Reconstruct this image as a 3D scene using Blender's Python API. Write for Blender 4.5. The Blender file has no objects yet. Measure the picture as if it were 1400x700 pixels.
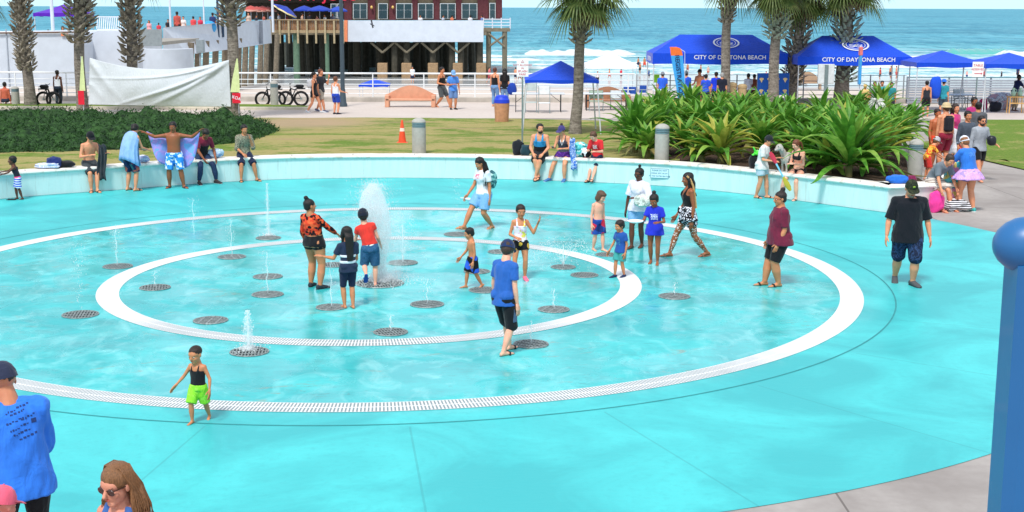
import bpy, bmesh, math, random
from math import sin, cos, pi, radians, atan2, hypot, sqrt
from mathutils import Vector, Matrix, noise
import numpy as np
random.seed(7)
V = Vector
SC = bpy.context.scene
COL = SC.collection

# ---------------------------------------------------------------- camera calibration
CH = 4.7; CF = 1859.0; CP = radians(10.37); CR = radians(0.17)
def ray(px, py):
    u, v = px - 700, py - 350
    u, v = u*cos(CR) + v*sin(CR), -u*sin(CR) + v*cos(CR)
    return V((u, CF*cos(CP) - v*sin(CP), -CF*sin(CP) - v*cos(CP)))
def G(px, py, z=0.0):
    d = ray(px, py); t = (z - CH)/d.z
    return V((d.x*t, d.y*t, z))
def at(px, py, Y):
    d = ray(px, py); t = Y/d.y
    return V((d.x*t, Y, CH + d.z*t))
def ppm(Y, px=700, py=200):                     # full-size pixels per metre at depth Y
    return (at(px+1, py, Y).x - at(px, py, Y).x)**-1
cam_d = bpy.data.cameras.new('camera'); cam = bpy.data.objects.new('camera', cam_d); COL.objects.link(cam)
cam.location = (0, 0, CH)
cam.matrix_world = Matrix.Translation((0, 0, CH)) @ Matrix.Rotation(pi/2 - CP, 4, 'X') @ Matrix.Rotation(CR, 4, 'Z')
cam_d.sensor_width = 36; cam_d.lens = CF/1400*36; cam_d.clip_start = .05; cam_d.clip_end = 30000
SC.camera = cam

# ---------------------------------------------------------------- materials
MATS = {}
def srgb(c):
    if isinstance(c, str):
        c = [int(c[i:i+2], 16)/255 for i in (0, 2, 4)]
        return tuple((x/12.92 if x <= .04045 else ((x+.055)/1.055)**2.4) for x in c)
    return tuple(c)
class NT:
    def __init__(s, name):
        m = bpy.data.materials.new(name); m.use_nodes = True; s.m = m; s.t = m.node_tree
        s.b = s.t.nodes['Principled BSDF']; s.out = s.t.nodes['Material Output']
    def n(s, k, **kw):
        n = s.t.nodes.new('ShaderNode'+k)
        for a, b in kw.items():
            if a.startswith('i_'): n.inputs[int(a[2:])].default_value = b
            else: setattr(n, a, b)
        return n
    def l(s, a, b): s.t.links.new(a, b)
    def ma(s, op, a, b=None, clamp=False):
        n = s.n('Math', operation=op); n.use_clamp = clamp
        for i, x in enumerate((a, b)):
            if x is None: continue
            if isinstance(x, (int, float)): n.inputs[i].default_value = x
            else: s.l(x, n.inputs[i])
        return n.outputs[0]
    def mix(s, f, a, b, bt='MIX'):
        n = s.n('Mix', data_type='RGBA', blend_type=bt)
        for i, x in ((0, f), (6, a), (7, b)):
            if isinstance(x, (int, float)): n.inputs[i].default_value = x
            elif isinstance(x, tuple): n.inputs[i].default_value = (*x[:3], 1)
            else: s.l(x, n.inputs[i])
        return n.outputs[2]
    def ramp(s, f, stops):
        n = s.n('ValToRGB'); e = n.color_ramp.elements
        while len(e) < len(stops): e.new(.5)
        for q, (p, c) in zip(e, stops):
            q.position = p; q.color = (*(c if isinstance(c, tuple) else (c, c, c)), 1)
        s.l(f, n.inputs[0]); return n.outputs[0]
    def coord(s, scale=(1, 1, 1), kind='Object', rot=(0, 0, 0)):
        tc = s.n('TexCoord'); mp = s.n('Mapping'); s.l(tc.outputs[kind], mp.inputs[0])
        mp.inputs['Scale'].default_value = scale; mp.inputs['Rotation'].default_value = rot
        return mp.outputs[0]
    def geo(s, scale=(1, 1, 1)):
        g = s.n('NewGeometry'); mp = s.n('Mapping'); s.l(g.outputs['Position'], mp.inputs[0])
        mp.inputs['Scale'].default_value = scale; return mp.outputs[0]
    def noise(s, co, sc, det=4, rough=.55, dist=0):
        n = s.n('TexNoise'); s.l(co, n.inputs['Vector']); n.inputs['Scale'].default_value = sc
        n.inputs['Detail'].default_value = det; n.inputs['Roughness'].default_value = rough
        n.inputs['Distortion'].default_value = dist; return n.outputs[0]
    def bump(s, h, st=.3, d=.02):
        n = s.n('Bump'); n.inputs['Strength'].default_value = st; n.inputs['Distance'].default_value = d
        s.l(h, n.inputs['Height']); s.l(n.outputs[0], s.b.inputs['Normal']); return n
    def base(s, c):
        if isinstance(c, tuple): s.b.inputs['Base Color'].default_value = (*c[:3], 1)
        else: s.l(c, s.b.inputs['Base Color'])
    def set(s, **k):
        for a, b in k.items():
            i = s.b.inputs[{'rough': 'Roughness', 'metal': 'Metallic', 'spec': 'Specular IOR Level', 'trans': 'Transmission Weight',
                 'ior': 'IOR', 'sss': 'Subsurface Weight', 'coat': 'Coat Weight', 'alpha': 'Alpha', 'sheen': 'Sheen Weight'}[a]]
            if isinstance(b, (int, float)): i.default_value = b
            else: s.l(b, i)
        return s
def mat(col, rough=.7, var=.12, vs=6, bump=.15, bs=40, metal=0, spec=.4, name=None, bd=.004):
    key = (col, rough, var, vs, bump, bs, metal, spec)
    if key in MATS: return MATS[key]
    c = srgb(col); t = NT(name or 'paint_'+(col if isinstance(col, str) else 'x'))
    co = t.coord()
    f = t.noise(co, vs)
    lo = tuple(x*(1-var) for x in c); hi = tuple(min(1, x*(1+var)) for x in c)
    t.base(t.mix(t.ramp(f, [(.3, 0.), (.7, 1.)]), lo, hi)); t.set(rough=rough, metal=metal, spec=spec)
    if bump: t.bump(t.noise(co, bs), bump, bd)
    MATS[key] = t.m; return t.m
def cloth(col, var=.10):                         # woven fabric with soft creases
    key = ('cloth', col, var)
    if key in MATS: return MATS[key]
    c = srgb(col); t = NT('fabric_'+str(col)); co = t.coord()
    cr = t.noise(t.coord((1, 1, .45)), 9, 3, .5, 1.2)
    t.base(t.mix(t.ramp(cr, [(.3, 0.), (.7, 1.)]), tuple(x*(1-var) for x in c), tuple(min(1, x*(1+var)) for x in c)))
    t.set(rough=.85, spec=.2, sheen=.15)
    h = t.ma('ADD', t.ma('MULTIPLY', cr, 1.0), t.ma('MULTIPLY', t.noise(co, 300, 2), .05))
    t.bump(h, .7, .03); MATS[key] = t.m; return t.m
def pattern(cols, scale=14, kind='vor', rough=.85):
    key = ('pat', tuple(cols), scale, kind)
    if key in MATS: return MATS[key]
    t = NT('patterned_fabric'); cs = [srgb(c) for c in cols]
    if kind == 'stripe':
        n = t.n('TexWave'); n.bands_direction = 'Z'; t.l(t.coord(), n.inputs['Vector']); n.inputs['Scale'].default_value = scale
        n.inputs['Distortion'].default_value = .4; f = n.outputs['Fac']
    elif kind == 'vor':
        n = t.n('TexVoronoi'); t.l(t.coord(), n.inputs['Vector']); n.inputs['Scale'].default_value = scale
        sp = t.n('SeparateColor'); t.l(n.outputs['Color'], sp.inputs[0]); f = sp.outputs[0]
    else:
        f = t.noise(t.coord(), scale, 3, .6, .8)
    k = len(cs)
    lo, hi = (.36, .64) if kind == 'noise' else (0, 1)
    r = t.n('ValToRGB'); r.color_ramp.interpolation = 'CONSTANT'; e = r.color_ramp.elements
    while len(e) < k: e.new(.5)
    for i, q in enumerate(e): q.position = lo + (hi-lo)*i/k if i else 0; q.color = (*cs[i], 1)
    t.l(f, r.inputs[0]); t.base(r.outputs[0]); t.set(rough=rough, spec=.2)
    t.bump(t.noise(t.coord((1, 1, .45)), 9, 3, .5, 1.2), .6, .03)
    MATS[key] = t.m; return t.m
def skinm(col):
    key = ('skin', col)
    if key in MATS: return MATS[key]
    c = srgb(col); t = NT('skin'); co = t.coord()
    f = t.noise(co, 7, 3)
    t.base(t.mix(t.ramp(f, [(.3, 0.), (.7, 1.)]), tuple(x*k for x, k in zip(c, (.86, .80, .80))), tuple(min(1, x*1.06) for x in c)))
    t.set(rough=.48, spec=.4); t.b.inputs['Subsurface Weight'].default_value = .08
    t.b.inputs['Subsurface Radius'].default_value = (.02, .008, .004)
    t.bump(t.noise(co, 60, 2), .15, .004); MATS[key] = t.m; return t.m
def hairm(col):
    key = ('hair', col)
    if key in MATS: return MATS[key]
    c = srgb(col); t = NT('hair'); w = t.noise(t.coord((9, 9, 1)), 14, 4, .7)
    t.base(t.mix(t.ramp(w, [(.3, 0.), (.7, 1.)]), tuple(x*.55 for x in c), tuple(min(1, x*1.5) for x in c)))
    t.set(rough=.45, spec=.4); t.bump(w, .8, .01); MATS[key] = t.m; return t.m

# ---------------------------------------------------------------- mesh builder
def frame(d, hint=None):
    d = d.normalized(); h = V(hint) if hint is not None else (V((0, 0, 1)) if abs(d.z) < .95 else V((0, 1, 0)))
    u = h.cross(d)
    if u.length < 1e-5: u = V((1, 0, 0)).cross(d)
    u.normalize(); return u, d.cross(u).normalized()
class MB:
    def __init__(s): s.v = []; s.f = []; s.m = []
    def add(s, vs, fs, mi=0):
        o = len(s.v); s.v += [tuple(x) for x in vs]
        for q in fs: s.f.append([i+o for i in q]); s.m.append(mi)
        return s
    def box(s, c, sz, rz=0, mi=0, M=None, bev=0):
        x, y, z = [q/2 for q in sz]
        if bev:
            b = min(bev, x*.9, y*.9, z*.9); pts = []
            prof = [(-z, b), (-z+b, 0), (z-b, 0), (z, b)]
            vs = []
            for zz, ins in prof:
                X, Y = x-ins, y-ins; k = b
                vs += [(X-k, -Y, zz), (X, -Y+k, zz), (X, Y-k, zz), (X-k, Y, zz), (-X+k, Y, zz), (-X, Y-k, zz), (-X, -Y+k, zz), (-X+k, -Y, zz)]
            fs = [list(range(7, -1, -1)), list(range(24, 32))]
            for i in range(3):
                for j in range(8): fs.append([i*8+j, i*8+(j+1) % 8, i*8+8+(j+1) % 8, i*8+8+j])
        else:
            vs = [(a*x, b*y, cc*z) for a in (-1, 1) for b in (-1, 1) for cc in (-1, 1)]
            fs = [(0, 1, 3, 2), (4, 6, 7, 5), (0, 4, 5, 1), (2, 3, 7, 6), (0, 2, 6, 4), (1, 5, 7, 3)]
        R = M if M is not None else Matrix.Rotation(rz, 3, 'Z')
        return s.add([R @ V(p) + V(c) for p in vs], fs, mi)
    def rings(s, rs, mi=0, cap=True, n=12):      # rs: (centre, u, v, ru, rv)
        vs = []
        for c, u, v, a, b in rs:
            for k in range(n):
                t = 2*pi*k/n; vs.append(V(c) + u*(a*cos(t)) + v*(b*sin(t)))
        fs = []
        for i in range(len(rs)-1):
            for k in range(n):
                fs.append([i*n+k, i*n+(k+1) % n, (i+1)*n+(k+1) % n, (i+1)*n+k])
        if cap:
            fs.append(list(range(n-1, -1, -1))); fs.append([(len(rs)-1)*n+k for k in range(n)])
        return s.add(vs, fs, mi)
    def tube(s, pts, r, n=8, mi=0, cap=True, closed=False):
        pts = [V(p) for p in pts]; m = len(pts); rr = r if isinstance(r, (list, tuple)) else [r]*m
        rs = []; u = None
        for i, p in enumerate(pts):
            if closed: d = pts[(i+1) % m] - pts[i-1]
            else: d = (pts[min(i+1, m-1)] - pts[max(i-1, 0)])
            if d.length < 1e-9: d = V((0, 0, 1))
            d.normalize()
            if u is None: u, v = frame(d)
            else:
                u = (u - d*u.dot(d)).normalized(); v = d.cross(u)
            rs.append((p, u, v, rr[i], rr[i]))
        if closed: rs.append(rs[0]); cap = False
        return s.rings(rs, mi, cap, n)
    def limb(s, a, ra, b, rb, n=10, mi=0):        # round-ended tapered limb
        a, b = V(a), V(b); d = (b-a); L = d.length
        if L < 1e-6: return s
        d /= L; u, v = frame(d); rs = []
        for t in (-.95, -.6, -.2): rs.append((a + d*ra*t, u, v, ra*sqrt(1-t*t), ra*sqrt(1-t*t)))
        rs.append((a, u, v, ra, ra)); rs.append((b, u, v, rb, rb))
        for t in (.2, .6, .95): rs.append((b + d*rb*t, u, v, rb*sqrt(1-t*t), rb*sqrt(1-t*t)))
        return s.rings(rs, mi, True, n)
    def seg(s, a, b, rads, n=12, mi=0):           # flat-ended limb with radii along it
        a, b = V(a), V(b); d = (b-a); u, v = frame(d); k = len(rads)
        return s.rings([(a.lerp(b, i/(k-1)), u, v, q, q) for i, q in enumerate(rads)], mi, True, n)
    def ell(s, c, r, M=None, mi=0, n=12, m=8, lo=-1.0, hi=1.0):
        M = M or Matrix.Identity(3); c = V(c); ux, uy, uz = M @ V((1, 0, 0)), M @ V((0, 1, 0)), M @ V((0, 0, 1)); rs = []
        a0, a1 = math.asin(lo), math.asin(hi)
        for i in range(m+1):
            t = a0 + (a1-a0)*i/m; t = max(-pi/2+.12, min(pi/2-.12, t)) if (lo <= -1 or hi >= 1) else t
            rs.append((c + uz*(sin(t)*r[2]), ux, uy, r[0]*cos(t), r[1]*cos(t)))
        return s.rings(rs, mi, True, n)
    def build(s, name, mats, parent=None, loc=None, world=False, smooth=True):
        me = bpy.data.meshes.new(name)
        off = V((0, 0, 0))
        if world and parent is not None: off = parent.location
        if loc is not None: off = V(loc)
        me.from_pydata([(x-off.x, y-off.y, z-off.z) for x, y, z in s.v], [], s.f)
        for q in (mats if isinstance(mats, (list, tuple)) else [mats]): me.materials.append(q)
        if any(s.m): me.polygons.foreach_set('material_index', s.m)
        if smooth: me.polygons.foreach_set('use_smooth', [True]*len(me.polygons))
        me.update()
        if smooth and len(me.polygons) < 60000:
            try: me.set_sharp_from_angle(angle=radians(42))
            except Exception: pass
        o = bpy.data.objects.new(name, me); COL.objects.link(o)
        if parent is not None: o.parent = parent
        elif loc is not None: o.location = loc
        return o
def put(mb, name, mats, p, **k):
    o = mb.build(name, mats, None, None, **k); o.location = p; return o
def tag(o, label=None, cat=None, group=None, kind=None):
    if label: o['label'] = label
    if cat: o['category'] = cat
    if group: o['group'] = group
    if kind: o['kind'] = kind
    return o
def thing(name, label, cat, loc=(0, 0, 0), rz=0, group=None):
    o = bpy.data.objects.new(name, None); COL.objects.link(o); o.location = loc; o.rotation_euler = (0, 0, rz)
    o.empty_display_size = .1
    return tag(o, label, cat, group)
def struct(name, mb, m, loc=(0, 0, 0), smooth=True):
    return tag(mb.build(name, m, None, loc, smooth=smooth), kind='structure')
def copy_tree(o, parent=None):
    c = o.copy(); COL.objects.link(c)
    if parent is not None: c.parent = parent
    for ch in [x for x in bpy.data.objects if x.parent == o]: copy_tree(ch, c)
    return c
FONT = None
def text_mesh(txt, size, extr=.003, spacing=1.0):
    cu = bpy.data.curves.new('t', 'FONT'); cu.body = txt; cu.size = size; cu.align_x = 'CENTER'; cu.align_y = 'CENTER'
    cu.extrude = extr; cu.space_character = spacing; cu.offset = size*.012; cu.resolution_u = 3
    o = bpy.data.objects.new('t', cu); COL.objects.link(o)
    dg = bpy.context.evaluated_depsgraph_get(); me = bpy.data.meshes.new_from_object(o.evaluated_get(dg))
    vs = [v.co.copy() for v in me.vertices]; fs = [list(p.vertices) for p in me.polygons]
    bpy.data.objects.remove(o); bpy.data.curves.remove(cu); bpy.data.meshes.remove(me); return vs, fs
def add_text(mb, txt, size, M, mi=0, extr=.003, spacing=1.0):   # M: 4x4 placing the text's XY plane
    vs, fs = text_mesh(txt, size, extr, spacing); return mb.add([M @ v for v in vs], fs, mi)
def face_cam(x, y, z, yaw=0):                    # text plane upright, facing -Y
    return Matrix.Translation((x, y, z)) @ Matrix.Rotation(yaw, 4, 'Z') @ Matrix.Rotation(pi/2, 4, 'X')
def interp(x, pts):
    if x <= pts[0][0]: return pts[0][1]
    for (a, b), (c, d) in zip(pts, pts[1:]):
        if x <= c: return b + (d-b)*(x-a)/(c-a)
    return pts[-1][1]
def smooth(t): t = max(0, min(1, t)); return t*t*(3-2*t)

# ---------------------------------------------------------------- terrain heights
CX, CY = -2.32, 23.7
YP, YR, ZP, ZS = 55.6, 65.5, .2, -2.5            # promenade front edge, railing line, promenade and sand levels
_wb = [(-60, 278), (0, 272.5), (37, 269), (100, 264.2), (160, 260), (243, 253.5), (320, 248.5), (400, 245.2), (500, 243.6), (600, 243.8),
       (700, 245.6), (800, 249), (914, 255), (1000, 263.5), (1086, 274), (1150, 282.5), (1212.5, 291)]
WALL = [G(a, b) for a, b in _wb]
_a0 = atan2(WALL[0].y-CY, WALL[0].x-CX); _r0 = hypot(WALL[0].y-CY, WALL[0].x-CX)      # the wall goes on round the deck, left of the frame
WALL = [V((CX+_r0*cos(_a0+(radians(177)-_a0)*k/5), CY+_r0*sin(_a0+(radians(177)-_a0)*k/5), 0)) for k in (5, 4, 3, 2, 1)] + WALL
def wall_y(x): return interp(x, [(p.x, p.y) for p in WALL])
def wall_at(px):                                 # point at the wall's foot in pixel column px, and the outward normal
    py = interp(px, _wb); p = G(px, py)
    q, r = G(px-6, interp(px-6, _wb)), G(px+6, interp(px+6, _wb))
    d = (r-q).normalized(); n = V((-d.y, d.x, 0))
    return p, n
def pave_z(x, y): return ZP*smooth((y-42)/8)
XB = 10.2
def gz(x, y):
    if y > YR+.4: return ZS
    if y >= YP: return ZP
    wy = wall_y(x)
    if x < WALL[0].x: wy = WALL[0].y
    if x < 8.9 and y > wy+.05:
        t = smooth((y-wy-.5)/(YP-wy-.5)); return .54 + (ZP-.54)*t
    return pave_z(x, y)
def W(px, py):
    z = .35
    for _ in range(12):
        p = G(px, py, z); z = gz(p.x, p.y)
    p.z = z; return p
# ---------------------------------------------------------------- world, sun
wd = bpy.data.worlds.new('World'); SC.world = wd; wd.use_nodes = True
wt = wd.node_tree; bgn = wt.nodes['Background']; sky = wt.nodes.new('ShaderNodeTexSky'); sky.sky_type = 'NISHITA'; sky.sun_disc = False
SUN_EL, SUN_AZ = radians(58), radians(200)        # azimuth clockwise from +Y (north)
sky.sun_elevation = SUN_EL; sky.sun_rotation = SUN_AZ; sky.air_density = 1.0; sky.dust_density = 1.2; sky.ozone_density = 1.6
mx = wt.nodes.new('ShaderNodeMix'); mx.data_type = 'RGBA'; mx.inputs[0].default_value = .42; wt.links.new(sky.outputs[0], mx.inputs[6]); 
tcw = wt.nodes.new('ShaderNodeTexCoord'); sxw = wt.nodes.new('ShaderNodeSeparateXYZ'); wt.links.new(tcw.outputs['Generated'], sxw.inputs[0]); rw = wt.nodes.new('ShaderNodeValToRGB'); rw.color_ramp.elements[0].color = (4.3, 6.4, 7.2, 1); rw.color_ramp.elements[0].position = .0; rw.color_ramp.elements[1].color = (7.0, 7.0, 6.8, 1); rw.color_ramp.elements[1].position = .22
wt.links.new(sxw.outputs[2], rw.inputs[0]); wt.links.new(rw.outputs[0], mx.inputs[7])   # thin bright cloud
rf2 = wt.nodes.new('ShaderNodeMapRange'); wt.links.new(sxw.outputs[2], rf2.inputs[0]); rf2.inputs[1].default_value = 0; rf2.inputs[2].default_value = .2; rf2.inputs[3].default_value = .9; rf2.inputs[4].default_value = .42; wt.links.new(rf2.outputs[0], mx.inputs[0])
wt.links.new(mx.outputs[2], bgn.inputs[0]); bgn.inputs[1].default_value = .118
sl = bpy.data.lights.new('sun', 'SUN'); sl.energy = 2.1; sl.angle = radians(10); sl.color = (1, .965, .91)
so = bpy.data.objects.new('sun', sl); COL.objects.link(so)
sd = V((sin(SUN_AZ)*cos(SUN_EL), cos(SUN_AZ)*cos(SUN_EL), sin(SUN_EL)))
so.rotation_euler = (-sd).to_track_quat('-Z', 'Y').to_euler(); so.location = (0, 0, 60)
SC.view_settings.view_transform = 'Standard'; SC.view_settings.look = 'None'; SC.view_settings.gamma = 1
SC.view_settings.exposure = .62
SC.cycles.max_bounces = 14; SC.cycles.volume_bounces = 10; SC.cycles.glossy_bounces = 4; SC.cycles.diffuse_bounces = 3; SC.cycles.transparent_max_bounces = 12
SC.cycles.caustics_reflective = False; SC.cycles.caustics_refractive = False

def catmull(P, k=6):
    out = []
    for i in range(len(P)-1):
        a, b, c, d = P[max(i-1, 0)], P[i], P[i+1], P[min(i+2, len(P)-1)]
        for j in range(k):
            t = j/k; out.append(.5*((2*b) + (c-a)*t + (2*a-5*b+4*c-d)*t*t + (3*b-a-3*c+d)*t**3))
    return out + [P[-1]]

# ---------------------------------------------------------------- paving (one sheet under everything on land)
def grid(x0, x1, y0, y1, nx, ny, zf, ys=None):
    mb = MB(); vs = []; fs = []
    for j in range(ny+1):
        y = y0 + (y1-y0)*j/ny if ys is None else ys[j]
        for i in range(nx+1):
            x = x0 + (x1-x0)*i/nx; vs.append((x, y, zf(x, y)))
    for j in range(ny):
        for i in range(nx): a = j*(nx+1)+i; fs.append((a, a+1, a+nx+2, a+nx+1))
    return mb.add(vs, fs)
t = NT('concrete_paving'); co = t.geo()
f1 = t.noise(co, .35, 5, .6, .6); f2 = t.noise(co, 5, 5, .65); f3 = t.noise(co, 60, 2)
c = t.mix(t.ramp(f1, [(.35, 0.), (.65, 1.)]), (.30, .27, .25), (.50, .465, .435))
c = t.mix(t.ramp(f2, [(.3, .35), (.6, 0.)]), c, (.26, .23, .21))
br = t.n('TexBrick'); t.l(t.geo((1, 1, 1)), br.inputs['Vector']); br.offset = 0
for k, v in (('Scale', 1.0), ('Mortar Size', .012), ('Brick Width', 3.2), ('Row Height', 3.6)): br.inputs[k].default_value = v
br.inputs['Color1'].default_value = br.inputs['Color2'].default_value = (1, 1, 1, 1); br.inputs['Mortar'].default_value = (.35, .33, .32, 1)
c = t.mix(.85, c, br.outputs['Color'], 'MULTIPLY'); c = t.mix(.22, c, (.12, .11, .105))
t.base(c); t.set(rough=.75, spec=.3); t.bump(f3, .15, .004)
M_PAVE = t.m
ys = [-25, -10, 0, 8, 12, 20, 30, 38] + [42+.8*i for i in range(12)] + [52, 56, 60, YR+.2]
struct('paving', grid(-60, 60, 0, 1, 12, len(ys)-1, lambda x, y: pave_z(x, y), ys), M_PAVE)
t = NT('pale_promenade'); co = t.geo(); f1 = t.noise(co, .5, 4); f2 = t.noise(co, 8, 4)
c = t.mix(f1, (.50, .43, .38), (.62, .545, .49)); c = t.mix(t.ramp(f2, [(.3, .3), (.55, 0.)]), c, (.40, .34, .30)); t.base(c); t.set(rough=.8)
t.bump(t.noise(co, 50, 2), .1, .003); M_PROM = t.m
mb = MB(); mb.add([(-60, YP, ZP+.012), (60, YP+.6, ZP+.012), (60, YR+.1, ZP+.012), (-60, YR+.1, ZP+.012)], [(0, 1, 2, 3)])
struct('promenade', mb, M_PROM)
# low kerb carrying the railing, and the face of the seawall down to the sand
M_CONC = mat('b3aca2', .85, .18, 2, .3, 30)
mb = MB(); mb.box((0, YR+.15, ZP+.06), (130, .35, .36), bev=.02); mb.box((0, YR+.25, (ZS+ZP)/2-.25), (130, .3, ZP-ZS), 0)
tag(mb.build('seawall', M_CONC, None, (0, YR+.2, ZS)), 'low concrete kerb of the seawall under the white beach railing', 'wall')

# ---------------------------------------------------------------- painted splash deck
_dk = [(-180, 15.4), (-150, 14.5), (-120, 13.2), (-100, 12.4), (-75, 12.25), (-48, 12.27), (-15, 13.2), (5, 13.4), (28.7, 13.62), (36.9, 13.9)]
cor = WALL[-1]; cth = math.degrees(atan2(cor.y-CY, cor.x-CX))
_dk.append((cth, hypot(cor.y-CY, cor.x-CX)))
DPTS = []
for i in range(-36*4, int(cth*4/5)):
    a = i*1.25; R = interp(a, _dk); DPTS.append((CX+R*cos(radians(a)), CY+R*sin(radians(a))))
WP = catmull(WALL[1:], 6)
DPTS += [(cor.x, cor.y)] + [(p.x, p.y+.08) for p in reversed(WP)]
t = NT('wet_painted_deck'); co = t.geo()
mp = t.n('Mapping'); g = t.n('NewGeometry'); t.l(g.outputs['Position'], mp.inputs[0]); mp.inputs['Location'].default_value = (-CX, -CY, 0)
sp = t.n('SeparateXYZ'); t.l(mp.outputs[0], sp.inputs[0])
rad = t.ma('SQRT', t.ma('ADD', t.ma('MULTIPLY', sp.outputs[0], sp.outputs[0]), t.ma('MULTIPLY', sp.outputs[1], sp.outputs[1])))
ang = t.ma('ARCTAN2', sp.outputs[1], sp.outputs[0])
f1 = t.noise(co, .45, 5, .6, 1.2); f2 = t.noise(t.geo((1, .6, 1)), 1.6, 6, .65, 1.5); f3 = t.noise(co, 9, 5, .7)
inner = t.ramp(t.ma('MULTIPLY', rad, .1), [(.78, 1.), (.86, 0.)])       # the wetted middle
c = t.mix(t.ramp(f1, [(.38, 0.), (.62, 1.)]), (.032, .42, .44), (.055, .57, .575))
pud = t.noise(t.geo((.55, 1.1, 1)), .9, 6, .7, 1.8)
c = t.mix(t.ma('MULTIPLY', inner, t.ramp(pud, [(.52, 0.), (.64, .42)])), c, (.016, .30, .32))
smd = t.noise(t.geo((.8, 1.3, 1)), 1.1, 6, .75, .8)
c = t.mix(t.ramp(smd, [(.58, 0.), (.74, .16)]), c, (.03, .38, .40))
scr = t.noise(t.geo((.35, 1.3, 1)), 7, 8, .8, 1.6); scm = t.ma('MULTIPLY', t.ramp(scr, [(.57, 0.), (.63, 1.)]), t.ramp(t.noise(t.geo((.5, 1, 1)), .45, 3), [(.46, 0.), (.56, .75)]))
c = t.mix(t.ma('MULTIPLY', scm, inner), c, (.05, .22, .22))
c = t.mix(t.ramp(f3, [(.32, .35), (.5, 0.)]), c, (.03, .40, .42))
worn = t.ma('MULTIPLY', inner, t.ramp(f2, [(.50, 0.), (.68, .45)]))  # worn paint, its pale tone raised to paint in sky reflections
c = t.mix(worn, c, (.30, .76, .76))  # worn paint together with the painted-in sky reflections
st = t.noise(t.geo((.55, 1, 1)), 2.1, 7, .72, 2.2)
stain = t.ma('MULTIPLY', t.ma('MULTIPLY', inner, t.ramp(st, [(.58, 0.), (.65, .8)])), t.ramp(t.noise(co, .5, 2), [(.48, 0.), (.58, 1.)]))
c = t.mix(stain, c, (.22, .30, .24))
edge = t.ramp(rad, [(0.0, 0.), (1.0, 0.)])
# radial expansion joints outside the seam ring
sp2 = t.ma('ABSOLUTE', t.ma('SUBTRACT', t.ma('FRACT', t.ma('MULTIPLY', ang, 24/(2*pi))), .5))
jd = t.ma('MULTIPLY', t.ma('MULTIPLY', sp2, rad), 2*pi/24)
jm = t.ma('MULTIPLY', t.ma('LESS_THAN', jd, .012), t.ma('GREATER_THAN', rad, 8.93))
c = t.mix(t.ma('MULTIPLY', jm, .38), c, (.02, .25, .27))
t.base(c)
wet = t.ma('MULTIPLY', inner, t.ramp(t.noise(co, .8, 4, .6, .8), [(.40, 0.), (.55, 1.)]))
rg = t.mix(wet, (.45, .45, .45), (.07, .07, .07)); rs = t.n('SeparateColor'); t.l(rg, rs.inputs[0])
t.set(rough=rs.outputs[0], spec=.5)
hb = t.ma('ADD', t.ma('MULTIPLY', t.noise(co, 45, 3, .7), .5), t.ma('MULTIPLY', t.noise(t.geo((1, 2.2, 1)), 6, 3, .6), .8))
t.bump(hb, .22, .012); M_DECK = t.m
def flat_poly(pts, z, cx, cy):
    return MB().add([(cx, cy, z)] + [(x, y, z) for x, y in pts], [(0, i+1, (i+1) % len(pts)+1) for i in range(len(pts))])
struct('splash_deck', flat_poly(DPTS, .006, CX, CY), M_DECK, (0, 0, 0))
def annulus(cx, cy, r0, r1, z, n=240, a0=0, a1=2*pi):
    vs = []; fs = []
    for i in range(n+1):
        a = a0+(a1-a0)*i/n
        vs += [(cx+r0*cos(a), cy+r0*sin(a), z), (cx+r1*cos(a), cy+r1*sin(a), z)]
    for i in range(n): fs.append((2*i, 2*i+1, 2*i+3, 2*i+2))
    return MB().add(vs, fs)
# white drain rings: slotted covers
def ring_mat(cx, cy, r0, r1, slots):
    t = NT('white_slotted_ring'); mp = t.n('Mapping'); g = t.n('NewGeometry'); t.l(g.outputs['Position'], mp.inputs[0]); mp.inputs['Location'].default_value = (-cx, -cy, 0)
    sp = t.n('SeparateXYZ'); t.l(mp.outputs[0], sp.inputs[0])
    rad = t.ma('SQRT', t.ma('ADD', t.ma('MULTIPLY', sp.outputs[0], sp.outputs[0]), t.ma('MULTIPLY', sp.outputs[1], sp.outputs[1])))
    ang = t.ma('ARCTAN2', sp.outputs[1], sp.outputs[0])
    q = t.ma('MULTIPLY', t.ma('SUBTRACT', rad, r0), 1/(r1-r0))
    rows = t.ma('MULTIPLY', q, 2.0)
    rf = t.ma('ABSOLUTE', t.ma('SUBTRACT', t.ma('FRACT', rows), .5))
    fr = t.ma('FRACT', t.ma('MULTIPLY', ang, slots/(2*pi)))
    sf = t.ma('ABSOLUTE', t.ma('SUBTRACT', fr, .5))
    m = t.ma('MULTIPLY', t.ma('LESS_THAN', sf, .25), t.ma('LESS_THAN', rf, .43))
    n = t.noise(t.geo(), 3, 4)
    c = t.mix(t.ramp(n, [(.3, 0.), (.7, 1.)]), (.66, .68, .68), (.78, .78, .77))
    side = t.ma('ABSOLUTE', t.ma('DIVIDE', sp.outputs[0], rad)); m = t.ma('MULTIPLY', m, t.ramp(side, [(.62, 1.), (.80, .0)]))   # slots fade out towards the left and right arcs
    c = t.mix(m, c, (.20, .26, .27)); t.base(c); t.set(rough=.5); return t.m
ICX, ICY = -2.40, 23.2
struct('outer_drain_ring', annulus(CX, CY, 7.93, 8.31, .011), ring_mat(CX, CY, 7.93, 8.31, 1150))
struct('inner_drain_ring', annulus(ICX, ICY, 4.27, 4.64, .011), ring_mat(ICX, ICY, 4.27, 4.64, 620))
M_SEAM = mat('34888c', .8)
struct('expansion_seam', annulus(CX-.05, CY+.05, 8.86, 8.885, .010), M_SEAM)

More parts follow.
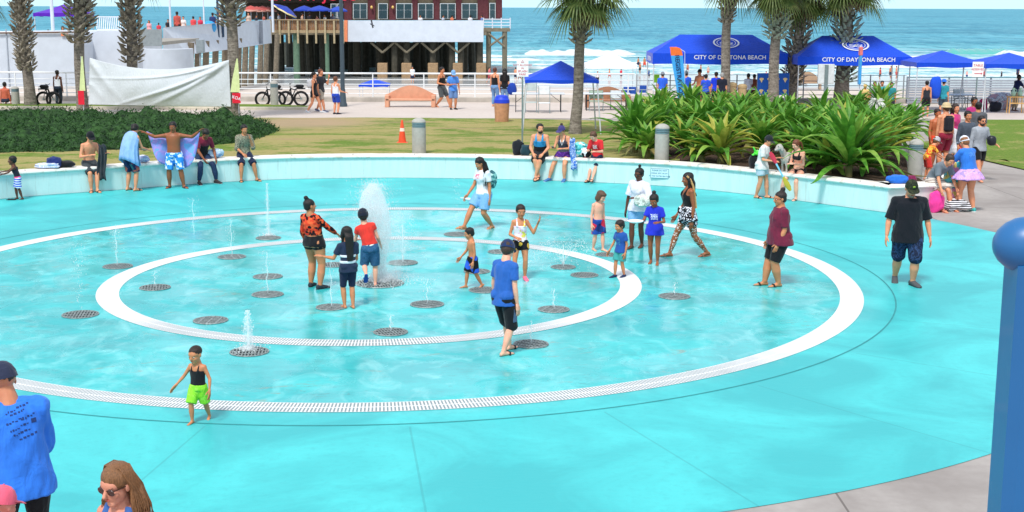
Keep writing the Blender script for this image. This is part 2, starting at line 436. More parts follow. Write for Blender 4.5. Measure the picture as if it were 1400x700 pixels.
# ---------------------------------------------------------------- curved seat wall
R1 = cor + (G(1300, 288) - cor)*1.0; R1.z = 0
def wall_mesh(profile, path):
    mb = MB(); k = len(profile); vs = []; fs = []
    for i, p in enumerate(path):
        a = path[max(i-1, 0)]; b = path[min(i+1, len(path)-1)]; d = (b-a).normalized(); n = V((-d.y, d.x, 0))
        if i not in (0, len(path)-1):
            d1 = (p-a).normalized(); cs = max(.5, abs(d1.dot(d))); n = n/cs
        for o, z in profile: vs.append((p.x+n.x*o, p.y+n.y*o, z))
    for i in range(len(path)-1):
        for j in range(k): fs.append((i*k+j, i*k+(j+1) % k, (i+1)*k+(j+1) % k, (i+1)*k+j))
    fs.append(list(range(k))); fs.append([(len(path)-1)*k+j for j in range(k-1, -1, -1)])
    return mb.add(vs, fs)
path = catmull(WALL, 6)[:-1] + [cor, R1]
R2 = R1 + V((.35, 1.6, 0)); path.append(R2)
wl = thing('seat_wall', 'long curved low wall painted pale aqua with white cap, around the splash deck', 'wall', (CX, 39.5, 0))
t = NT('pale_aqua_wall'); co = t.geo(); zz = t.noise(t.geo((3, 3, .5)), 2, 5, .6); sx = t.n('SeparateXYZ'); t.l(co, sx.inputs[0])
c = t.mix(t.ramp(zz, [(.3, 0.), (.7, 1.)]), (.54, .73, .72), (.64, .80, .79))
gd = t.ramp(t.ma('ADD', sx.outputs[0], t.ma('MULTIPLY', t.noise(co, 2), .02)), [(.0, 0.), (1., 0.)])
pk = t.n('MapRange'); t.l(sx.outputs[0], pk.inputs[0]); pk.inputs[1].default_value = 8.72; pk.inputs[2].default_value = 8.8
c = t.mix(pk.outputs[0], c, (.68, .62, .60)); dr = t.noise(t.geo((5, 5, .35)), 2.4, 5, .75); c = t.mix(t.ramp(dr, [(.56, 0.), (.68, .45)]), c, (.36, .42, .38)); t.base(c); t.set(rough=.6); t.bump(zz, .2, .01)
wall_mesh([(0, 0), (0, .565), (.36, .565), (.36, 0)], path).build('wall_body', t.m, wl, world=True, smooth=False)
t = NT('worn_white_cap'); co = t.geo(); n1 = t.noise(co, 3.5, 5, .7)
c = t.mix(t.ramp(n1, [(.52, 0.), (.60, .55)]), (.78, .76, .71), (.55, .40, .30)); t.base(c); t.set(rough=.6)
wall_mesh([(-.04, .567), (-.055, .60), (-.04, .64), (-.01, .655), (.37, .655), (.40, .63), (.40, .567)], path).build('wall_cap', t.m, wl, world=True, smooth=False)
mb = MB()
for i in range(2, len(path)-3, 5):
    p = path[i]; d = (path[i+1]-p).normalized(); n = V((-d.y, d.x, 0)); mb.ell(p+n*.03+V((0, 0, .657)), (.02, .02, .02), mi=0, n=6, m=4)
mb.build('skate_stop', mat('8a8f90', .4, metal=.8), wl, world=True)
# dark joint line at the foot of the wall
mb = MB(); vs = []; fs = []
for i, p in enumerate(path[:-2]):
    d = (path[i+1]-path[max(i-1, 0)]).normalized(); n = V((-d.y, d.x, 0))
    a, b = p-n*.045, p-n*.004; vs += [(a.x, a.y, .0095), (b.x, b.y, .0095)]
for i in range(len(path)-3): fs.append((2*i, 2*i+2, 2*i+3, 2*i+1))
struct('wall_foot_seam', MB().add(vs, fs), M_SEAM)

# ---------------------------------------------------------------- lawns and bed
def grass_mat(name, dry):
    t = NT(name); co = t.geo(); f1 = t.noise(t.geo((.6, 1, 1)), .55, 5, .6, .8); f2 = t.noise(co, 2.2, 8, .85); f3 = t.noise(t.geo((1, .5, 1)), 14, 5, .9)
    sx = t.n('SeparateXYZ'); t.l(co, sx.inputs[0])
    g = t.mix(t.ramp(f3, [(.3, 0.), (.7, 1.)]), (.07, .150, .02), (.20, .28, .05))
    d = t.mix(t.ramp(f3, [(.3, 0.), (.7, 1.)]), (.27, .24, .085), (.42, .36, .15))
    k = t.ramp(t.ma('ADD', t.ma('MULTIPLY', f1, .6), t.ma('MULTIPLY', f2, .4)), [(dry-.035, 0.), (dry+.04, 1.)])
    c = t.mix(k, g, d); bare = t.ramp(t.noise(t.geo((.5, 1.2, 1)), .35, 5, .7), [(.60, 0.), (.68, .8)])
    c = t.mix(bare, c, (.36, .24, .15)); dx = t.ma('ADD', sx.outputs[0], 8.2); dy = t.ma('MULTIPLY', t.ma('SUBTRACT', sx.outputs[1], 53.0), .8); dd = t.ma('ADD', t.ma('SQRT', t.ma('ADD', t.ma('MULTIPLY', dx, dx), t.ma('MULTIPLY', dy, dy))), t.ma('MULTIPLY', f2, 3.0))
    c = t.mix(t.ramp(t.ma('MULTIPLY', dd, .1), [(.28, .85), (.50, 0.)]), c, (.40, .29, .19))   # trampled bare earth by the promenade
    t.base(c); t.set(rough=.9, spec=.1)
    t.bump(t.ma('ADD', f3, f2), .8, .03); return t.m
M_GRASS = grass_mat('lawn_grass', .485); M_GRASS2 = grass_mat('lush_lawn_grass', .56)
# left lawn strip: wall back edge to promenade, x from -60 to bed start
lawn_x1 = lambda y: interp(y, [(38, 4.3), (45, 5.0), (51, 6.2), (56, 8.0)])
def strip(x0f, x1f, y0f, y1f, zf, nx, ny, ya=40):
    vs = []; fs = []
    for j in range(ny+1):
        for i in range(nx+1):
            s = i/nx; tt = j/ny
            yr = ya+(56-ya)*tt; x = x0f(yr)+(x1f(yr)-x0f(yr))*s; y0, y1 = y0f(x), y1f(x); y = y0+(y1-y0)*tt
            vs.append((x, y, zf(x, y)))
    for j in range(ny):
        for i in range(nx): a = j*(nx+1)+i; fs.append((a, a+1, a+nx+2, a+nx+1))
    return MB().add(vs, fs)
def yprom(x): return YP + interp(x, [(-12, .0), (-6, .2), (0, .0), (3, -.8), (6, -1.2), (10, -.3)])
struct('lawn', strip(lambda y: -45, lawn_x1, lambda x: (wall_y(x) if x > WALL[0].x else WALL[0].y)+.3, yprom, lambda x, y: gz(x, y)+.03+.02*noise.noise((x*.6, y*.6, 0)), 110, 26), M_GRASS)
bed_x1 = lambda y: interp(y, [(33, R1.x+.05), (36.2, R1.x+.42), (40, 11.5), (45, 12.9), (52, 15.0), (56, 16.5)])
def zbed(x, y): return .56 + (ZP+.06-.56)*smooth((y-44)/9) + .05*noise.noise((x*.9, y*.9, 3)) + .03*noise.noise((x*4, y*4, 3))
t = NT('mulch_soil'); co = t.geo(); f = t.noise(co, 16, 5, .8); f2 = t.noise(co, 45, 3, .8)
c = t.mix(t.ramp(f, [(.3, 0.), (.7, 1.)]), (.035, .022, .016), (.13, .085, .06)); c = t.mix(t.ramp(f2, [(.62, 0.), (.7, .6)]), c, (.33, .26, .19))
t.base(c); t.set(rough=.95, spec=.1); t.bump(f2, 1., .04)
def bed_y0(x):
    if x <= cor.x: return wall_y(x)+.3
    return cor.y + (R1.y-cor.y)*(x-cor.x)/(R1.x-cor.x)+.3
struct('planting_bed_soil', strip(lambda y: lawn_x1(y)-.05, bed_x1, bed_y0, lambda x: YP-.4, lambda x, y: max(zbed(x, y)*smooth((bed_x1(y)-x)/.5+.1), .02)+.02, 90, 60, 33), t.m)
# right lawn beyond the path
RL = [G(1342, 226), G(1366, 228.5), G(1400, 233), V((26, 40.5, 0)), V((60, 40, 0))]
def rl_y0(x): return interp(x, [(12.5, 50), (14.0, 44.5), (15.0, 42.5)] + [(p.x, p.y) for p in RL[1:]]) if x > 12.5 else 50
struct('lawn', strip(lambda y: interp(y, [(40, 13.6), (44, 14.2), (50, 16.6), (56, 18.6)]), lambda y: 60, lambda x: rl_y0(x), lambda x: YP+.2, lambda x, y: pave_z(x, y)+.03, 90, 24), M_GRASS2)
# verge with kerb beside the promenade (behind the bicycles)
mb = MB(); p = [W(-200, 146), W(432, 149)]
x0, x1 = at(-300, 145, 60.5).x, at(420, 145, 60.5).x
vs = []; fs = []
for i in range(25):
    x = x0+(x1-x0)*i/24; w = 1.7*min(1, (24-i)/3+.35); vs += [(x, 60.4, ZP+.13), (x, 60.4+w, ZP+.13)]
for i in range(24): fs.append((2*i, 2*i+2, 2*i+3, 2*i+1))
struct('grass_verge', MB().add(vs, fs), M_GRASS2)
mb = MB(); mb.box(((x0+x1)/2, 60.3, ZP+.06), (x1-x0+.3, .2, .15), bev=.02)
struct('verge_kerb', mb, mat('c9c2b0', .8, .15, 3))
mb = MB(); mb.add([(-45, YP-.9, ZP+.02), (at(440, 160, YP).x, YP-.7, ZP+.02), (at(440, 160, YP).x, YP+2.2, ZP+.022), (-45, YP+2.2, ZP+.022)], [(0, 1, 2, 3)])
# ---------------------------------------------------------------- beach sand
t = NT('beach_sand'); co = t.geo(); f1 = t.noise(t.geo((.3, 1, 1)), .3, 5, .6); f2 = t.noise(co, 3, 5, .7); sx = t.n('SeparateXYZ'); t.l(co, sx.inputs[0])
c = t.mix(f1, (.50, .43, .37), (.66, .58, .51)); c = t.mix(t.ramp(f2, [(.35, .4), (.5, 0.)]), c, (.42, .35, .30))
wetm = t.n('MapRange'); t.l(t.ma('ADD', sx.outputs[1], t.ma('MULTIPLY', t.noise(t.geo((.05, .2, 1)), 1, 3), 14)), wetm.inputs[0]); wetm.inputs[1].default_value = 128; wetm.inputs[2].default_value = 136
c = t.mix(wetm.outputs[0], c, (.40, .42, .42)); t.base(c)
r = t.n('MapRange'); t.l(wetm.outputs[0], r.inputs[0]); r.inputs[3].default_value = .9; r.inputs[4].default_value = .18; t.set(rough=r.outputs[0]); t.bump(f2, .2, .05)
def zsand(x, y): return ZS if y < 118 else ZS - .45*smooth((y-118)/60) - max(0, y-178)*.02
ys = [YR, 75, 90, 105, 118, 126, 134, 142, 150, 160, 178, 300]
struct('beach', grid(-160, 160, 0, 1, 4, len(ys)-1, zsand, ys), t.m)
# ---------------------------------------------------------------- sea
t = NT('sea_water'); co = t.geo(); sx = t.n('SeparateXYZ'); t.l(co, sx.inputs[0]); Y = sx.outputs[1]; X = sx.outputs[0]
def mr(src, a, b, c=0., d=1.):
    n = t.n('MapRange'); t.l(src, n.inputs[0])
    for i, x in enumerate((a, b, c, d)): n.inputs[i+1].default_value = x
    return n.outputs[0]
big = t.noise(t.geo((.12, .5, 1)), .06, 5, .55, .5)
c = t.mix(t.ramp(big, [(.36, 0.), (.64, 1.)]), (.035, .21, .31), (.10, .38, .49))
shal = mr(Y, 330, 190); c = t.mix(t.ma('MULTIPLY', shal, .65), c, (.14, .48, .50))
lg = t.noise(t.geo((1, .16, 1)), .16, 7, .78, .8)
c = t.mix(t.ma('MULTIPLY', t.ramp(lg, [(.46, 0.), (.60, 1.)]), .5), c, (.20, .50, .58))
lg2 = t.noise(t.geo((1, .22, 1)), .30, 7, .8, .6); c = t.mix(t.ramp(lg2, [(.48, 0.), (.60, .75)]), c, (.03, .17, .26))
# foam lines rolling in: rows at intervals, broken by noise
wv = t.n('TexWave'); wv.bands_direction = 'Y'; wv.wave_profile = 'SAW'; t.l(t.geo((.10, 1, 1)), wv.inputs['Vector']); wv.inputs['Scale'].default_value = .022
wv.inputs['Distortion'].default_value = 5; wv.inputs['Detail'].default_value = 3; wv.inputs['Detail Scale'].default_value = .9
fn = t.noise(t.geo((.16, .40, 1)), .45, 8, .75, 1.4); fine = t.noise(t.geo((1, .35, 1)), .8, 6, .8, .6)
near = mr(Y, 262, 165)
lace = t.ma('MULTIPLY', near, t.ramp(t.ma('ADD', t.ma('MULTIPLY', fn, .6), t.ma('MULTIPLY', fine, .4)), [(.46, 0.), (.56, 1.)]))
rows = t.ma('MULTIPLY', mr(Y, 280, 210), t.ramp(t.ma('MULTIPLY', wv.outputs['Fac'], t.ma('ADD', fn, .45)), [(.80, 0.), (.92, 1.)]))
wash = mr(Y, 168, 146)
foam = t.ma('ADD', t.ma('ADD', t.ma('MULTIPLY', lace, .75), rows), t.ma('MULTIPLY', wash, t.ramp(fine, [(.40, .25), (.6, 1.)])), True)
c = t.mix(foam, c, (.80, .85, .86)); t.base(c)
r = t.n('MapRange'); t.l(foam, r.inputs[0]); r.inputs[3].default_value = .55; r.inputs[4].default_value = .85; t.set(rough=r.outputs[0], spec=.10)
h = t.ma('ADD', t.ma('MULTIPLY', t.noise(t.geo((.3, 1, 1)), .35, 6, .65, .4), 1.), t.ma('MULTIPLY', t.noise(t.geo((.5, 1, 1)), 1.6, 3, .6), .3))
t.bump(h, .75, 1.1); M_SEA = t.m
def swell(x, y):
    if y > 700: return 0
    k = smooth((y-150)/60)*smooth((700-y)/300)
    return k*(.28*noise.noise((x*.010, y*.055, 1)) + .16*noise.noise((x*.03, y*.14, 4))) + .25*smooth((160-y)/20)*noise.noise((x*.03, 9, 1))*.4
ys = [138+2.2*i for i in range(80)]
while ys[-1] < 26000: ys.append(ys[-1]*1.06)
ys[-1] = 28000
mb = MB(); vs = []; fs = []; nx = 90
for j, y in enumerate(ys):
    w = max(160, y*.7)
    for i in range(nx+1): x = -w+2*w*i/nx; vs.append((x, y, -2.78 + swell(x, y)))
for j in range(len(ys)-1):
    for i in range(nx): a = j*(nx+1)+i; fs.append((a, a+1, a+nx+2, a+nx+1))
struct('sea', mb.add(vs, fs), M_SEA)
# breaking waves: curled crests with white water tumbling in front
M_FOAM = NT('white_water'); tt = M_FOAM; ff = tt.noise(tt.geo((.5, 1, 1)), 1.1, 6, .75)
tt.base(tt.mix(tt.ramp(ff, [(.36, 0.), (.5, 1.)]), (.45, .68, .70), (.86, .89, .89))); tt.set(rough=.8); tt.bump(ff, 1., .6)
M_GREENW = NT('green_wave_face'); tg = M_GREENW; tg.base(tg.mix(tg.noise(tg.geo((.3, 1, 1)), .5, 4), (.05, .33, .31), (.10, .46, .42))); tg.set(rough=.15); tg.bump(tg.noise(tg.geo((.4, 1, 1)), 1.2, 3), .5, .3)
def breaker(name, x0, x1, Y, h, dep, m, seed):
    n = 70; vs = []; fs = []; prof = [(-dep*.6, -.15), (-dep*.5, .25), (-dep*.3, .62), (-.2, .95), (.25, 1.0), (1.2, .8), (3.0, .35), (5.5, -.15)]
    for i in range(n+1):
        s = i/n; x = x0+(x1-x0)*s; e = min(1, min(s, 1-s)*7)**.6; k = e*(.75+.5*noise.noise((x*.22, seed, 0))+.25*noise.noise((x*.9, seed, 2)))
        off = 2.2*noise.noise((x*.05, seed, 5))
        for a, b in prof: vs.append((x, Y+off+a*(.6+.5*e)+.5*noise.noise((x*.7, a, seed)), -2.8+h*b*k-.05))
    q = len(prof)
    for i in range(n):
        for j in range(q-1): fs.append((i*q+j, (i+1)*q+j, (i+1)*q+j+1, i*q+j+1))
    return struct(name, MB().add(vs, fs), m)
def sx_(px, Y): return at(px, 60, Y).x
breaker('breaking_wave', sx_(716, 222), sx_(872, 222), 222, 1.05, 9, M_FOAM.m, 1)
breaker('breaking_wave', sx_(1366, 224), sx_(1432, 224), 224, 1.0, 8, M_FOAM.m, 2)
breaker('green_wave', sx_(1290, 232), sx_(1385, 232), 232, 1.15, 5, M_GREENW.m, 3)
breaker('breaking_wave', sx_(560, 196), sx_(745, 196), 196, .5, 5, M_FOAM.m, 4)
breaker('breaking_wave', sx_(1225, 212), sx_(1300, 212), 212, .45, 4, M_FOAM.m, 5)
breaker('breaking_wave', sx_(860, 188), sx_(1010, 188), 188, .35, 4, M_FOAM.m, 6)
breaker('breaking_wave', sx_(1130, 178), sx_(1420, 178), 178, .3, 4, M_FOAM.m, 7)
breaker('breaking_wave', sx_(600, 172), sx_(900, 172), 172, .3, 4, M_FOAM.m, 8)
breaker('breaking_wave', sx_(380, 210), sx_(700, 210), 214, .5, 5, M_FOAM.m, 9)
# ---------------------------------------------------------------- figures
QUEUE = []                                       # (object, callback) finished together in one evaluation
def remesh(o, vox, sm=2, cb=None):
    r = o.modifiers.new('r', 'REMESH'); r.mode = 'VOXEL'; r.voxel_size = vox; r.use_smooth_shade = True
    s = o.modifiers.new('s', 'SMOOTH'); s.iterations = sm; s.factor = .5
    QUEUE.append((o, cb))
def flush():
    dg = bpy.context.evaluated_depsgraph_get(); dg.update()
    new = [(o, bpy.data.meshes.new_from_object(o.evaluated_get(dg)), cb) for o, cb in QUEUE]
    for o, me, cb in new:
        old = o.data; o.modifiers.clear(); ms = [m for m in old.materials]; o.data = me
        me.materials.clear()
        for m in ms: me.materials.append(m)
        bpy.data.meshes.remove(old); me.name = o.name
        if cb: cb(o)
        o.data.polygons.foreach_set('use_smooth', [True]*len(o.data.polygons))
    QUEUE.clear()
def join_extra(o, mb):
    me = o.data; n = len(me.vertices)
    vs = np.empty(n*3, 'f'); me.vertices.foreach_get('co', vs)
    bm = bmesh.new(); bm.from_mesh(me)
    nv = [bm.verts.new(v) for v in mb.v]
    for f, mi in zip(mb.f, mb.m):
        try: q = bm.faces.new([nv[i] for i in f]); q.material_index = mi
        except ValueError: pass
    bm.to_mesh(me); bm.free()
def wrinkle(amp, sc=(7, 7, 3), seed=0, zmin=None):
    def f(o):
        me = o.data; n = len(me.vertices)
        if not n: return
        co = np.empty(n*3, 'f'); no = np.empty(n*3, 'f'); me.vertices.foreach_get('co', co); me.vertex_normals.foreach_get('vector', no)
        co = co.reshape(-1, 3); no = no.reshape(-1, 3)
        x, y, z = co[:, 0], co[:, 1], co[:, 2]
        w = (np.sin(x*31+z*19+seed)+np.sin(y*37-z*23+seed*2)+.7*np.sin((x+y)*53+z*11+np.sin(z*29+seed)))/2.7
        co += no*(w*amp)[:, None]
        me.vertices.foreach_set('co', co.reshape(-1)); me.update()
    return f
EYEW = mat('e8e4dc', .25, 0, bump=0); EYED = mat('14100e', .2, 0, bump=0); LIP = {}
def rotm(yaw=0, pitch=0, roll=0):                # degrees; positive pitch looks down (figure faces -Y)
    return Matrix.Rotation(radians(yaw), 3, 'Z') @ Matrix.Rotation(radians(pitch), 3, 'X') @ Matrix.Rotation(radians(roll), 3, 'Y')
# torso table: z, rx, ry for men and women (fractions of body height), and how much the belly follows 'g'
TORM = [(.40, .094, .072, 1), (.455, .095, .070, 1), (.50, .096, .068, 1), (.54, .092, .064, 1), (.59, .085, .060, 1), (.64, .084, .060, 1), (.70, .091, .064, .8), (.75, .099, .066, .7), (.785, .100, .062, .6), (.81, .084, .050, .5), (.835, .052, .040, .4)]
TORF = [(.40, .102, .074, 1), (.455, .103, .075, 1), (.50, .102, .073, 1), (.54, .094, .066, 1), (.59, .078, .056, 1), (.64, .074, .054, 1), (.70, .082, .066, .8), (.75, .088, .068, .7), (.785, .088, .056, .6), (.81, .074, .046, .5), (.835, .046, .036, .4)]
class Person:
    def __init__(s, label, pos, yaw, h, cat='person', hs=1.0, g=1.0, belly=0, fem=False, skin='c99572', lean=0, hunch=0, side=0, tw=0,
                 hip=None, arms=None, feet=None, head=(0, 0, 0), group=None, vox=.013, barefoot=True, det=True, hand=True, shw=1.0, knee=None):
        s.det = det; s.label = label
        s.root = thing('person', label, cat, pos, radians(yaw), group)
        s.hb = hb = h/(.87+.13*hs); s.hh = .150*hb*hs; s.g = g; s.fem = fem; s.belly = belly; s.vox = vox; s.yaw = yaw
        s.lean, s.hunch, s.side, s.tw = radians(lean), radians(hunch), radians(side), radians(tw)
        s.table = TORF if fem else TORM; s.skin = skin; s.shw = shw; s.hipz = (hip if hip is not None else .515*hb)
        s.sitting = hip is not None
        if not s.sitting:
            for a in (feet or {}).values():
                if a[2] < .03: s.hipz = min(s.hipz, hb*(.043+a[2]+sqrt(max(.05, .478**2-(a[0]-.052)**2-a[1]**2))))
        s.m_skin = skinm(skin)
        # spine table
        s.spine = {}; p = V((0, 0, s.hipz)); z = .52; n = 40; s.sp = []
        for i in range(n+1):
            zz = .52+(.90-.52)*i/n; tl = s.tilt(zz); up = V((sin(s.side)*min(1, (zz-.5)/.1), -sin(tl), cos(tl))).normalized()
            if i: p = p + up*((.90-.52)/n*hb)
            s.sp.append((p.copy(), up))
        X = V((1, 0, 0))
        s.sh = {}; s.hipj = {}
        for k, sg in (('L', 1), ('R', -1)):
            c, up, xx, ff = s.at(.79); tw = s.tw
            s.sh[k] = c + xx*(sg*(.098 if not fem else .088)*hb*shw*(1+.35*(g-1)))
            s.hipj[k] = V((sg*.052*hb*(1+.3*(g-1)), 0, s.hipz))
        arms = arms or {}
        s.el = {}; s.wr = {}; s.hd = {}
        ua, fa = .175*hb, .150*hb
        for k, sg in (('L', 1), ('R', -1)):
            a = arms.get(k, ((.12, .02, -1), (.08, .12, -1)))
            cv = lambda q: V((sg*q[0], -q[1], q[2])).normalized()
            u, f = cv(a[0]), cv(a[1]); s.el[k] = s.sh[k]+u*ua; s.wr[k] = s.el[k]+f*fa; s.hd[k] = cv(a[2]) if len(a) > 2 else f
            s.palm = None
        feet = feet or {}
        s.an = {}; s.kn = {}; s.fy = {}; s.fp = {}
        L1, L2 = .245*hb, .235*hb
        for k, sg in (('L', 1), ('R', -1)):
            a = feet.get(k, (.058, .0, 0, 8)); o_, f_, u_ = a[:3]; fy = a[3] if len(a) > 3 else 8; fp = a[4] if len(a) > 4 else 0
            t = V((sg*o_*(1.75 if s.sitting else hb/1.0) if False else sg*o_*hb, -f_*hb, u_*hb + .043*hb))
            hj = s.hipj[k]; d = t-hj; D = d.length; M_ = (L1+L2)*.997
            if D > M_: t = hj + d*(M_/D); D = M_; d = t-hj
            aa = (L1*L1-L2*L2+D*D)/(2*D); hgt = sqrt(max(0, L1*L1-aa*aa))
            pole = V((sg*((knee or {}).get(k, .12)), -1, .35 if s.sitting else 0)); dn = d/D; pole = (pole - dn*pole.dot(dn)).normalized()
            s.kn[k] = hj + dn*aa + pole*hgt; s.an[k] = t; s.fy[k] = radians(fy)*sg; s.fp[k] = fp
        c, up, xx, ff = s.at(.845); s.neck = c
        c2, up2, _, _ = s.at(.858)
        s.hM = rotm(*head) @ Matrix.Rotation(s.side*.3, 3, 'Y')
        s.headc = c2 + up2*.0*hb + s.hM @ V((0, -.012*hb, s.hh*.44)) + V((0, 0, 0))
        s.body()
    def tilt(s, z): return s.lean*max(0, min(1, (z-.50)/.12)) + s.hunch*smooth((z-.58)/.24)
    def at(s, z):
        if z < .52: return V((0, 0, s.hipz+(z-.52)*s.hb)), V((0, 0, 1)), V((1, 0, 0)), V((0, -1, 0))
        f = min(39.999, (z-.52)/(.38)*40); i = int(f); p = s.sp[i][0].lerp(s.sp[i+1][0], f-i); up = s.sp[i][1]
        tw = s.tw*max(0, min(1, (z-.52)/.2))
        x = V((cos(tw), -sin(tw)*0+sin(tw), 0)); x = (x - up*x.dot(up)).normalized(); ff = up.cross(x)*-1
        ff = x.cross(up)*-1 if False else up.cross(x); ff = -ff if ff.y > 0 else ff
        return p, up, x, ff
    def tor(s, mb, z0, z1, off=0, n=18, flare=0, taper=None, capr=True):
        T = s.table; zs = [z0] + [t[0] for t in T if z0 < t[0] < z1] + [z1]; rs = []
        for z in zs:
            i = 0
            while i < len(T)-2 and T[i+1][0] < z: i += 1
            a, b = T[i], T[i+1]; k = max(0, min(1, (z-a[0])/(b[0]-a[0]))); rx, ry, gg = [a[j]+(b[j]-a[j])*k for j in (1, 2, 3)]
            G_ = 1+(s.g-1)*gg; c, up, x, f = s.at(z)
            be = s.belly*math.exp(-((z-.60)/.075)**2); hb = s.hb
            fl = flare*max(0, (.60-z)/.15)
            rs.append((c + f*(be*.5*hb + (.008*hb if z > .68 else 0)), x, f, rx*hb*G_*(s.shw if z > .72 else 1)+off+fl, (ry*G_+be*.55)*hb+off+fl))
        return mb.rings(rs, 0, True, n)
    def fleg(s, mb, k, t0, t1, off=0, flare=0, n=12):    # leg surface from t0 to t1; 0 hip, 1 knee, 2 ankle
        hb, g = s.hb, 1+(s.g-1)*.8
        prof = [(0, .053), (.25, .051), (.5, .045), (.8, .036), (1.0, .033), (1.25, .034), (1.45, .0345), (1.7, .027), (1.9, .021), (2, .021)]
        P = lambda t: (s.hipj[k].lerp(s.kn[k], t) if t <= 1 else s.kn[k].lerp(s.an[k], t-1))
        ts = [t0]+[q[0] for q in prof if t0 < q[0] < t1]+[t1]; pts = [P(t) for t in ts]
        rr = [interp(t, prof)*hb*g*(1.06 if s.fem and t < 1 else 1)+off+flare*(t-t0) for t in ts]
        # two straight runs so the knee stays round
        pre = [(p, r) for p, r, t in zip(pts, rr, ts) if t <= 1]; post = [(p, r) for p, r, t in zip(pts, rr, ts) if t >= 1]
        for run in (pre, post):
            if len(run) > 1: mb.tube([q[0] for q in run], [q[1] for q in run], n)
        if pre and post and t0 < 1 < t1:
            r = interp(1, prof)*hb*g+off+flare*(1-t0); mb.ell(s.kn[k], (r, r, r), n=10, m=8)
        return mb
    def farm(s, mb, k, t0, t1, off=0, flare=0, n=10):
        hb, g = s.hb, 1+(s.g-1)*.7; f_ = .9 if s.fem else 1
        prof = [(0, .031), (.3, .028), (.7, .024), (1.0, .0225), (1.25, .0235), (1.6, .019), (1.95, .0145), (2, .0145)]
        P = lambda t: (s.sh[k].lerp(s.el[k], t) if t <= 1 else s.el[k].lerp(s.wr[k], t-1))
        ts = [t0]+[q[0] for q in prof if t0 < q[0] < t1]+[t1]
        rr = [interp(t, prof)*hb*g*f_+off+flare*(t-t0) for t in ts]; pts = [P(t) for t in ts]
        pre = [(p, r) for p, r, t in zip(pts, rr, ts) if t <= 1]; post = [(p, r) for p, r, t in zip(pts, rr, ts) if t >= 1]
        for run in (pre, post):
            if len(run) > 1: mb.tube([q[0] for q in run], [q[1] for q in run], n)
        if t0 <= 0: r = .034*hb*g*f_+off; mb.ell(s.sh[k], (r, r, r), n=12, m=8)
        if t0 < 1 < t1: r = interp(1, prof)*hb*g*f_+off+flare*(1-t0); mb.ell(s.el[k], (r, r, r), n=10, m=8)
        return mb
    def body(s):
        hb, hh = s.hb, s.hh; mb = MB(); s.tor(mb, .47 if not s.sitting else .475, .835, n=20)
        c, up, x, f = s.at(.80)
        for k in 'LR':
            mb.limb(c+up*.012*hb, .036*hb, s.sh[k], .032*hb*(.9 if s.fem else 1)*(1+(s.g-1)*.6), 12)
            s.farm(mb, k, 0, 2); s.fleg(mb, k, 0, 2, n=14)
            gl = s.hipj[k] + V((0, .020*hb, -.008*hb)); r = .054*hb*(1+(s.g-1)*.8); mb.ell(gl, (r, r, r), n=12, m=8)
            # calf swell and foot
            kd = (s.an[k]-s.kn[k]); mid = s.kn[k]+kd*.32; bk = V((0, .010*hb, 0)); mb.ell(mid+bk, (.029*hb*s.g**.5,)*3, n=10, m=6)
            fd = V((sin(s.fy[k]), -cos(s.fy[k]), 0)); pt = radians(s.fp[k]); fd = V((fd.x*cos(pt), fd.y*cos(pt), -sin(pt))); s_ = fd.cross(V((0, 0, 1))).normalized(); u_ = s_.cross(fd)
            A = s.an[k]; sg = 1 if k == 'L' else -1
            rs = [(A - fd*.038*hb - u_*.022*hb, s_, u_, .006*hb, .008*hb), (A - fd*.034*hb - u_*.024*hb, s_, u_, .017*hb, .015*hb), (A - fd*.005*hb-u_*.014*hb, s_, u_, .020*hb, .026*hb), (A+fd*.04*hb-u_*.022*hb, s_, u_, .023*hb, .019*hb),
                  (A+fd*.08*hb-u_*.030*hb, s_, u_, .027*hb, .011*hb), (A+fd*.105*hb-u_*.033*hb, s_, u_, .022*hb, .008*hb), (A+fd*.115*hb-u_*.035*hb, s_, u_, .010*hb, .005*hb)]
            mb.rings(rs, 0, True, 10)
        if s.fem and hb > 1.35:
            c, up, x, f = s.at(.725)
            for sg in (1, -1): mb.ell(c+x*(sg*.040*hb)+f*.040*hb*s.g, (.038*hb*s.g**.5,)*3, n=10, m=8)
        # neck and head
        c, up, x, f = s.at(.82); nr = .031*hb*(1+(s.g-1)*.5)*(.88 if s.fem else 1)*(.5+.5*s.hh/(.135*hb))
        H = s.headc; M = s.hM
        mb.limb(c, nr*1.35, H + M @ V((0, .04*hh, -.22*hh)), nr, 12)
        wide = 1+(s.g-1)*.35
        h_ = lambda a, b, c_: H + M @ V((a*hh, b*hh, c_*hh))
        e = lambda c_, r, **k: mb.ell(h_(*c_), tuple(q*hh for q in r), M, n=k.get('n', 14), m=k.get('m', 10))
        e((0, .04, .14), (.33*wide, .40, .345)); e((0, -.09, -.14), (.265*wide, .29, .345)); e((0, -.24, -.385), (.125*wide, .12, .10)); e((0, -.20, .10), (.27, .20, .2))
        mb.limb(h_(0, -.36, .02), .04*hh, h_(0, -.455, -.13), .052*hh, 8)
        for sg in (1, -1):
            e((sg*.325*wide, .02, -.03), (.035, .085, .12), n=8, m=6); e((sg*.16, -.25, -.12), (.11, .10, .12), n=8, m=6)
        s.ob = mb.build('body', [s.m_skin, EYEW, EYED, skinm(s.lipc()), mat('1c120d', .7, 0, bump=0)], s.root)
        ex = MB()
        if s.det:
            for sg in (1, -1):
                ex.ell(h_(sg*.125*wide, -.325, -.01), (.058*hh, .035*hh, .030*hh), M, 1, 8, 6)
                ex.ell(h_(sg*.125*wide, -.350, -.01), (.026*hh, .016*hh, .026*hh), M, 2, 8, 6)
                ex.limb(h_(sg*.06, -.365, .075), .014*hh, h_(sg*.20, -.325, .085), .010*hh, 6, 4)
            ex.ell(h_(0, -.385, -.245), (.085*hh, .025*hh, .024*hh), M, 3, 8, 6)
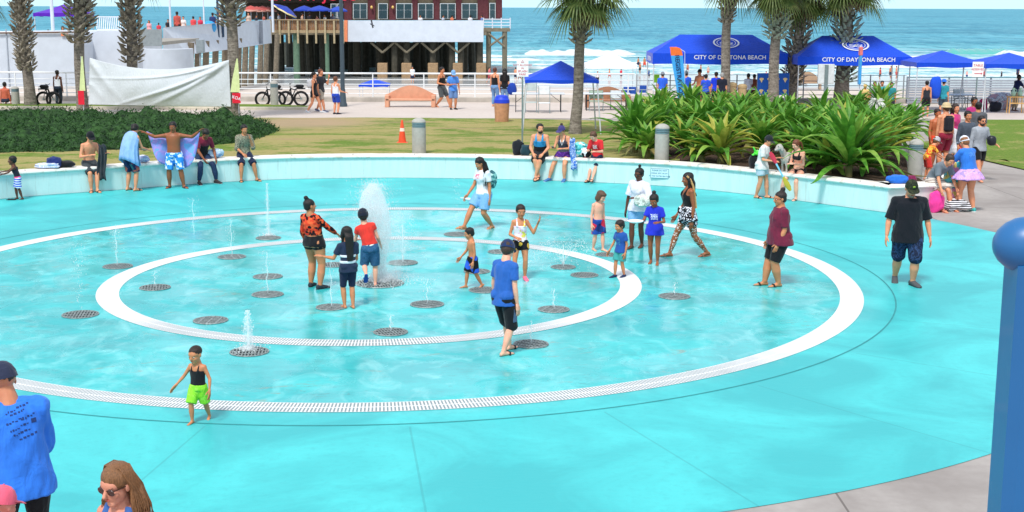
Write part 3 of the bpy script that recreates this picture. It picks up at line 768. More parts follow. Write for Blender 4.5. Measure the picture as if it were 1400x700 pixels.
        if s.det:
            for k in 'LR': s.hand(ex, k)
        else:
            for k in 'LR': ex.limb(s.wr[k], .014*hb, s.wr[k]+s.hd[k]*.075*hb, .010*hb, 6)
        remesh(s.ob, s.vox, 1, (lambda o, ex=ex: join_extra(o, ex)))
    def lipc(s):
        c = [int(s.skin[i:i+2], 16) for i in (0, 2, 4)]; c = (min(255, int(c[0]*.85)), int(c[1]*.58), int(c[2]*.6)); return '%02x%02x%02x' % c
    def hand(s, ex, k):
        hb = s.hb*(.5+.5*s.hh/(.135*s.hb)); W_, d = s.wr[k], s.hd[k]; sg = 1 if k == 'L' else -1
        # palm faces the thigh when the arm hangs, otherwise roughly down/inward
        pn = V((-sg, 0, 0)) if abs(d.z) > .6 else V((-sg*.4, 0, -1)); pn = (pn - d*pn.dot(d)).normalized(); sd_ = d.cross(pn)
        if sd_.y > 0 and abs(d.z) > .6: sd_ = -sd_
        if abs(d.z) <= .6 and sd_.dot(V((-sg, 0, 0))) < 0: sd_ = -sd_
        rs = [(W_-d*.01*hb, sd_, pn, .014*hb, .012*hb), (W_+d*.012*hb, sd_, pn, .018*hb, .011*hb), (W_+d*.038*hb, sd_, pn, .023*hb, .011*hb), (W_+d*.052*hb, sd_, pn, .022*hb, .009*hb), (W_+d*.056*hb, sd_, pn, .016*hb, .005*hb)]
        ex.rings(rs, 0, True, 8)
        for j, (o, L) in enumerate(((.016, .042), (.0055, .047), (-.005, .043), (-.0155, .034))):
            a = W_+d*.050*hb+sd_*o*hb; cu = .35
            for q, (ln, bend) in enumerate(((.45, .15), (.32, .5), (.26, .9))):
                dd = (d*cos(bend*cu*2)+pn*sin(bend*cu*2)).normalized(); b = a+dd*ln*L*hb; r = (.0052-.0007*q)*hb
                ex.limb(a, r, b, r*.9, 6); a = b
        a = W_+d*.014*hb+sd_*.016*hb+pn*.004*hb
        for ln, q in ((.024, .75), (.020, .45)):
            dd = (d*1.0+sd_*q+pn*.35).normalized(); b = a+dd*ln*hb; ex.limb(a, .0066*hb, b, .0055*hb, 6); a = b
    def part(s, mb, name, m, vox=None, sm=2, wr=0, label=None, seed=None):
        o = mb.build(name, m, s.root)
        if label: o['label'] = label
        remesh(o, vox or s.vox*1.05, sm, wrinkle(wr*s.hb/1.75, seed=hash(s.label) % 97 if seed is None else seed) if wr else None); return o
    def solid(s, mb, name, m, label=None):
        o = mb.build(name, m, s.root)
        if label: o['label'] = label
        return o
    # ---- clothing
    def shirt(s, m, hem=.47, sleeve=.55, loose=.014, name='shirt', flare=.022, wr=.006, top=.832, label=None, sf=.012):
        mb = MB(); hb = s.hb; hem = hem if not s.sitting else max(hem, .505); s.tor(mb, hem, top, loose, 20, flare)
        c, up, x, f = s.at(.80)
        for k in 'LR':
            if hem < .49 and not s.sitting and not getattr(s, 'plain', 0):
                gl = s.hipj[k] + V((0, .022*hb, .022*hb)); r = .052*hb*(1+(s.g-1)*.8)+loose*.9+.008; mb.ell(gl, (r, r, r*.8), n=12, m=8)
            if sleeve > 0:
                mb.limb(c+up*.010*hb, .040*hb+loose*.5, s.sh[k], .034*hb*(.9 if s.fem else 1)*(1+(s.g-1)*.6)+loose*.8, 12)
                s.farm(mb, k, 0, sleeve, loose*.9, sf, 12)
        if s.fem and hb > 1.35:
            c, up, x, f = s.at(.725)
            for sg in (1, -1): mb.ell(c+x*(sg*.040*hb)+f*.042*hb*s.g, (.038*hb*s.g**.5+loose*.6,)*3, n=10, m=8)
        return s.part(mb, name, m, wr=wr, label=label)
    def tank(s, m, hem=.49, loose=.010, name='tank_top', top=.745, label=None, wr=.005, strap=.013):
        mb = MB(); hb = s.hb; hem = hem if not s.sitting else max(hem, .505); s.tor(mb, hem, top, loose, 20)
        for sg in (1, -1):
            for fr in (1, -1):
                pts = []; q = [(.735, 1.0), (.765, .95), (.79, .70), (.822, .06)]
                for z, e in q:
                    c, up, x, f = s.at(z); T = interp(z, [(a[0], a[2]) for a in s.table])*hb*(1+(s.g-1)*.6)
                    pts.append(c+x*(sg*.050*hb*(1 if z < .8 else .92)*s.shw)+f*(fr*(T*e+loose*.6)+.006*hb)+up*(.012*hb if z > .8 else 0))
                mb.tube(pts, strap*hb, 8)
        if s.fem and hb > 1.35:
            c, up, x, f = s.at(.725)
            for sg in (1, -1): mb.ell(c+x*(sg*.040*hb)+f*.042*hb*s.g, (.038*hb*s.g**.5+loose*.6,)*3, n=10, m=8)
        return s.part(mb, name, m, wr=wr, label=label)
    def bottoms(s, m, length=.85, loose=.012, name='shorts', waist=.565, flare=.02, wr=.005, label=None):
        mb = MB(); hb = s.hb; s.tor(mb, .475, waist, loose, 20)
        for k in 'LR':
            gl = s.hipj[k] + V((0, .020*hb, -.008*hb)); r = .054*hb*(1+(s.g-1)*.8)+loose*.6; mb.ell(gl, (r, r, r), n=12, m=8)
            s.fleg(mb, k, 0, length, loose, flare if length <= 1.3 else 0, 14)
        return s.part(mb, name, m, wr=wr, label=label)
    def briefs(s, m, waist=.545, name='bikini_bottom', t=.14):
        mb = MB(); hb = s.hb; s.tor(mb, .478, waist, .006, 20)
        for k in 'LR':
            gl = s.hipj[k] + V((0, .022*hb, -.012*hb)); r = .058*hb*(1+(s.g-1)*.9)+.006; mb.ell(gl, (r, r, r), n=12, m=8); s.fleg(mb, k, 0, t, .006)
        return s.part(mb, name, m)
    def skirt(s, m, z0, z1, flare, name='skirt', n=64, ruff=.018):
        mb = MB(); rs = []; hb = s.hb; vs = []; fs = []
        for j in range(7):
            t = j/6; z = z1+(z0-z1)*t; c, up, x, f = s.at(z); a = interp(z, [(q[0], q[1]) for q in s.table])*hb*s.g+.012+flare*t; b = interp(z, [(q[0], q[2]) for q in s.table])*hb*s.g+.012+flare*t
            for i in range(n):
                th = 2*pi*i/n; w = 1+ruff*t*8*(.6*sin(9*th+z*7)+.4*sin(15*th+1))*.35/1; vs.append(c+x*(a*cos(th)*w)+f*(b*sin(th)*w))
        for j in range(6):
            for i in range(n): fs.append((j*n+i, j*n+(i+1) % n, (j+1)*n+(i+1) % n, (j+1)*n+i))
        mb.add(vs, fs); o = mb.build(name, m, s.root); md = o.modifiers.new('t', 'SOLIDIFY'); md.thickness = .006; return o
    def _h(s, a, b, c): return s.headc + s.hM @ V((a*s.hh, b*s.hh, c*s.hh))
    def hair(s, col='1a1412', kind='short', length=.5, side=0, name='hair'):
        hh = s.hh; M = s.hM; mb = MB(); wide = 1+(s.g-1)*.2
        e = lambda c_, r, n=16, m=12: mb.ell(s._h(*c_), tuple(q*hh for q in r), M, n=n, m=m)
        if kind == 'buzz': e((0, .055, .175), (.345*wide, .405, .335))
        else:
            if kind == 'flow': e((0, .065, .19), (.378*wide, .43, .355)); e((0, .22, -.02), (.31*wide, .26, .32))
            else:
                e((0, .07, .185), (.37*wide, .425, .35)); e((0, .20, -.02), (.30*wide, .27, .30))
                for sg in (1, -1): e((sg*.26, .05, .08), (.115, .22, .22), 10, 8)
            if kind in ('mop', 'bob'): e((0, -.18, .32), (.29, .20, .15))
        if kind == 'bun': e((0, .22, .62), (.17, .17, .15)); e((0, .10, .52), (.13, .13, .08))
        if kind == 'topknot': e((0, .12, .66), (.13, .13, .14)); e((0, .10, .52), (.10, .10, .08))
        if kind in ('bob',):
            for sg in (1, -1): e((sg*.28, .06, -.12), (.12, .26, .34), 10, 8)
            e((0, .26, -.2), (.30, .20, .34))
        if kind == 'pony':
            mb.limb(s._h(0, .42, .15), .07*hh, s._h(0, .60, -.05), .10*hh, 8); mb.limb(s._h(0, .60, -.05), .10*hh, s._h(.03, .52, -.5-length), .05*hh, 8)
        if kind in ('long', 'side'):
            n = 5; pts = [s._h(0, .16, .25)]
            for i in range(1, n+1):
                t = i/n; q = s._h(side*.22*t, .30+.10*t, 0); pts.append(V((q.x, q.y+.02, s.headc.z+.25*hh - t*(length+.12))))
            rs = []
            for i, p in enumerate(pts):
                t = i/n; w = (.36-.12*t)*hh; th = (.20-.05*t)*hh; rs.append((p, M @ V((1, 0, 0)), M @ V((0, 1, 0)), w, th))
            mb.rings(rs, 0, True, 14)
            for sg in (1, -1):
                a = s._h(sg*.30, .02, .15); b = s._h(sg*.33, -.02, -.35); mb.tube([a, (a+b)/2+s.hM@V((sg*.05*hh, 0, 0)), b, b+V((0, 0, -length*.55))], [.12*hh, .13*hh, .11*hh, .05*hh], 8)
        if kind == 'flow':                        # parted hair falling behind the ears on to the shoulders, strand by strand
            rr = random.Random(5)
            for i in range(60):
                sg = 1 if i % 2 else -1; u = rr.random(); a0 = s._h(sg*.05, .0+.20*u, .44); a1 = s._h(sg*(.33+.03*u), .20*u+.02, .25); a2 = s._h(sg*(.37+.04*u), .10+.25*u, -.10)
                a3 = a2+V((sg*.03+rr.uniform(-.02, .02), rr.uniform(-.02, .02), -.13)); a4 = a3+V((rr.uniform(-.03, .03), rr.uniform(-.03, .02), -length*rr.uniform(.35, .6)))
                mb.tube([a0, a1, a2, a3, a4], [.03*hh, .045*hh, .05*hh, .045*hh, .012*hh], 6)
            s.strands = (rr.random(), length)
            rs = [(s._h(0, .30-.02*i, .2-.32*i), s.hM @ V((1, 0, 0)), s.hM @ V((0, 1, 0)), (.34-.02*i)*hh, .15*hh) for i in range(4)]; mb.rings(rs, 0, True, 14)
        if kind == 'flow':
            ex = MB(); rr = random.Random(11)
            for i in range(230):
                sg = 1 if i % 2 else -1; u = rr.random(); k = rr.uniform(1.0, 1.07); a0 = s._h(sg*.03, .36*u-.06, .50-.04*u); a1 = s._h(sg*(.33+.03*u)*k, .30*u-.04, .30); a2 = s._h(sg*(.385+.04*rr.random())*k, .10+.32*u, -.10)
                a3 = a2+V((sg*.03+rr.uniform(-.03, .03), rr.uniform(-.03, .03), -.13)); a4 = a3+V((rr.uniform(-.05, .05), rr.uniform(-.05, .05), -length*rr.uniform(.35, .8)))
                pp = [a0, a0.lerp(a1, .5)+s.hM @ V((sg*.10*hh*.6, 0, .085*hh)), a1, a2, a3, a4]; ex.tube(pp, [.004, .0055, .0055, .005, .004, .001], 4)
            o = mb.build(name, hairm(col), s.root); remesh(o, min(s.vox, .011), 1, lambda o, ex=ex: (wrinkle(.004)(o), join_extra(o, ex))); return o
        return s.part(mb, name, hairm(col), vox=min(s.vox, .011 if s.det else .03), sm=1, wr=.004)
    def cap(s, m, brim=0, col2=None, back=False, name='cap', bl=.34):
        hh = s.hh; M = s.hM; mb = MB(); rs = []
        for t in (0, .25, .5, .72, .88, .97):
            a = t*pi/2; z = .08+.50*sin(a); k = cos(a)
            rs.append((s._h(0, .05, z), M @ V((1, 0, 0)), M @ V((0, 1, 0)), .395*hh*max(k, .1)**.8, .455*hh*max(k, .1)**.8))
        mb.rings(rs, 0, True, 20); mb.ell(s._h(0, .05, .585), (.03*hh,)*3, n=6, m=4)
        o = mb.build(name, m, s.root)
        sg = -1 if not back else 1; b = MB(); vs = []; n = 14
        for up_ in (0, 1):
            for i in range(n+1):
                a = pi*i/n; vs.append(s._h(.36*cos(a), .05+sg*(.30+.12+bl*sin(a)**.7), .10+.025*up_-.10*sin(a)+.05*(1-abs(cos(a))) + 0)); 
            for i in range(n+1):
                a = pi*i/n; vs.append(s._h(.36*cos(a), .05+sg*(.40*sin(a)), .13+.025*up_))
        q = n+1
        fs = []
        for i in range(n):
            fs += [(i, i+1, q+i+1, q+i), (2*q+i, 3*q+i, 3*q+i+1, 2*q+i+1), (i, 2*q+i, 2*q+i+1, i+1)]
        b.add(vs, fs); bo = b.build('brim', col2 or m, o); return o
    def hat(s, m, r=.62, name='sun_hat'):
        hh = s.hh; M = s.hM; mb = MB(); rs = []; X, Y_ = M @ V((1, 0, 0)), M @ V((0, 1, 0))
        for z, k in ((.07, r), (.10, r*1.02), (.16, .42), (.35, .39), (.50, .31), (.56, .12)): rs.append((s._h(0, .05, z), X, Y_, k*hh, k*1.08*hh))
        mb.rings(rs, 0, True, 24); return mb.build(name, m, s.root)
    def glasses(s, m=None, name='sunglasses', clear=False, big=1.0):
        mb = MB(); hh = s.hh; m = m or mat('0d0c0e', .12, 0, bump=0, spec=.8)
        for sg in (1, -1):
            if clear:
                pts = [s._h(sg*.135+.085*cos(a), -.385, -.01+.065*sin(a)) for a in [2*pi*i/10 for i in range(10)]]; mb.tube(pts, .010*hh, 5, closed=True)
            else: mb.ell(s._h(sg*.135*big**.5, -.365, -.015), (.105*hh*big, .03*hh, .075*hh*big), s.hM, 0, 12, 6)
            mb.tube([s._h(sg*.235, -.35, .02), s._h(sg*.31, -.20, .03), s._h(sg*.345, .04, .02)], .014*hh, 5)
        mb.tube([s._h(-.06, -.385, .02), s._h(.06, -.385, .02)], .012*hh, 5); return s.solid(mb, name, m)
    def beard(s, col='17110e'):
        mb = MB(); hh = s.hh
        mb.ell(s._h(0, -.13, -.36), (.245*hh, .27*hh, .19*hh), s.hM, n=14, m=10)
        for sg in (1, -1): mb.ell(s._h(sg*.22, -.06, -.18), (.06*hh, .12*hh, .16*hh), s.hM, n=8, m=6)
        return s.part(mb, 'beard', hairm(col), vox=.011, sm=1)
    def shoes(s, m, kind='sandal', sole=None):
        hb = s.hb
        for k in 'LR':
            mb = MB(); fd = V((sin(s.fy[k]), -cos(s.fy[k]), 0)); pt = radians(s.fp[k]); fd = V((fd.x*cos(pt), fd.y*cos(pt), -sin(pt))); s_ = fd.cross(V((0, 0, 1))).normalized(); u = s_.cross(fd); A = s.an[k]
            if kind == 'sandal':
                rs = []
                for t, w in ((-.045, .012), (-.035, .021), (0, .023), (.05, .027), (.09, .031), (.115, .025), (.125, .010)): rs.append((A+fd*t*hb-u*.045*hb, s_, u, w*hb, .007*hb))
                mb.rings(rs, 0, True, 10)
                mb.tube([A+fd*.05*hb-s_*.029*hb-u*.042*hb, A+fd*.06*hb-s_*.016*hb-u*.014*hb, A+fd*.06*hb+s_*.016*hb-u*.014*hb, A+fd*.05*hb+s_*.029*hb-u*.042*hb], .010*hb, 6)
                mb.build('sandal', m, s.root)
            else:
                rs = [(A-fd*.046*hb-u*.018*hb, s_, u, .008*hb, .012*hb), (A-fd*.040*hb-u*.018*hb, s_, u, .021*hb, .024*hb), (A-u*.010*hb, s_, u, .026*hb, .034*hb), (A+fd*.04*hb-u*.020*hb, s_, u, .028*hb, .026*hb),
                      (A+fd*.09*hb-u*.027*hb, s_, u, .031*hb, .018*hb), (A+fd*.12*hb-u*.032*hb, s_, u, .025*hb, .012*hb), (A+fd*.130*hb-u*.035*hb, s_, u, .010*hb, .007*hb)]
                mb.rings(rs, 0, True, 12); o = mb.build('shoe', m, s.root)
                sb = MB(); rs = []
                for t, w in ((-.050, .012), (-.040, .024), (0, .026), (.05, .030), (.09, .033), (.12, .027), (.135, .012)): rs.append((A+fd*t*hb-u*.044*hb, s_, u, w*hb, .009*hb))
                sb.rings(rs, 0, True, 10); sb.build('sole', sole or mat('e6e6e6', .5), o)
def stand(px, py, top, extra=1.0):               # ground point under the feet, and the height that reaches pixel row 'top'
    p = W(px, py); d = (at(px, top, p.y).z - p.z)*extra; return p, d
# ---------------------------------------------------------------- people on the splash deck
BLK = cloth('15161b'); NAVY = cloth('1b2440'); WHT = cloth('dfe2e8', .05); RED = cloth('e0392f'); ROY = cloth('2433c0'); MAR = cloth('6b1f38')
DENIM = pattern(['7fb0dc', '6ea2d2', '8fbce4'], 60, 'noise'); JEAN = pattern(['22324f', '2c4062', '1c2942'], 60, 'noise'); DJEAN = pattern(['31567a', '3f6b92', '274868'], 60, 'noise')
SK1, SK2, SK3, SK4, SK5 = 'e09a74', 'c9855c', '985a38', '5e3726', 'efb094'
SAND = mat('17171a', .7); GREYSH = cloth('7f8286')
def P(label, px, py, top, yaw, extra=1.0, **k):
    p, h = stand(px, py, top, extra); return Person(label, p, yaw, h, **k)
def Sit(label, px, yaw=0, h=1.72, back=.26, feet=None, hipz=.725, **k):
    p, n = wall_at(px); base = math.degrees(atan2(-n.x, n.y)); q = p+n*back; q.z = 0
    f = (back+.10)/1.7
    return Person(label, q, base+yaw, h, hip=hipz, feet=feet or {'L': (.07, f, 0, 12), 'R': (.07, f+.02, 0, 12)}, **k)

a = P('toddler in black tank top and lime green shorts walking barefoot over the drain ring', 273, 577, 470, -18, hs=1.62, g=1.08, skin=SK2, vox=.009, arms={'L': ((.5, .0, -1), (.15, .35, -.75)), 'R': ((.6, .15, -.9), (.45, .35, -.6))}, feet={'L': (.05, -.17, .01, 15, 15), 'R': (.05, .10, 0, 5)}, head=(-8, 12, 0))
a.tank(BLK, hem=.47); a.bottoms(pattern(['8fdc3c', '86d233', 'a3e650'], 20, 'noise'), .98, .016, waist=.55); a.hair('2a1c15', 'buzz')
a = P('woman in red and black long sleeve crop top and black high waist shorts leaning back', 431, 394, 272, 148, extra=1.02, fem=True, g=1.34, skin=SK2, lean=-9, hunch=-6, vox=.012, arms={'L': ((.25, .15, -1), (.1, .5, -.8)), 'R': ((.35, .75, -.75), (-.1, 1, -.55))}, feet={'L': (.085, .03, 0, 20), 'R': (.085, -.02, 0, 15)}, head=(-30, -6, 0))
a.shirt(pattern(['e2492c', '20151a', 'd93a26', '2b1a1f', 'f0653a'], 26), hem=.605, sleeve=1.9, loose=.007, sf=.002, name='rash_top'); a.bottoms(BLK, .30, .006, waist=.60, name='swim_shorts', flare=.0); a.hair('191214', 'bun'); a.shoes(mat('2b2f38', .8), 'shoe', mat('22252b'))
a = P('girl with long dark hair in navy shirt with two white stripes, back turned', 477, 422, 309, 205, hs=1.2, skin=SK2, vox=.011, arms={'L': ((.35, .25, -.8), (.75, .65, .12)), 'R': ((.1, .1, -1), (.0, .7, -.5))}, feet={'L': (.045, .02, 0, 5), 'R': (.045, -.03, 0, 5)}, head=(10, 8, 0))
a.shirt(cloth('222f48'), hem=.47, sleeve=.65); a.bottoms(NAVY, 1.0, .006, flare=.006, name='leggings'); a.hair('17110f', 'long', .36)
mb = MB(); a.tor(mb, .655, .685, .021, 24); a.tor(mb, .580, .612, .024, 24); a.part(mb, 'white_stripe', cloth('d5dbe2', .05), vox=.008, sm=1)
a = P('boy in red shirt, denim shorts and black cap running into the tall water plume', 507, 392, 288, 186, extra=1.03, hs=1.2, skin=SK5, lean=8, side=15, vox=.011, arms={'L': ((.2, .4, -.9), (-.1, .9, -.1)), 'R': ((.35, .1, -.9), (.2, .6, -.6))}, feet={'L': (.06, -.16, .16, 5, 50), 'R': (.06, .03, 0, 8)})
a.shirt(RED, hem=.56, sleeve=.35); a.bottoms(DJEAN, .98, .018); a.hair('1a1412', 'short'); a.cap(cloth('1a2030')); a.shoes(mat('27408c', .8), 'sandal')
mb = MB(); a.tor(mb, .545, .565, .016, 24); a.part(mb, 'waistband', cloth('e8e2da', .05), vox=.008, sm=1)
a = P('woman with long black wavy hair in white tee and light denim shorts stepping left', 661, 313, 207, -48, fem=True, g=1.12, skin=SK2, vox=.012, hunch=6, arms={'L': ((.12, -.1, -1), (.08, .1, -1)), 'R': ((.2, .25, -1), (.15, .55, -.75))}, feet={'L': (.05, -.10, 0, 5, 8), 'R': (.06, .27, .02, 10, -8)}, head=(-12, 24, 0))
a.shirt(WHT, hem=.515, sleeve=.6, loose=.018); a.bottoms(DENIM, .82, .024, flare=.02, name='denim_shorts'); a.hair('120e10', 'flow', .62); a.shoes(mat('b98f6c', .7), 'sandal')
a.e_w = a
BP_W = a
a = P('shirtless boy in black swim shorts with blue print walking left barefoot', 646, 394, 310, -72, hs=1.3, skin=SK2, vox=.010, lean=4, arms={'L': ((.1, -.1, -1), (.05, .2, -1)), 'R': ((.3, .25, -1), (.1, .6, -.7))}, feet={'L': (.04, -.15, .02, 5, 30), 'R': (.05, .10, 0, 5)}, head=(-8, 14, 0))
a.bottoms(pattern(['15161c', '15161c', '17181e', '2f5fd0'], 9), .98, .018, waist=.55); a.hair('17110f', 'short')
a = P('girl in white tank top with yellow print, black shorts and pink shoes, hand raised', 711, 382, 278, 6, hs=1.2, fem=True, skin=SK2, vox=.010, arms={'L': ((.5, .1, -.85), (.35, .25, .9)), 'R': ((.3, -.0, -1), (-.35, .7, -.1))}, feet={'L': (.06, .04, 0, 8), 'R': (.10, .10, 0, 15)}, head=(8, 8, 0))
a.tank(pattern(['f0e8f2', 'ecdfea', 'f3c0d6', 'ece6f0', 'ecd860', 'efe9f2'], 24), hem=.52); a.bottoms(pattern(['17171c', '17171c', '1a1a20', 'c9a23c'], 14), .45, .010, waist=.57); a.hair('231713', 'short'); a.hair('231713', 'buzz') if False else None; a.shoes(mat('f26a86', .6), 'shoe', mat('f6b7c4'))
a = P('boy in blue tee, black shorts and navy cap looking down, nearest the right grate', 689, 484, 329, 138, extra=1.02, hs=1.1, skin=SK5, vox=.010, hunch=10, arms={'L': ((.22, .0, -1), (.10, .28, -1)), 'R': ((.12, -.05, -1), (.05, .15, -1))}, feet={'L': (.055, .13, 0, 5), 'R': (.05, -.06, 0, 8)}, head=(28, 24, 0))
a.shirt(cloth('2a5fb0'), hem=.455, sleeve=.62, loose=.018); a.bottoms(BLK, 1.02, .020, name='shorts'); a.hair('3a2a20', 'short'); a.cap(cloth('1d2f58')); a.shoes(mat('15171f', .7), 'sandal')
mb = MB(); c = a.hipj['R'].lerp(a.kn['R'], .6); mb.box((c.x-.055*a.hb, c.y, c.z), (.02, .07, .2), bev=.008); a.solid(mb, 'side_panel', cloth('4b5f7c'))
a = P('shirtless child with chin length brown hair in blue and red swim shorts', 817, 343, 259, 35, hs=1.32, skin=SK5, vox=.010, arms={'L': ((.12, .0, -1), (.05, .1, -1)), 'R': ((.15, -.1, -1), (.05, .1, -1))}, feet={'L': (.05, .08, 0, 10), 'R': (.05, -.06, 0, 10)}, head=(20, 28, 0))
a.bottoms(pattern(['1d3f8e', '2450a6', 'c22a44', '1b3474'], 8), .92, .020, waist=.545); a.hair('5a4030', 'bob')
a = P('tall woman with topknot and sunglasses in white tee holding a rolled white towel', 871, 339, 228, -32, fem=True, skin=SK4, vox=.011, shw=1.12, arms={'L': ((.35, .25, -.85), (-.75, .7, .12)), 'R': ((.28, .05, -1), (.12, .12, -1))}, feet={'L': (.03, -.07, 0, 8), 'R': (.03, .09, 0, 8)}, head=(-10, 8, 0), side=4)
a.shirt(pattern(['e2e2ee', 'd6d6e6', 'eceaf4'], 10, 'noise'), hem=.47, sleeve=.85, loose=.030, sf=.02); a.bottoms(DENIM, .72, .018, name='denim_shorts'); a.hair('120d0c', 'topknot'); a.glasses(); J_W = a
a = P('little boy in dark blue tee and teal shorts with navy shoes', 848, 379, 300, -48, hs=1.45, skin=SK2, vox=.009, arms={'L': ((.2, -.1, -1), (.0, .25, -1)), 'R': ((.3, .2, -1), (.2, .4, -.8))}, feet={'L': (.05, -.05, 0, 10), 'R': (.05, .09, 0, 5)}, head=(-12, 12, 0))
K_B = a; a.shirt(cloth('22509c'), hem=.47, sleeve=.6, loose=.014); a.bottoms(cloth('3f9a96'), .85, .016); a.hair('1c1512', 'short'); a.shoes(mat('1c2b52', .8), 'shoe', mat('20305a'))
a = P('girl in royal blue tee and pale denim shorts holding out a white plate', 894, 361, 263, -14, hs=1.2, skin=SK3, fem=True, vox=.010, hunch=8, arms={'L': ((.3, .1, -1), (-.35, .8, .05)), 'R': ((.35, .35, -.9), (.35, .95, .0))}, feet={'L': (.055, .04, 0, 5), 'R': (.05, -.05, 0, 5)}, head=(-12, 24, 0))
a.shirt(ROY, hem=.43, sleeve=.62, loose=.020, flare=.03); a.bottoms(pattern(['b8cfe2', 'a8c2da', 'c6d8e8'], 40, 'noise'), .40, .02, name='denim_shorts'); a.hair('15100f', 'bun'); L_G = a
a = P('woman with long braids in black and white patterned outfit striding left', 940, 351, 230, -82, fem=True, skin=SK3, vox=.011, arms={'L': ((.1, -.15, -1), (.05, .12, -1)), 'R': ((.2, .15, -1), (.1, .5, -.8))}, feet={'L': (.03, -.21, .015, 5, 12), 'R': (.03, .20, 0, 5)}, head=(0, 8, 0))
PBW = pattern(['14141a', 'dcdce6', '17171d', '1b1b22', 'e6e6f0'], 48); SPK = pattern(['8a5638', '7d4c32', 'd8d0cc', '8a5638', '915c3c'], 55)
a.tank(BLK, hem=.60); a.bottoms(SPK, 1.88, .003, flare=0, name='glint_speckled_legs', waist=.56); a.bottoms(PBW, .50, .016, name='patterned_shorts', waist=.58); a.skirt(PBW, .46, .62, .04, 'short_skirt', ruff=.01); a.hair('151113', 'long', .56); a.shoes(mat('7a5a48', .7), 'sandal')  # lower legs are bare wet skin, water glints painted as pale speckles
mb = MB(); b = a.headc; hh = a.hh; mb.tube([a._h(.30, -.12, .3), a._h(.36, .1, .0), a._h(.38, .25, -.5), a._h(.36, .3, -1.2), a._h(.34, .3, -2.2)], .022, 6); a.solid(mb, 'blonde_braid', hairm('c79a62')); M_W = a
a = P('woman in maroon tee and black knee shorts facing left, glasses, hair tied back', 1064, 391, 259, -78, fem=True, g=1.42, belly=.035, skin=SK2, vox=.012, arms={'L': ((.12, .02, -1), (.02, .42, -.9)), 'R': ((.15, .1, -1), (.0, .4, -.9))}, feet={'L': (.05, .02, 0, 5), 'R': (.05, .13, 0, 5)}, head=(0, 4, 0), shw=.92)
a.shirt(MAR, hem=.455, sleeve=.85, loose=.018, flare=.03); a.bottoms(BLK, 1.0, .012, flare=.012, name='knee_shorts'); a.hair('241917', 'bun'); a.hair; a.glasses(mat('a03028', .4), 'glasses', clear=True); a.shoes(SAND, 'sandal')
a = P('big man in plain black tee, navy patterned shorts and dark green cap walking toward us', 1237, 390, 243, -4, g=1.30, belly=.02, skin=SK1, vox=.012, shw=1.12, arms={'L': ((.30, .0, -1), (.16, .18, -1)), 'R': ((.32, .0, -1), (.14, .22, -1))}, feet={'L': (.065, .02, 0, 20), 'R': (.06, -.16, .015, 10, 18)}, head=(6, 22, 0))
a.shirt(cloth('14171f'), hem=.42, sleeve=.95, loose=.022, sf=.018); a.bottoms(pattern(['1a2238', '1f2b48', '31466c', '151b2c'], 12, 'noise'), 1.02, .024, name='shorts'); a.hair('5a4538', 'buzz'); a.cap(pattern(['2b3326', '20251d', '38402c'], 20, 'noise')); a.shoes(mat('4b4d50', .8), 'shoe', mat('3a3b3e')); a.beard('8a7364')
mb = MB(); mb.ell(a._h(0, -.40, .34), (.09*a.hh, .03*a.hh, .07*a.hh), a.hM, 0, 10, 6); a.solid(mb, 'cap_emblem', mat('8fa83a', .7))

# ---------------------------------------------------------------- people along the wall
a = P('small boy in black tank and blue striped shorts leaning left with hand on the wall', 26, 273, 214, -75, extra=1.03, hs=1.45, skin=SK4, vox=.013, lean=16, arms={'L': ((.2, .7, -.6), (.1, 1, -.25)), 'R': ((.2, .75, -.5), (.1, 1, -.15))}, feet={'L': (.05, -.08, 0, 5, 10), 'R': (.05, .04, 0, 5)}, head=(6, 0, 0))
a.tank(cloth('1d2030'), hem=.52); a.bottoms(pattern(['2b4fd0', 'dfe4f4'], 5.5, 'stripe'), .95, .018, waist=.53); a.hair('110d0c', 'short')
mb = MB(); a.tor(mb, .525, .565, .020, 24); a.part(mb, 'waistband', cloth('f0568c', .05), vox=.010, sm=1)
a = Sit('shirtless man in black cap and grey shorts sitting on wall, hands in a dark garment', 128, 4, h=1.74, skin=SK1, vox=.014, lean=6, hunch=12, arms={'L': ((.28, .12, -.9), (.25, .85, .25)), 'R': ((.28, .12, -.9), (-.65, .8, .2))}, feet={'L': (.01, .25, .0, 5), 'R': (.06, .20, .0, 25)}, head=(0, 22, 0))
a.bottoms(cloth('3b4146'), .92, .022); a.hair('1d1512', 'buzz'); a.cap(cloth('15171d')); a.shoes(SAND); Q_M = a
p = W(180, 261); a = Person('man in floral shorts with pale blue towel wrapped over his shoulders, back turned', V((p.x, p.y, 0)), 150, 1.78, skin=SK1, vox=.014, hunch=22, lean=6, arms={'L': ((.1, .4, -.9), (-.2, .8, -.2)), 'R': ((.1, .4, -.9), (-.2, .8, -.2))}, feet={'L': (.08, .0, 0, 10), 'R': (.08, .0, 0, 10)}, head=(20, 30, 0))
a.bottoms(pattern(['27375e', '8e3a52', '1d2b4e', '2f6a74', 'b05a50', '223056'], 13), .98, .022); a.hair('1a1412', 'short'); a.shoes(mat('1d1c22', .7))
mb = MB(); n = 30; vs = []; fs = []
zz = [(.865, .055, .05), (.84, .085, .065), (.81, .120, .075), (.76, .128, .088), (.68, .132, .098), (.60, .140, .105), (.52, .150, .115), (.46, .158, .125)]
for j, (z, rx, ry) in enumerate(zz):
    c, up, x, f = a.at(min(z, .86)) if z >= .52 else a.at(z)
    for i in range(n+1):
        th = radians(125) - radians(-290)*0 - 2*pi*(i/n)*(.86) ; w = 1+.09*sin(i*2.1+j*.25)*(j/7); dz = .05+.07*sin(i/n*pi*2+.6)
        q = c + x*(rx*a.hb*cos(th)*w) + f*(ry*a.hb*sin(th)*w - .01) + V((0, 0, -dz*(j/7)*a.hb)); vs.append(q)
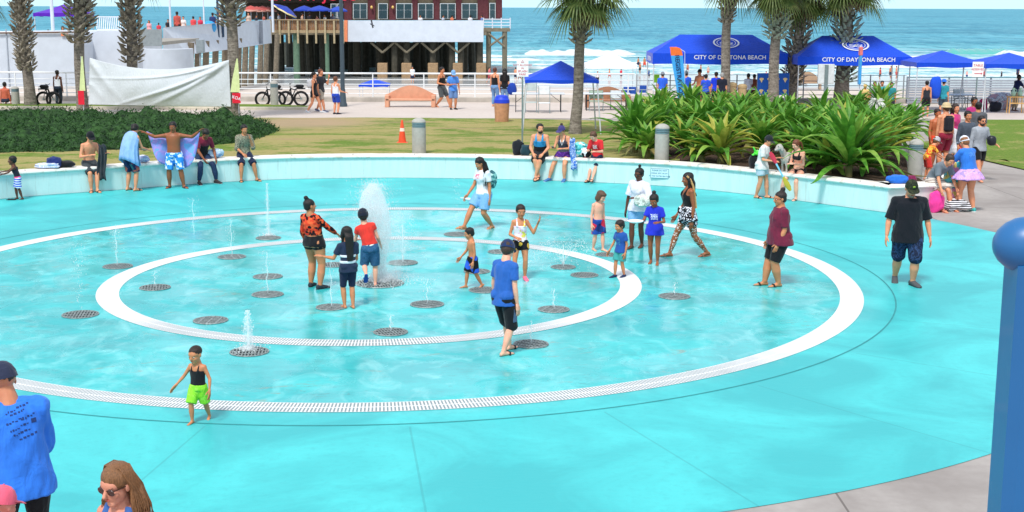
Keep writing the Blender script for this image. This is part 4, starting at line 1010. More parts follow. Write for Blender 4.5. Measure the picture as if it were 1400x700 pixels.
for j in range(len(zz)-1):
    for i in range(n): fs.append((j*(n+1)+i, j*(n+1)+i+1, (j+1)*(n+1)+i+1, (j+1)*(n+1)+i))
mb.add(vs, fs); tw_ = mb.build('towel', cloth('8fb3e6'), a.root); md = tw_.modifiers.new('t', 'SOLIDIFY'); md.thickness = .012; R_M = a
TOWEL_R = tw_
p = W(240, 257); a = Person('shirtless man in blue and white swim shorts spreading a towel behind him', V((p.x, p.y, 0)), 0, 1.76, skin=SK3, g=1.15, belly=.015, vox=.014, arms={'L': ((1, -.05, -.12), (.75, .3, .55)), 'R': ((1, -.05, -.12), (.9, .15, .42))}, feet={'L': (.13, .02, 0, 45), 'R': (.085, .0, 0, 15)}, head=(4, 12, 0))
a.bottoms(pattern(['e4eefa', '3d9be8', '2a7fd6', 'cfe2f6', '2f8be0'], 16), .98, .024, waist=.54); a.hair('17110f', 'short'); a.shoes(mat('222c4a', .8), 'sandal'); S_M = a
a = Sit('man in maroon and black tee and jeans sitting bowed forward on the wall', 282, 6, h=1.75, skin=SK3, vox=.014, lean=16, hunch=16, arms={'L': ((.3, .15, -1), (-.1, .55, -.75)), 'R': ((.15, .35, -1), (-.3, .65, -.8))}, feet={'L': (.12, .22, 0, 15), 'R': (.16, .21, 0, 10)}, head=(-6, 40, 0))
a.shirt(BLK, hem=.505, sleeve=.0, loose=.012, top=.745); a.shirt(cloth('7a2038'), hem=.715, sleeve=.75, loose=.016, name='shirt_yoke'); a.bottoms(JEAN, 1.92, .014, name='jeans', flare=0); a.hair('15100f', 'short'); a.shoes(mat('3b3133', .7), 'shoe')
a = Sit('young man in camouflage shirt and navy shorts on the wall, hand at his mouth', 337, 2, h=1.72, skin=SK2, vox=.014, lean=5, hunch=10, arms={'L': ((.2, .3, -1), (-.35, .35, 1)), 'R': ((.15, .2, -1), (-.45, .75, -.5))}, feet={'L': (.15, .20, 0, 25), 'R': (.10, .21, 0, 10)}, head=(4, 8, 0))
a.shirt(pattern(['8a8674', '5c5a4a', 'a8a48e', '45463c'], 22, 'noise'), hem=.505, sleeve=1.15, loose=.022); a.bottoms(NAVY, 1.0, .024); a.hair('15100f', 'short'); a.shoes(SAND)
a = Sit('bearded man in blue and black tank top sitting on the wall with ankles crossed', 736, 2, h=1.78, g=1.18, belly=.01, skin=SK1, vox=.013, lean=12, hunch=6, arms={'L': ((.22, .2, -1), (-.45, .8, -.55)), 'R': ((.22, .2, -1), (-.45, .8, -.55))}, feet={'L': (-.03, .24, .04, 5, 15), 'R': (-.01, .20, .05, 5, 15)}, head=(30, -2, 0))
a.tank(BLK, hem=.505, loose=.014, top=.70, name='tank_lower'); a.tank(cloth('2f8fc6'), hem=.645, loose=.017, name='tank_top', strap=.018); a.bottoms(cloth('1c1e24'), 1.0, .026); a.hair('1a1412', 'short'); a.beard('221813'); a.shoes(mat('24323c', .7), 'sandal')
a = Sit('woman in purple visor, charcoal tank and purple shorts on the wall using a phone', 768, -6, h=1.70, fem=True, g=1.12, skin=SK1, vox=.013, lean=8, hunch=8, arms={'L': ((.2, .25, -1), (-.6, .8, .05)), 'R': ((.25, .3, -1), (-.1, .9, .12))}, feet={'L': (.07, .19, 0, 5), 'R': (.18, .21, 0, 20)}, head=(-24, 20, 0))
a.tank(cloth('4a4652'), hem=.52, loose=.010); a.bottoms(pattern(['5a2a86', '3d1f66', '6c3a9a'], 14, 'noise'), .45, .02); a.hair('30201c', 'bun'); a.cap(cloth('453c74'), name='visor'); a.shoes(mat('3c6fa6', .6), 'shoe'); W_W = a
mb = MB(); c, up, x, f = a.at(.815); mb.tube([c+x*.06+f*.02, a.at(.77)[0]+x*.045+f*.13, a.at(.70)[0]+f*.155, a.at(.77)[0]-x*.045+f*.13, c-x*.06+f*.02], .012, 6); a.solid(mb, 'lanyard', mat('f2f2f4', .7))
a = Sit('boy in red tee and navy shorts sitting on the wall looking down at his hands', 812, -4, h=1.50, hs=1.12, skin=SK5, vox=.013, lean=12, hunch=16, arms={'L': ((.25, .2, -1), (-.45, .8, .05)), 'R': ((.25, .2, -1), (-.25, .8, .1))}, feet={'L': (.01, .28, .0, 10), 'R': (.08, .24, 0, 10)}, head=(-22, 34, 0), hipz=.715)
a.shirt(cloth('d42a30'), hem=.505, sleeve=.8, loose=.020); a.bottoms(NAVY, .95, .020); a.hair('5a3a28', 'short'); a.shoes(mat('1d1b1d', .7)); X_B = a
a = P('woman in white tee, grey shorts and black cap standing by the wall beside the dog', 1040, 271, 183, 62, fem=True, g=1.08, skin=SK1, vox=.013, lean=4, hunch=12, arms={'L': ((.2, .15, -1), (.0, .9, .1)), 'R': ((.2, .1, -1), (-.1, .9, -.05))}, feet={'L': (.05, .08, 0, 10), 'R': (.05, -.06, 0, 10)}, head=(0, 26, 0))
a.shirt(cloth('d8d6d4'), hem=.46, sleeve=.75, loose=.024); a.bottoms(cloth('b9c6d2'), .62, .022); a.hair('40291f', 'short'); a.cap(cloth('20242a')); a.shoes(SAND); Y_W = a
a = Sit('young woman in black two piece swimsuit sitting on the wall with arms folded', 1082, 0, h=1.64, fem=True, skin=SK5, vox=.012, lean=3, hunch=8, arms={'L': ((.18, .15, -1), (-.9, .55, .05)), 'R': ((.18, .15, -1), (-.9, .62, .12))}, feet={'L': (.09, .17, 0, 8), 'R': (.17, .20, .03, 8)}, head=(-22, 22, 0))
a.tank(cloth('15141a'), hem=.68, loose=.006, top=.755, name='swim_top'); a.briefs(cloth('15141a')); a.hair('6b3a26', 'pony', .5); a.shoes(mat('3a3d46', .7))

# ---------------------------------------------------------------- group at the right end of the wall
a = P('woman in blue tee and pink tutu over blue shorts, back turned, at the wall end', 1321, 289, 185, -152, fem=True, g=1.32, skin=SK1, vox=.013, lean=10, hunch=8, arms={'L': ((.3, .55, -.8), (.1, .9, -.4)), 'R': ((.2, .3, -1), (-.1, .8, -.5))}, feet={'L': (.09, .07, 0, 5), 'R': (.07, -.05, 0, 12)}, head=(10, 16, 0))
a.shirt(cloth('2f74d0'), hem=.53, sleeve=.8, loose=.020); a.bottoms(cloth('20469a'), .40, .012); a.skirt(pattern(['d9a6dc', 'c69be0', 'e3b4dc', 'a88fe0'], 9, 'noise'), .44, .575, .15, 'tutu', ruff=.03); TUTU = a; a.hair('8a5a38', 'short'); a.cap(cloth('d9dbe6'), name='visor'); a.shoes(mat('3fa9a6', .6), 'shoe')
q = R1 + (cor-R1)*.22; q.z = 0
a = Person('man in grey tee and striped shorts sitting bent over on the wall end', V((q.x-.05, q.y+.25, 0)), 28, 1.76, hip=.73, skin=SK1, vox=.014, lean=38, hunch=22, arms={'L': ((.2, .3, -1), (.0, .5, -.9)), 'R': ((.2, .3, -1), (.1, .5, -.9))}, feet={'L': (.12, .24, 0, 10), 'R': (.05, .24, 0, 5)}, head=(0, 30, 0))
a.shirt(cloth('6d757e'), hem=.505, sleeve=.8, loose=.022); a.bottoms(pattern(['e8e0d6', '7f6a62'], 9, 'stripe'), .85, .020); a.hair('3a2a22', 'short'); a.shoes(mat('b06a5a', .7))
a = P('bearded man in grey long sleeve shirt and black shorts walking barefoot on paving', 1336, 247, 156, 12, skin=SK1, g=1.05, vox=.014, arms={'L': ((.35, -.05, -1), (.15, .8, -.25)), 'R': ((.25, .0, -1), (.12, .2, -1))}, feet={'L': (.05, -.12, .0, 8, 10), 'R': (.05, .14, 0, 5)}, head=(12, 2, 0))
a.shirt(cloth('9aa0a8'), hem=.47, sleeve=1.92, loose=.014, sf=.001); a.bottoms(BLK, .80, .016); a.hair('1d1512', 'short'); a.beard('241813'); a.glasses(); AC = a
a = P('boy in charcoal long sleeve shirt and red shorts standing behind the bearded man', 1318, 240, 151, 6, hs=1.08, skin=SK2, vox=.015, arms={'L': ((.2, .0, -1), (.08, .2, -1)), 'R': ((.25, .0, -1), (.05, .3, -1))})
a.shirt(cloth('4a5360'), hem=.47, sleeve=1.9, loose=.016, sf=.0); a.bottoms(cloth('c43440'), .9, .018); a.hair('17110f', 'short')
a = P('man in dark grey tee seen from behind, left of the lawn path', 1333, 222, 139, 170, skin=SK2, vox=.016, g=1.1)
a.shirt(cloth('575a60'), hem=.46, sleeve=.8, loose=.02); a.bottoms(cloth('2a3040'), 1.0, .02); a.hair('15100f', 'short')
a = P('woman in magenta tee partly hidden behind the man in dark grey', 1327, 214, 132, 10, fem=True, skin=SK3, vox=.016, g=1.1)
a.shirt(cloth('a83070'), hem=.47, sleeve=.7, loose=.016); a.bottoms(BLK, .9, .016); a.hair('15100f', 'short')
a = P('shirtless man in orange shorts with black bag strap beside the lilies', 1277, 231, 148, 22, skin='c2714a', vox=.015, g=1.12, arms={'L': ((.2, .2, -1), (-.2, .8, -.3)), 'R': ((.2, .0, -1), (.05, .4, -1))})
a.bottoms(cloth('e0482e'), 1.0, .024, waist=.56); a.hair('2b1a14', 'short'); AF = a
a = P('tanned person in beige bucket hat and dark red shorts with black backpack', 1289, 233, 140, 196, skin=SK1, vox=.015, g=1.1)
a.bottoms(cloth('8a2038'), .9, .02, waist=.56); a.hair('5a4030', 'short'); a.hat(cloth('cbb68c'), .50, name='bucket_hat')
mb = MB(); c, up, x, f = a.at(.70); mb.box(c - f*.16 + V((0, 0, 0)), (.30, .17, .46), bev=.06); a.solid(mb, 'backpack', cloth('22222a'))
a = P('woman in pink top carrying a pink bag behind the bucket hat wearer', 1301, 226, 141, 30, fem=True, skin=SK1, vox=.016)
a.shirt(cloth('c43878'), hem=.47, sleeve=.3, loose=.014); a.bottoms(cloth('3a6f8c'), .6, .018); a.hair('2b1a14', 'long', .3)
a = P('child in yellow and red swim shirt and striped cap bending beside the right bollard', 1266, 246, 184, 100, hs=1.3, skin=SK1, vox=.013, lean=22, hunch=18, arms={'L': ((.1, .5, -.8), (0, .8, -.5)), 'R': ((.1, .5, -.8), (0, .8, -.5))}, head=(0, 25, 0))
a.shirt(pattern(['e8542e', 'f0c24a', 'd8432c'], 6, 'noise'), hem=.47, sleeve=.8, loose=.01); a.bottoms(cloth('d23a34'), .9, .02); a.hair('6a4a30', 'short'); a.cap(pattern(['e8e8ec', '33363f'], 12, 'stripe'))

# ---------------------------------------------------------------- foreground
q = at(25, 600, 10.4); a = Person('big man in blue tee with faded black back print and dark cap, lower left', V((q.x, 10.4, 0)), -152, 1.93, skin='c98663', g=1.20, belly=.02, vox=.008, hunch=10, side=5, shw=1.0, arms={'L': ((.20, .05, -1), (.10, .15, -1)), 'R': ((.12, .25, -1), (.0, .75, -.6))}, feet={'L': (.07, 0, 0, 10), 'R': (.07, 0, 0, 10)}, head=(22, 16, 0))
a.plain = 1; a.shirt(cloth('2f78e0', .06), hem=.445, sleeve=1.02, loose=.034, sf=.024, wr=.008, flare=.02); a.bottoms(BLK, 1.9, .006, name='trousers', flare=0, waist=.53); a.hair('3a2c26', 'buzz'); a.cap(cloth('2a3148')); FG1 = a
a.shoes(mat('2b2b2e', .8), 'shoe')
q = at(160, 655, 8.5); a = Person('woman with long dark blonde hair and brown sunglasses in a blue top, lower left', V((q.x+.05, 8.5, 0)), -24, 1.79, fem=True, skin='d9957a', vox=.006, g=1.05, hs=1.0, hunch=6, head=(-6, 10, 0), feet={'L': (.07, 0, 0, 10), 'R': (.07, 0, 0, 10)})
a.tank(cloth('3a5f9e'), hem=.50, strap=.02); a.bottoms(BLK, 1.0, .015); a.hair('7d5636', 'flow', .36); a.glasses(mat('3a1d16', .1, 0, bump=0, spec=.8), big=1.25); a.shoes(SAND); FG2 = a
q = at(-4, 700, 8.6); a = Person('person in washed pink cap at the lower left corner', V((q.x, 8.6, 0)), 150, at(0, 667, 8.6).z, skin='d98f7c', vox=.010, g=1.1, feet={'L': (.07, 0, 0, 10), 'R': (.07, 0, 0, 10)}, head=(0, 15, 0))
a.shirt(cloth('d8607a'), hem=.46, sleeve=.7, loose=.02); a.bottoms(NAVY, 1.0, .015); a.hair('8a5a48', 'buzz'); a.cap(cloth('e0607a')); a.shoes(SAND)
# ---------------------------------------------------------------- drain grates
M_GR = mat('86908f', .5, .65, 45, .3, 60, metal=.2, name='grate_metal'); M_PIT = mat('1d2a2e', .6)
GRATES = [(367, 326, 34, 'grate under a spray behind the inner ring, left of the plume'), (161, 365, 40, 'grate just outside the left end of the inner ring'),
 (317, 352, 38, 'rearmost grate in the left half of the inner ring'), (212, 394, 42, 'leftmost grate inside the inner ring'), (366, 379, 40, 'rear grate of two close together left of the woman in red and black'),
 (366, 403.5, 43, 'front grate of two close together left of the woman in red and black'), (110, 431, 49, 'leftmost grate of all, outside the inner ring'), (288, 439, 47, 'grate inside the lower left curve of the inner ring'),
 (341, 482, 53, 'grate under the foaming jet just below the inner ring'), (453, 421, 42, 'grate at the feet of the girl with long dark hair'), (456, 363, 36, 'grate behind the girl with long dark hair'),
 (519, 388, 66, 'largest grate, in the centre under the tall white plume'), (551, 360, 40, 'grate just behind and right of the tall plume'), (584, 417, 46, 'grate under a low thin jet right of the centre grate'),
 (534, 455, 47, 'frontmost grate inside the inner ring'), (625, 321, 36, 'grate under the foot of the woman in white tee'), (652, 372, 36, 'grate behind the shirtless boy in black shorts'),
 (662, 397.5, 42, 'grate under the feet of the shirtless boy in black shorts'), (684, 345, 34, 'grate between the shirtless boy and the girl with raised hand'), (757, 424, 43, 'grate right of the boy in blue tee, inside the inner ring'),
 (799, 377, 38, 'rightmost grate inside the inner ring'), (830, 349, 32, 'grate behind the little boy in dark blue tee'), (726, 471.5, 48, 'grate beside the sandals of the boy in blue tee, below the inner ring'),
 (922, 406, 43, 'rightmost grate of all, outside the inner ring'), (770, 366, 34, 'grate under the spreading spray right of the girl with raised hand')]
def make_grate(R, label, p):
    t = thing('drain_grate', 'round dark '+label, 'drain grate', (p.x, p.y, .012), random.uniform(0, 3), 'round drain grates of the splash deck')
    mb = MB(); mb.rings([(V((0, 0, -.004)), V((1, 0, 0)), V((0, 1, 0)), R*.97, R*.97), (V((0, 0, .001)), V((1, 0, 0)), V((0, 1, 0)), R*.97, R*.97)], 0, True, 40); mb.build('pit', M_PIT, t)
    mb = MB(); n = 48; vs = []; fs = []
    for i in range(n):
        a = 2*pi*i/n
        for r, z in ((R*.93, .001), (R*.94, .010), (R*1.0, .010), (R*1.02, .000)): vs.append((r*cos(a), r*sin(a), z))
    for i in range(n):
        for j in range(3): fs.append((i*4+j, i*4+j+1, ((i+1) % n)*4+j+1, ((i+1) % n)*4+j))
    mb.add(vs, fs).build('rim', M_GR, t)
    mb = MB(); k = max(9, int(R/.022)); s = 2*R/k
    for i in range(1, k):
        x = -R+s*i; h = sqrt(max(0, (R*.95)**2-x*x))
        if h > .02: mb.box((x, 0, .006), (s*.42, 2*h, .006))
    for i in (-1, 0, 1): y = i*R*.5; h = sqrt((R*.95)**2-y*y); mb.box((0, y, .0085), (2*h, s*.5, .006))
    mb.build('bars', M_GR, t); return t
for px, py, w, lb in GRATES:
    p = G(px, py); make_grate(w/2/ppm(p.y, px, py), lb, p)

# ---------------------------------------------------------------- water jets
t = NT('white_spray'); df = t.n('BsdfDiffuse'); df.inputs[0].default_value = (.96, .98, .98, 1); tr = t.n('BsdfTranslucent'); tr.inputs[0].default_value = (.96, .98, .98, 1)
m1 = t.n('MixShader'); m1.inputs[0].default_value = .5; t.l(df.outputs[0], m1.inputs[1]); t.l(tr.outputs[0], m1.inputs[2]); tp = t.n('BsdfTransparent')
m2_ = t.n('MixShader'); m2_.inputs[0].default_value = .45; t.l(m1.outputs[0], m2_.inputs[1]); t.l(tp.outputs[0], m2_.inputs[2]); t.l(m2_.outputs[0], t.out.inputs[0]); M_SPR = t.m
t = NT('thin_water'); t.base((.85, .97, .98)); t.set(rough=.15, spec=.6, alpha=.42); M_THIN = t.m
OCT = [(1, 0, 0), (-1, 0, 0), (0, 1, 0), (0, -1, 0), (0, 0, 1.25), (0, 0, -1.25)]
OCF = [(0, 2, 4), (2, 1, 4), (1, 3, 4), (3, 0, 4), (2, 0, 5), (1, 2, 5), (3, 1, 5), (0, 3, 5)]
def drops(mb, pts, mi=0):
    for x, y, z, r in pts: mb.add([(x+a*r, y+b*r, z+c*r) for a, b, c in OCT], OCF, mi)
def mist(pts, rad, dens, t_, sc=5):
    n = NT('water_mist'); n.t.nodes.remove(n.b); pv = n.n('VolumePrincipled'); pv.inputs['Color'].default_value = (.97, .99, 1, 1); pv.inputs['Anisotropy'].default_value = .1
    nz = n.noise(n.coord((1, 1, .55)), sc, 4, .7, .6); n.l(n.ma('MULTIPLY', n.ramp(nz, [(.38, 0.), (.62, 1.)]), dens), pv.inputs['Density']); n.l(pv.outputs[0], n.out.inputs['Volume'])
    m = MB(); m.tube(pts, rad, 16); return tag(m.build('mist', n.m, t_), kind='stuff')
def jet(px, py, top, label, kind='thin', w=1.0, seed=1):
    p = G(px, py); h = at(px, top, p.y).z; rr = random.Random(seed)
    t = thing('water_jet', label, 'water jet', (p.x, p.y, .02)); D = []; mb = MB()
    if kind == 'thin':
        pts = [(.012*sin(i*1.3), .01*cos(i*1.7), h*i/12) for i in range(13)]; mb.tube(pts, [.008]*6+[.007]*4+[.006, .005, .003], 6)
        for i in range(int(60*w+h*60)):
            z = h*rr.random()**.6; s = .02+.05*(z/h)*w; D.append((rr.gauss(0, s), rr.gauss(0, s), z, rr.uniform(.003, .008)))
    elif kind == 'foam':
        mb.tube([(0, 0, h*i/6) for i in range(7)], [.03*w, .03*w, .028*w, .025*w, .02*w, .015*w, .008], 8)
        for i in range(int(420*w)):
            z = h*rr.random()**.8; s = (.035+.05*(1-z/h))*w; D.append((rr.gauss(0, s), rr.gauss(0, s), z, rr.uniform(.004, .011)))
        for i in range(int(260*w)): a = rr.uniform(0, 6.3); r = abs(rr.gauss(0, .2*w)); D.append((r*cos(a), r*sin(a), rr.uniform(0, .05), rr.uniform(.006, .014)))
    elif kind == 'spread':
        for i in range(int(620*w)):
            a = rr.uniform(0, 2*pi); q = rr.random(); r = q*.55*w; z = h*(1-(2*q-1)**2)*rr.uniform(.55, 1)+.02; D.append((r*cos(a), r*sin(a), z, rr.uniform(.004, .010)))
        mb.tube([(0, 0, h*.8*i/5) for i in range(6)], .012, 6)
    if kind == 'foam': mist([(0, 0, h*k/6) for k in range(7)], [.20*w, .13*w, .12*w, .11*w, .09*w, .07*w, .03*w], 9, t, 9)
    if not (kind == 'thin' and h > 1.1): mb.build('stream', M_THIN if kind != 'foam' else M_SPR, t, smooth=True)
    m2 = MB(); drops(m2, D); tag(m2.build('droplets', M_SPR, t), kind='stuff')
    return t
p = G(521, 386); rr = random.Random(3); hT = at(521, 252, p.y).z
t = thing('water_jet', 'tall foaming white plume of water rising from the big centre grate', 'water jet', (p.x, p.y, .02)); D = []
for i in range(6500):
    q = rr.random(); z = hT*(q**.62); k = z/hT
    s = .06+.085*smooth((k-.1)/.6)*(1-.4*smooth((k-.85)/.15)); ox = -.13*k
    x = ox+rr.gauss(0, s); y = rr.gauss(0, s); zz = z+rr.gauss(0, .05)
    if zz > 0: D.append((x, y, zz, rr.uniform(.003, .009)))
for i in range(900): D.append((rr.gauss(.20, .16), rr.gauss(0, .16), rr.uniform(.1, hT*.75), rr.uniform(.003, .006)))
for i in range(900):
    a = rr.uniform(0, 2*pi); r = abs(rr.gauss(0, .34)); D.append((r*cos(a), r*sin(a), abs(rr.gauss(0, .05)), rr.uniform(.005, .013)))
for i in range(160): D.append((rr.gauss(-.1, .30), rr.gauss(0, .4), hT*rr.uniform(.75, 1.12), rr.uniform(.004, .008)))
m2 = MB(); drops(m2, D); tag(m2.build('droplets', M_SPR, t), kind='stuff')
mist([(-.13*k/10-.02*sin(k), 0, hT*1.0*k/10+.01) for k in range(11)], [.26, .15, .15, .18, .21, .24, .26, .26, .24, .18, .05], 9, t)
mist([(.16+.02*k, 0, hT*.75*k/8+.01) for k in range(9)], [.20, .20, .22, .22, .22, .20, .18, .14, .04], 1.6, t, 7)
mb = MB(); mb.tube([(-.13*i/10, 0, hT*.7*i/10) for i in range(11)], [.045, .045, .04, .04, .035, .03, .03, .025, .02, .015, .01], 10); mb.build('stream', M_SPR, t)
jet(340, 480, 426, 'short foaming white jet just below the inner ring', 'foam', .62, 2)
jet(453, 420, 352, 'thin jet beside the girl with long dark hair', 'thin', .7, 3)
jet(584, 416, 382, 'low thin jet from the grate right of the plume', 'thin', 1.2, 4)
jet(534, 454, 432, 'very short thin jet at the frontmost grate of the inner ring', 'thin', .4, 5)
jet(625, 320, 236, 'faint tall jet left of the woman in white tee', 'thin', 1.4, 6)
jet(770, 365, 330, 'low spreading spray right of the girl with raised hand', 'spread', 1.2, 7)
jet(757, 423, 396, 'faint short jet right of the boy in blue tee', 'thin', .5, 8)
jet(110, 430, 334, 'faint tall jet at the far left grate', 'thin', 1.2, 9)
jet(160, 364, 308, 'faint jet left of the inner ring', 'thin', .8, 10)
jet(367, 324, 252, 'foamy jet behind the inner ring with a bright frothy top', 'foam', .38, 11)
jet(317, 351, 300, 'thin jet over the rearmost left grate', 'thin', .9, 12)
jet(366, 402, 345, 'thin jet left of the woman in red and black', 'thin', .8, 13)
jet(265, 322, 272, 'faint broken jet standing behind the left of the outer water', 'thin', 1.6, 14)
jet(212, 393, 372, 'tiny jet over the leftmost grate inside the ring', 'thin', .4, 15)
jet(551, 359, 296, 'spray column just right of the tall plume', 'spread', .8, 16)
jet(922, 405, 388, 'tiny jet at the rightmost grate', 'thin', .3, 17)
jet(726, 470, 440, 'tiny jet beside the sandals of the boy in blue tee', 'thin', .3, 18)

# ---------------------------------------------------------------- bollards, cone, signs, bench, bin
M_BOL = mat('a9a7a0', .8, .12, 8, .4, 60, name='bollard_concrete'); M_BOLB = mat('6f8990', .5, .1)
def bollard(px, py, top, label, p=None):
    p = p or W(px, py); p.z -= .03; h = at(px, top, p.y).z-p.z; r = .5*19.5/ppm(p.y, px, py)*(1 if py > 160 else .55)
    r = min(r, .20); t = thing('bollard', label, 'bollard', p, 0, 'concrete lighting bollards')
    mb = MB(); X, Y = V((1, 0, 0)), V((0, 1, 0)); mb.rings([(V((0, 0, z)), X, Y, r*k, r*k) for z, k in ((0, 1), (.05, 1), (h*.74, 1), (h*.745, .93), (h*.755, .93))], 0, True, 24); mb.build('column', M_BOL, t)
    mb = MB()
    for i in range(3): z = h*(.755+.045*i); mb.rings([(V((0, 0, z+a)), X, Y, r*k, r*k) for a, k in ((0, .9), (.004, 1.0), (h*.026, 1.0), (h*.03, .9), (h*.045, .88))], 0, True, 24)
    mb.build('louvres', M_BOLB, t)
    mb = MB(); z0 = h*.885; mb.rings([(V((0, 0, z0+(h-z0)*sin(a))), X, Y, r*cos(a)+.002, r*cos(a)+.002) for a in (0, .3, .6, .9, 1.2, 1.45)], 0, True, 24); mb.build('dome', M_BOL, t); return t
bollard(573, 211, 161, 'concrete bollard behind the wall beside the orange cone')
bollard(904.5, 222, 169, 'concrete bollard in front of the lilies above the small wall sign')
bollard(1250, 246, 190, 'concrete bollard at the right corner of the planting bed', G(1250, 248, .42))
bollard(375.5, 147, 110, 'concrete bollard in front of the parked bicycles')
bollard(22, 146, 118, 'pale concrete bollard at the far left beside the palm')
p = W(550, 196); h = at(550, 164, p.y).z-p.z; t = thing('traffic_cone', 'orange traffic cone on the grass left of a bollard', 'traffic cone', p)
M_OR = mat('e8502a', .6); mb = MB(); X, Y = V((1, 0, 0)), V((0, 1, 0)); mb.rings([(V((0, 0, z*h)), X, Y, r, r) for z, r in ((.04, .125), (.5, .08), (.97, .03), (1, .02))], 0, True, 20); mb.build('cone_body', M_OR, t)
MB().box((0, 0, .02), (.34, .34, .035), bev=.01).build('base', M_OR, t); mb = MB(); mb.rings([(V((0, 0, z*h)), X, Y, r, r) for z, r in ((.52, .082), (.66, .067))], 0, True, 20); mb.build('reflective_band', mat('f0d8cc', .5), t)
M_WP = mat('f0f0f2', .5, .04); M_GALV = mat('7f8f90', .5, .12, metal=.4, name='galvanised'); M_REDT = mat('c8324a', .6, 0, bump=0); M_BLUT = mat('2f6ea8', .6, 0, bump=0); M_TXW = mat('e8ecf2', .6, 0, bump=0)
def sign_post(px, base, x0, x1, y0, y1, Yd, lines, label, postw=.05):
    zb = gz(at(px, base, Yd).x, Yd) if base is None else W(px, base).z
    c = at((x0+x1)/2, (y0+y1)/2, Yd); a = at(x0, y0, Yd); b = at(x1, y1, Yd); t = thing('sign_post', label, 'sign', (c.x, Yd, zb))
    mb = MB(); mb.box((0, .035, (a.z-zb)/2-.03), (postw, .05, a.z-zb-.04), bev=.008); mb.build('post', M_GALV, t)
    w, h = b.x-a.x, a.z-b.z; mb = MB(); mb.box((0, 0, c.z-zb), (w, .012, h), bev=.004); pl = mb.build('sign_panel', M_WP, t)
    mb = MB()
    for i, (tx, s, dy) in enumerate(lines): add_text(mb, tx, s*h, face_cam(0, -.0085, c.z-zb+dy*h), 0, .001)
    mb.build('lettering', M_REDT, pl, smooth=False); return t, (w, h, c.z-zb), pl
pY = W(715, 203).y
t, (w, h, cz), pl = sign_post(715, 203, 706.5, 722.5, 81, 105, pY, [('NOT ALLOWED', .15, .16), ('IN', .15, -.02), ('SPLASH', .17, -.19), ('PARK', .17, -.37)], 'white sign with red lettering on grey post behind the wall, left of the palm')
mb = MB(); mb.tube([(0+.07*w*2*sin(a), -.010, cz+h*.36+.07*w*2*cos(a)*.9) for a in (0, 2.094, 4.189)], .008, 4, closed=True); mb.build('warning_triangle', M_REDT, pl)
t, (w, h, cz), pl = sign_post(1336, 157, 1330, 1344, 84.5, 105.5, W(1336, 158).y, [('TABLE', .22, .26), ('RESERVED', .19, .0)], 'white sign with red lettering on grey post in front of the right tents')
mb = MB(); mb.box((0, -.009, cz-h*.27), (w*.6, .003, h*.05)); mb.rings([(V((w*.3, -.009, cz-h*.27)), V((0, 1, 0)), V((0, 0, 1)), .0015, h*.08), (V((w*.42, -.009, cz-h*.27)), V((0, 1, 0)), V((0, 0, 1)), .0015, .002)], 0, True, 4); mb.build('arrow', M_REDT, pl)
# wall notice, fixed flat on the wall front
wp, wn = wall_at(901.5); zc = .34; wh = .26; ww = 25.5/ppm(wp.y, 901, 240)
yaw = atan2(wn.y, wn.x)-pi/2; t = thing('notice_plate', 'small framed notice with teal lettering on the seat wall below a bollard', 'sign', (wp.x-wn.x*.006, wp.y-wn.y*.006, zc), yaw)
MB().box((0, 0, 0), (ww, .010, wh), bev=.003).build('plate', mat('cfe6ec', .5, .05), t)
mb = MB()
for i, tx in enumerate(('PLEASE DO NOT', 'DRINK, SPIT OR SIT', 'IN THE WATER FEATURE')): add_text(mb, tx, .052 if i else .056, face_cam(0, -.0065, .075-.075*i), 0, .001)
M_TEAL = mat('1f6f8a', .6, 0, bump=0); mb.build('lettering', M_TEAL, t, smooth=False)
mb = MB()
for x, z, sx2, sz in ((0, wh/2-.006, ww, .008), (0, -wh/2+.006, ww, .008), (-ww/2+.005, 0, .008, wh-.02), (ww/2-.005, 0, .008, wh-.02)): mb.box((x, -.0065, z), (sx2, .003, sz))
mb.build('border', M_TEAL, t, smooth=False)
# blue railing, close on the right
M_BLU = NT('blue_paint'); tb = M_BLU; tb.base(tb.mix(tb.noise(tb.coord(), 3, 3), (.010, .105, .29), (.016, .135, .35))); sc_ = tb.noise(tb.coord((1, 1, .25)), 22, 6, .8, 1.2); tb.base(tb.mix(tb.ramp(sc_, [(.64, 0.), (.68, .6)]), tb.mix(tb.noise(tb.coord(), 3, 3), (.010, .105, .29), (.018, .145, .37)), (.16, .26, .36))); tb.set(rough=.38, spec=.5, coat=.1); tb.bump(tb.noise(tb.coord(), 40, 2), .05, .003)
Yb = 3.1; c0 = at(1400, 335, Yb); k = 1/ppm(Yb, 1400, 335)
t = thing('guard_rail', 'glossy blue painted steel post and rounded hand rail, close at the right edge', 'railing', (at(1385, 600, Yb).x+.09, Yb, 0))
L = t.location; xl = at(1358, 335, Yb).x-L.x; r = 40*k; zc = c0.z
mb = MB(); X, Y, Z = V((0, 1, 0)), V((0, 0, 1)), V((1, 0, 0))
rs = [(V((xl+r*1.25*(1-cos(a)), 0, zc)), X, Y, r*sin(a), r*sin(a)) for a in (.12, .35, .6, .9, 1.2, 1.5708)] + [(V((xl+r*1.25+.9, 0, zc)), X, Y, r, r)]
mb.rings(rs, 0, True, 40); mb.build('hand_rail', M_BLU.m, t)
pxl = at(1381, 380, Yb).x-L.x; mb = MB(); w = .19; mb.box((pxl+w/2, 0, zc/2-.01), (w, .13, zc-.02), bev=.022); mb.build('post', M_BLU.m, t)
mb = MB(); mb.box((pxl+w/2+.045, -.0665-.006, zc/2-.03), (.10, .012, zc-.12), bev=.004); mb.build('face_plate', M_BLU.m, t)
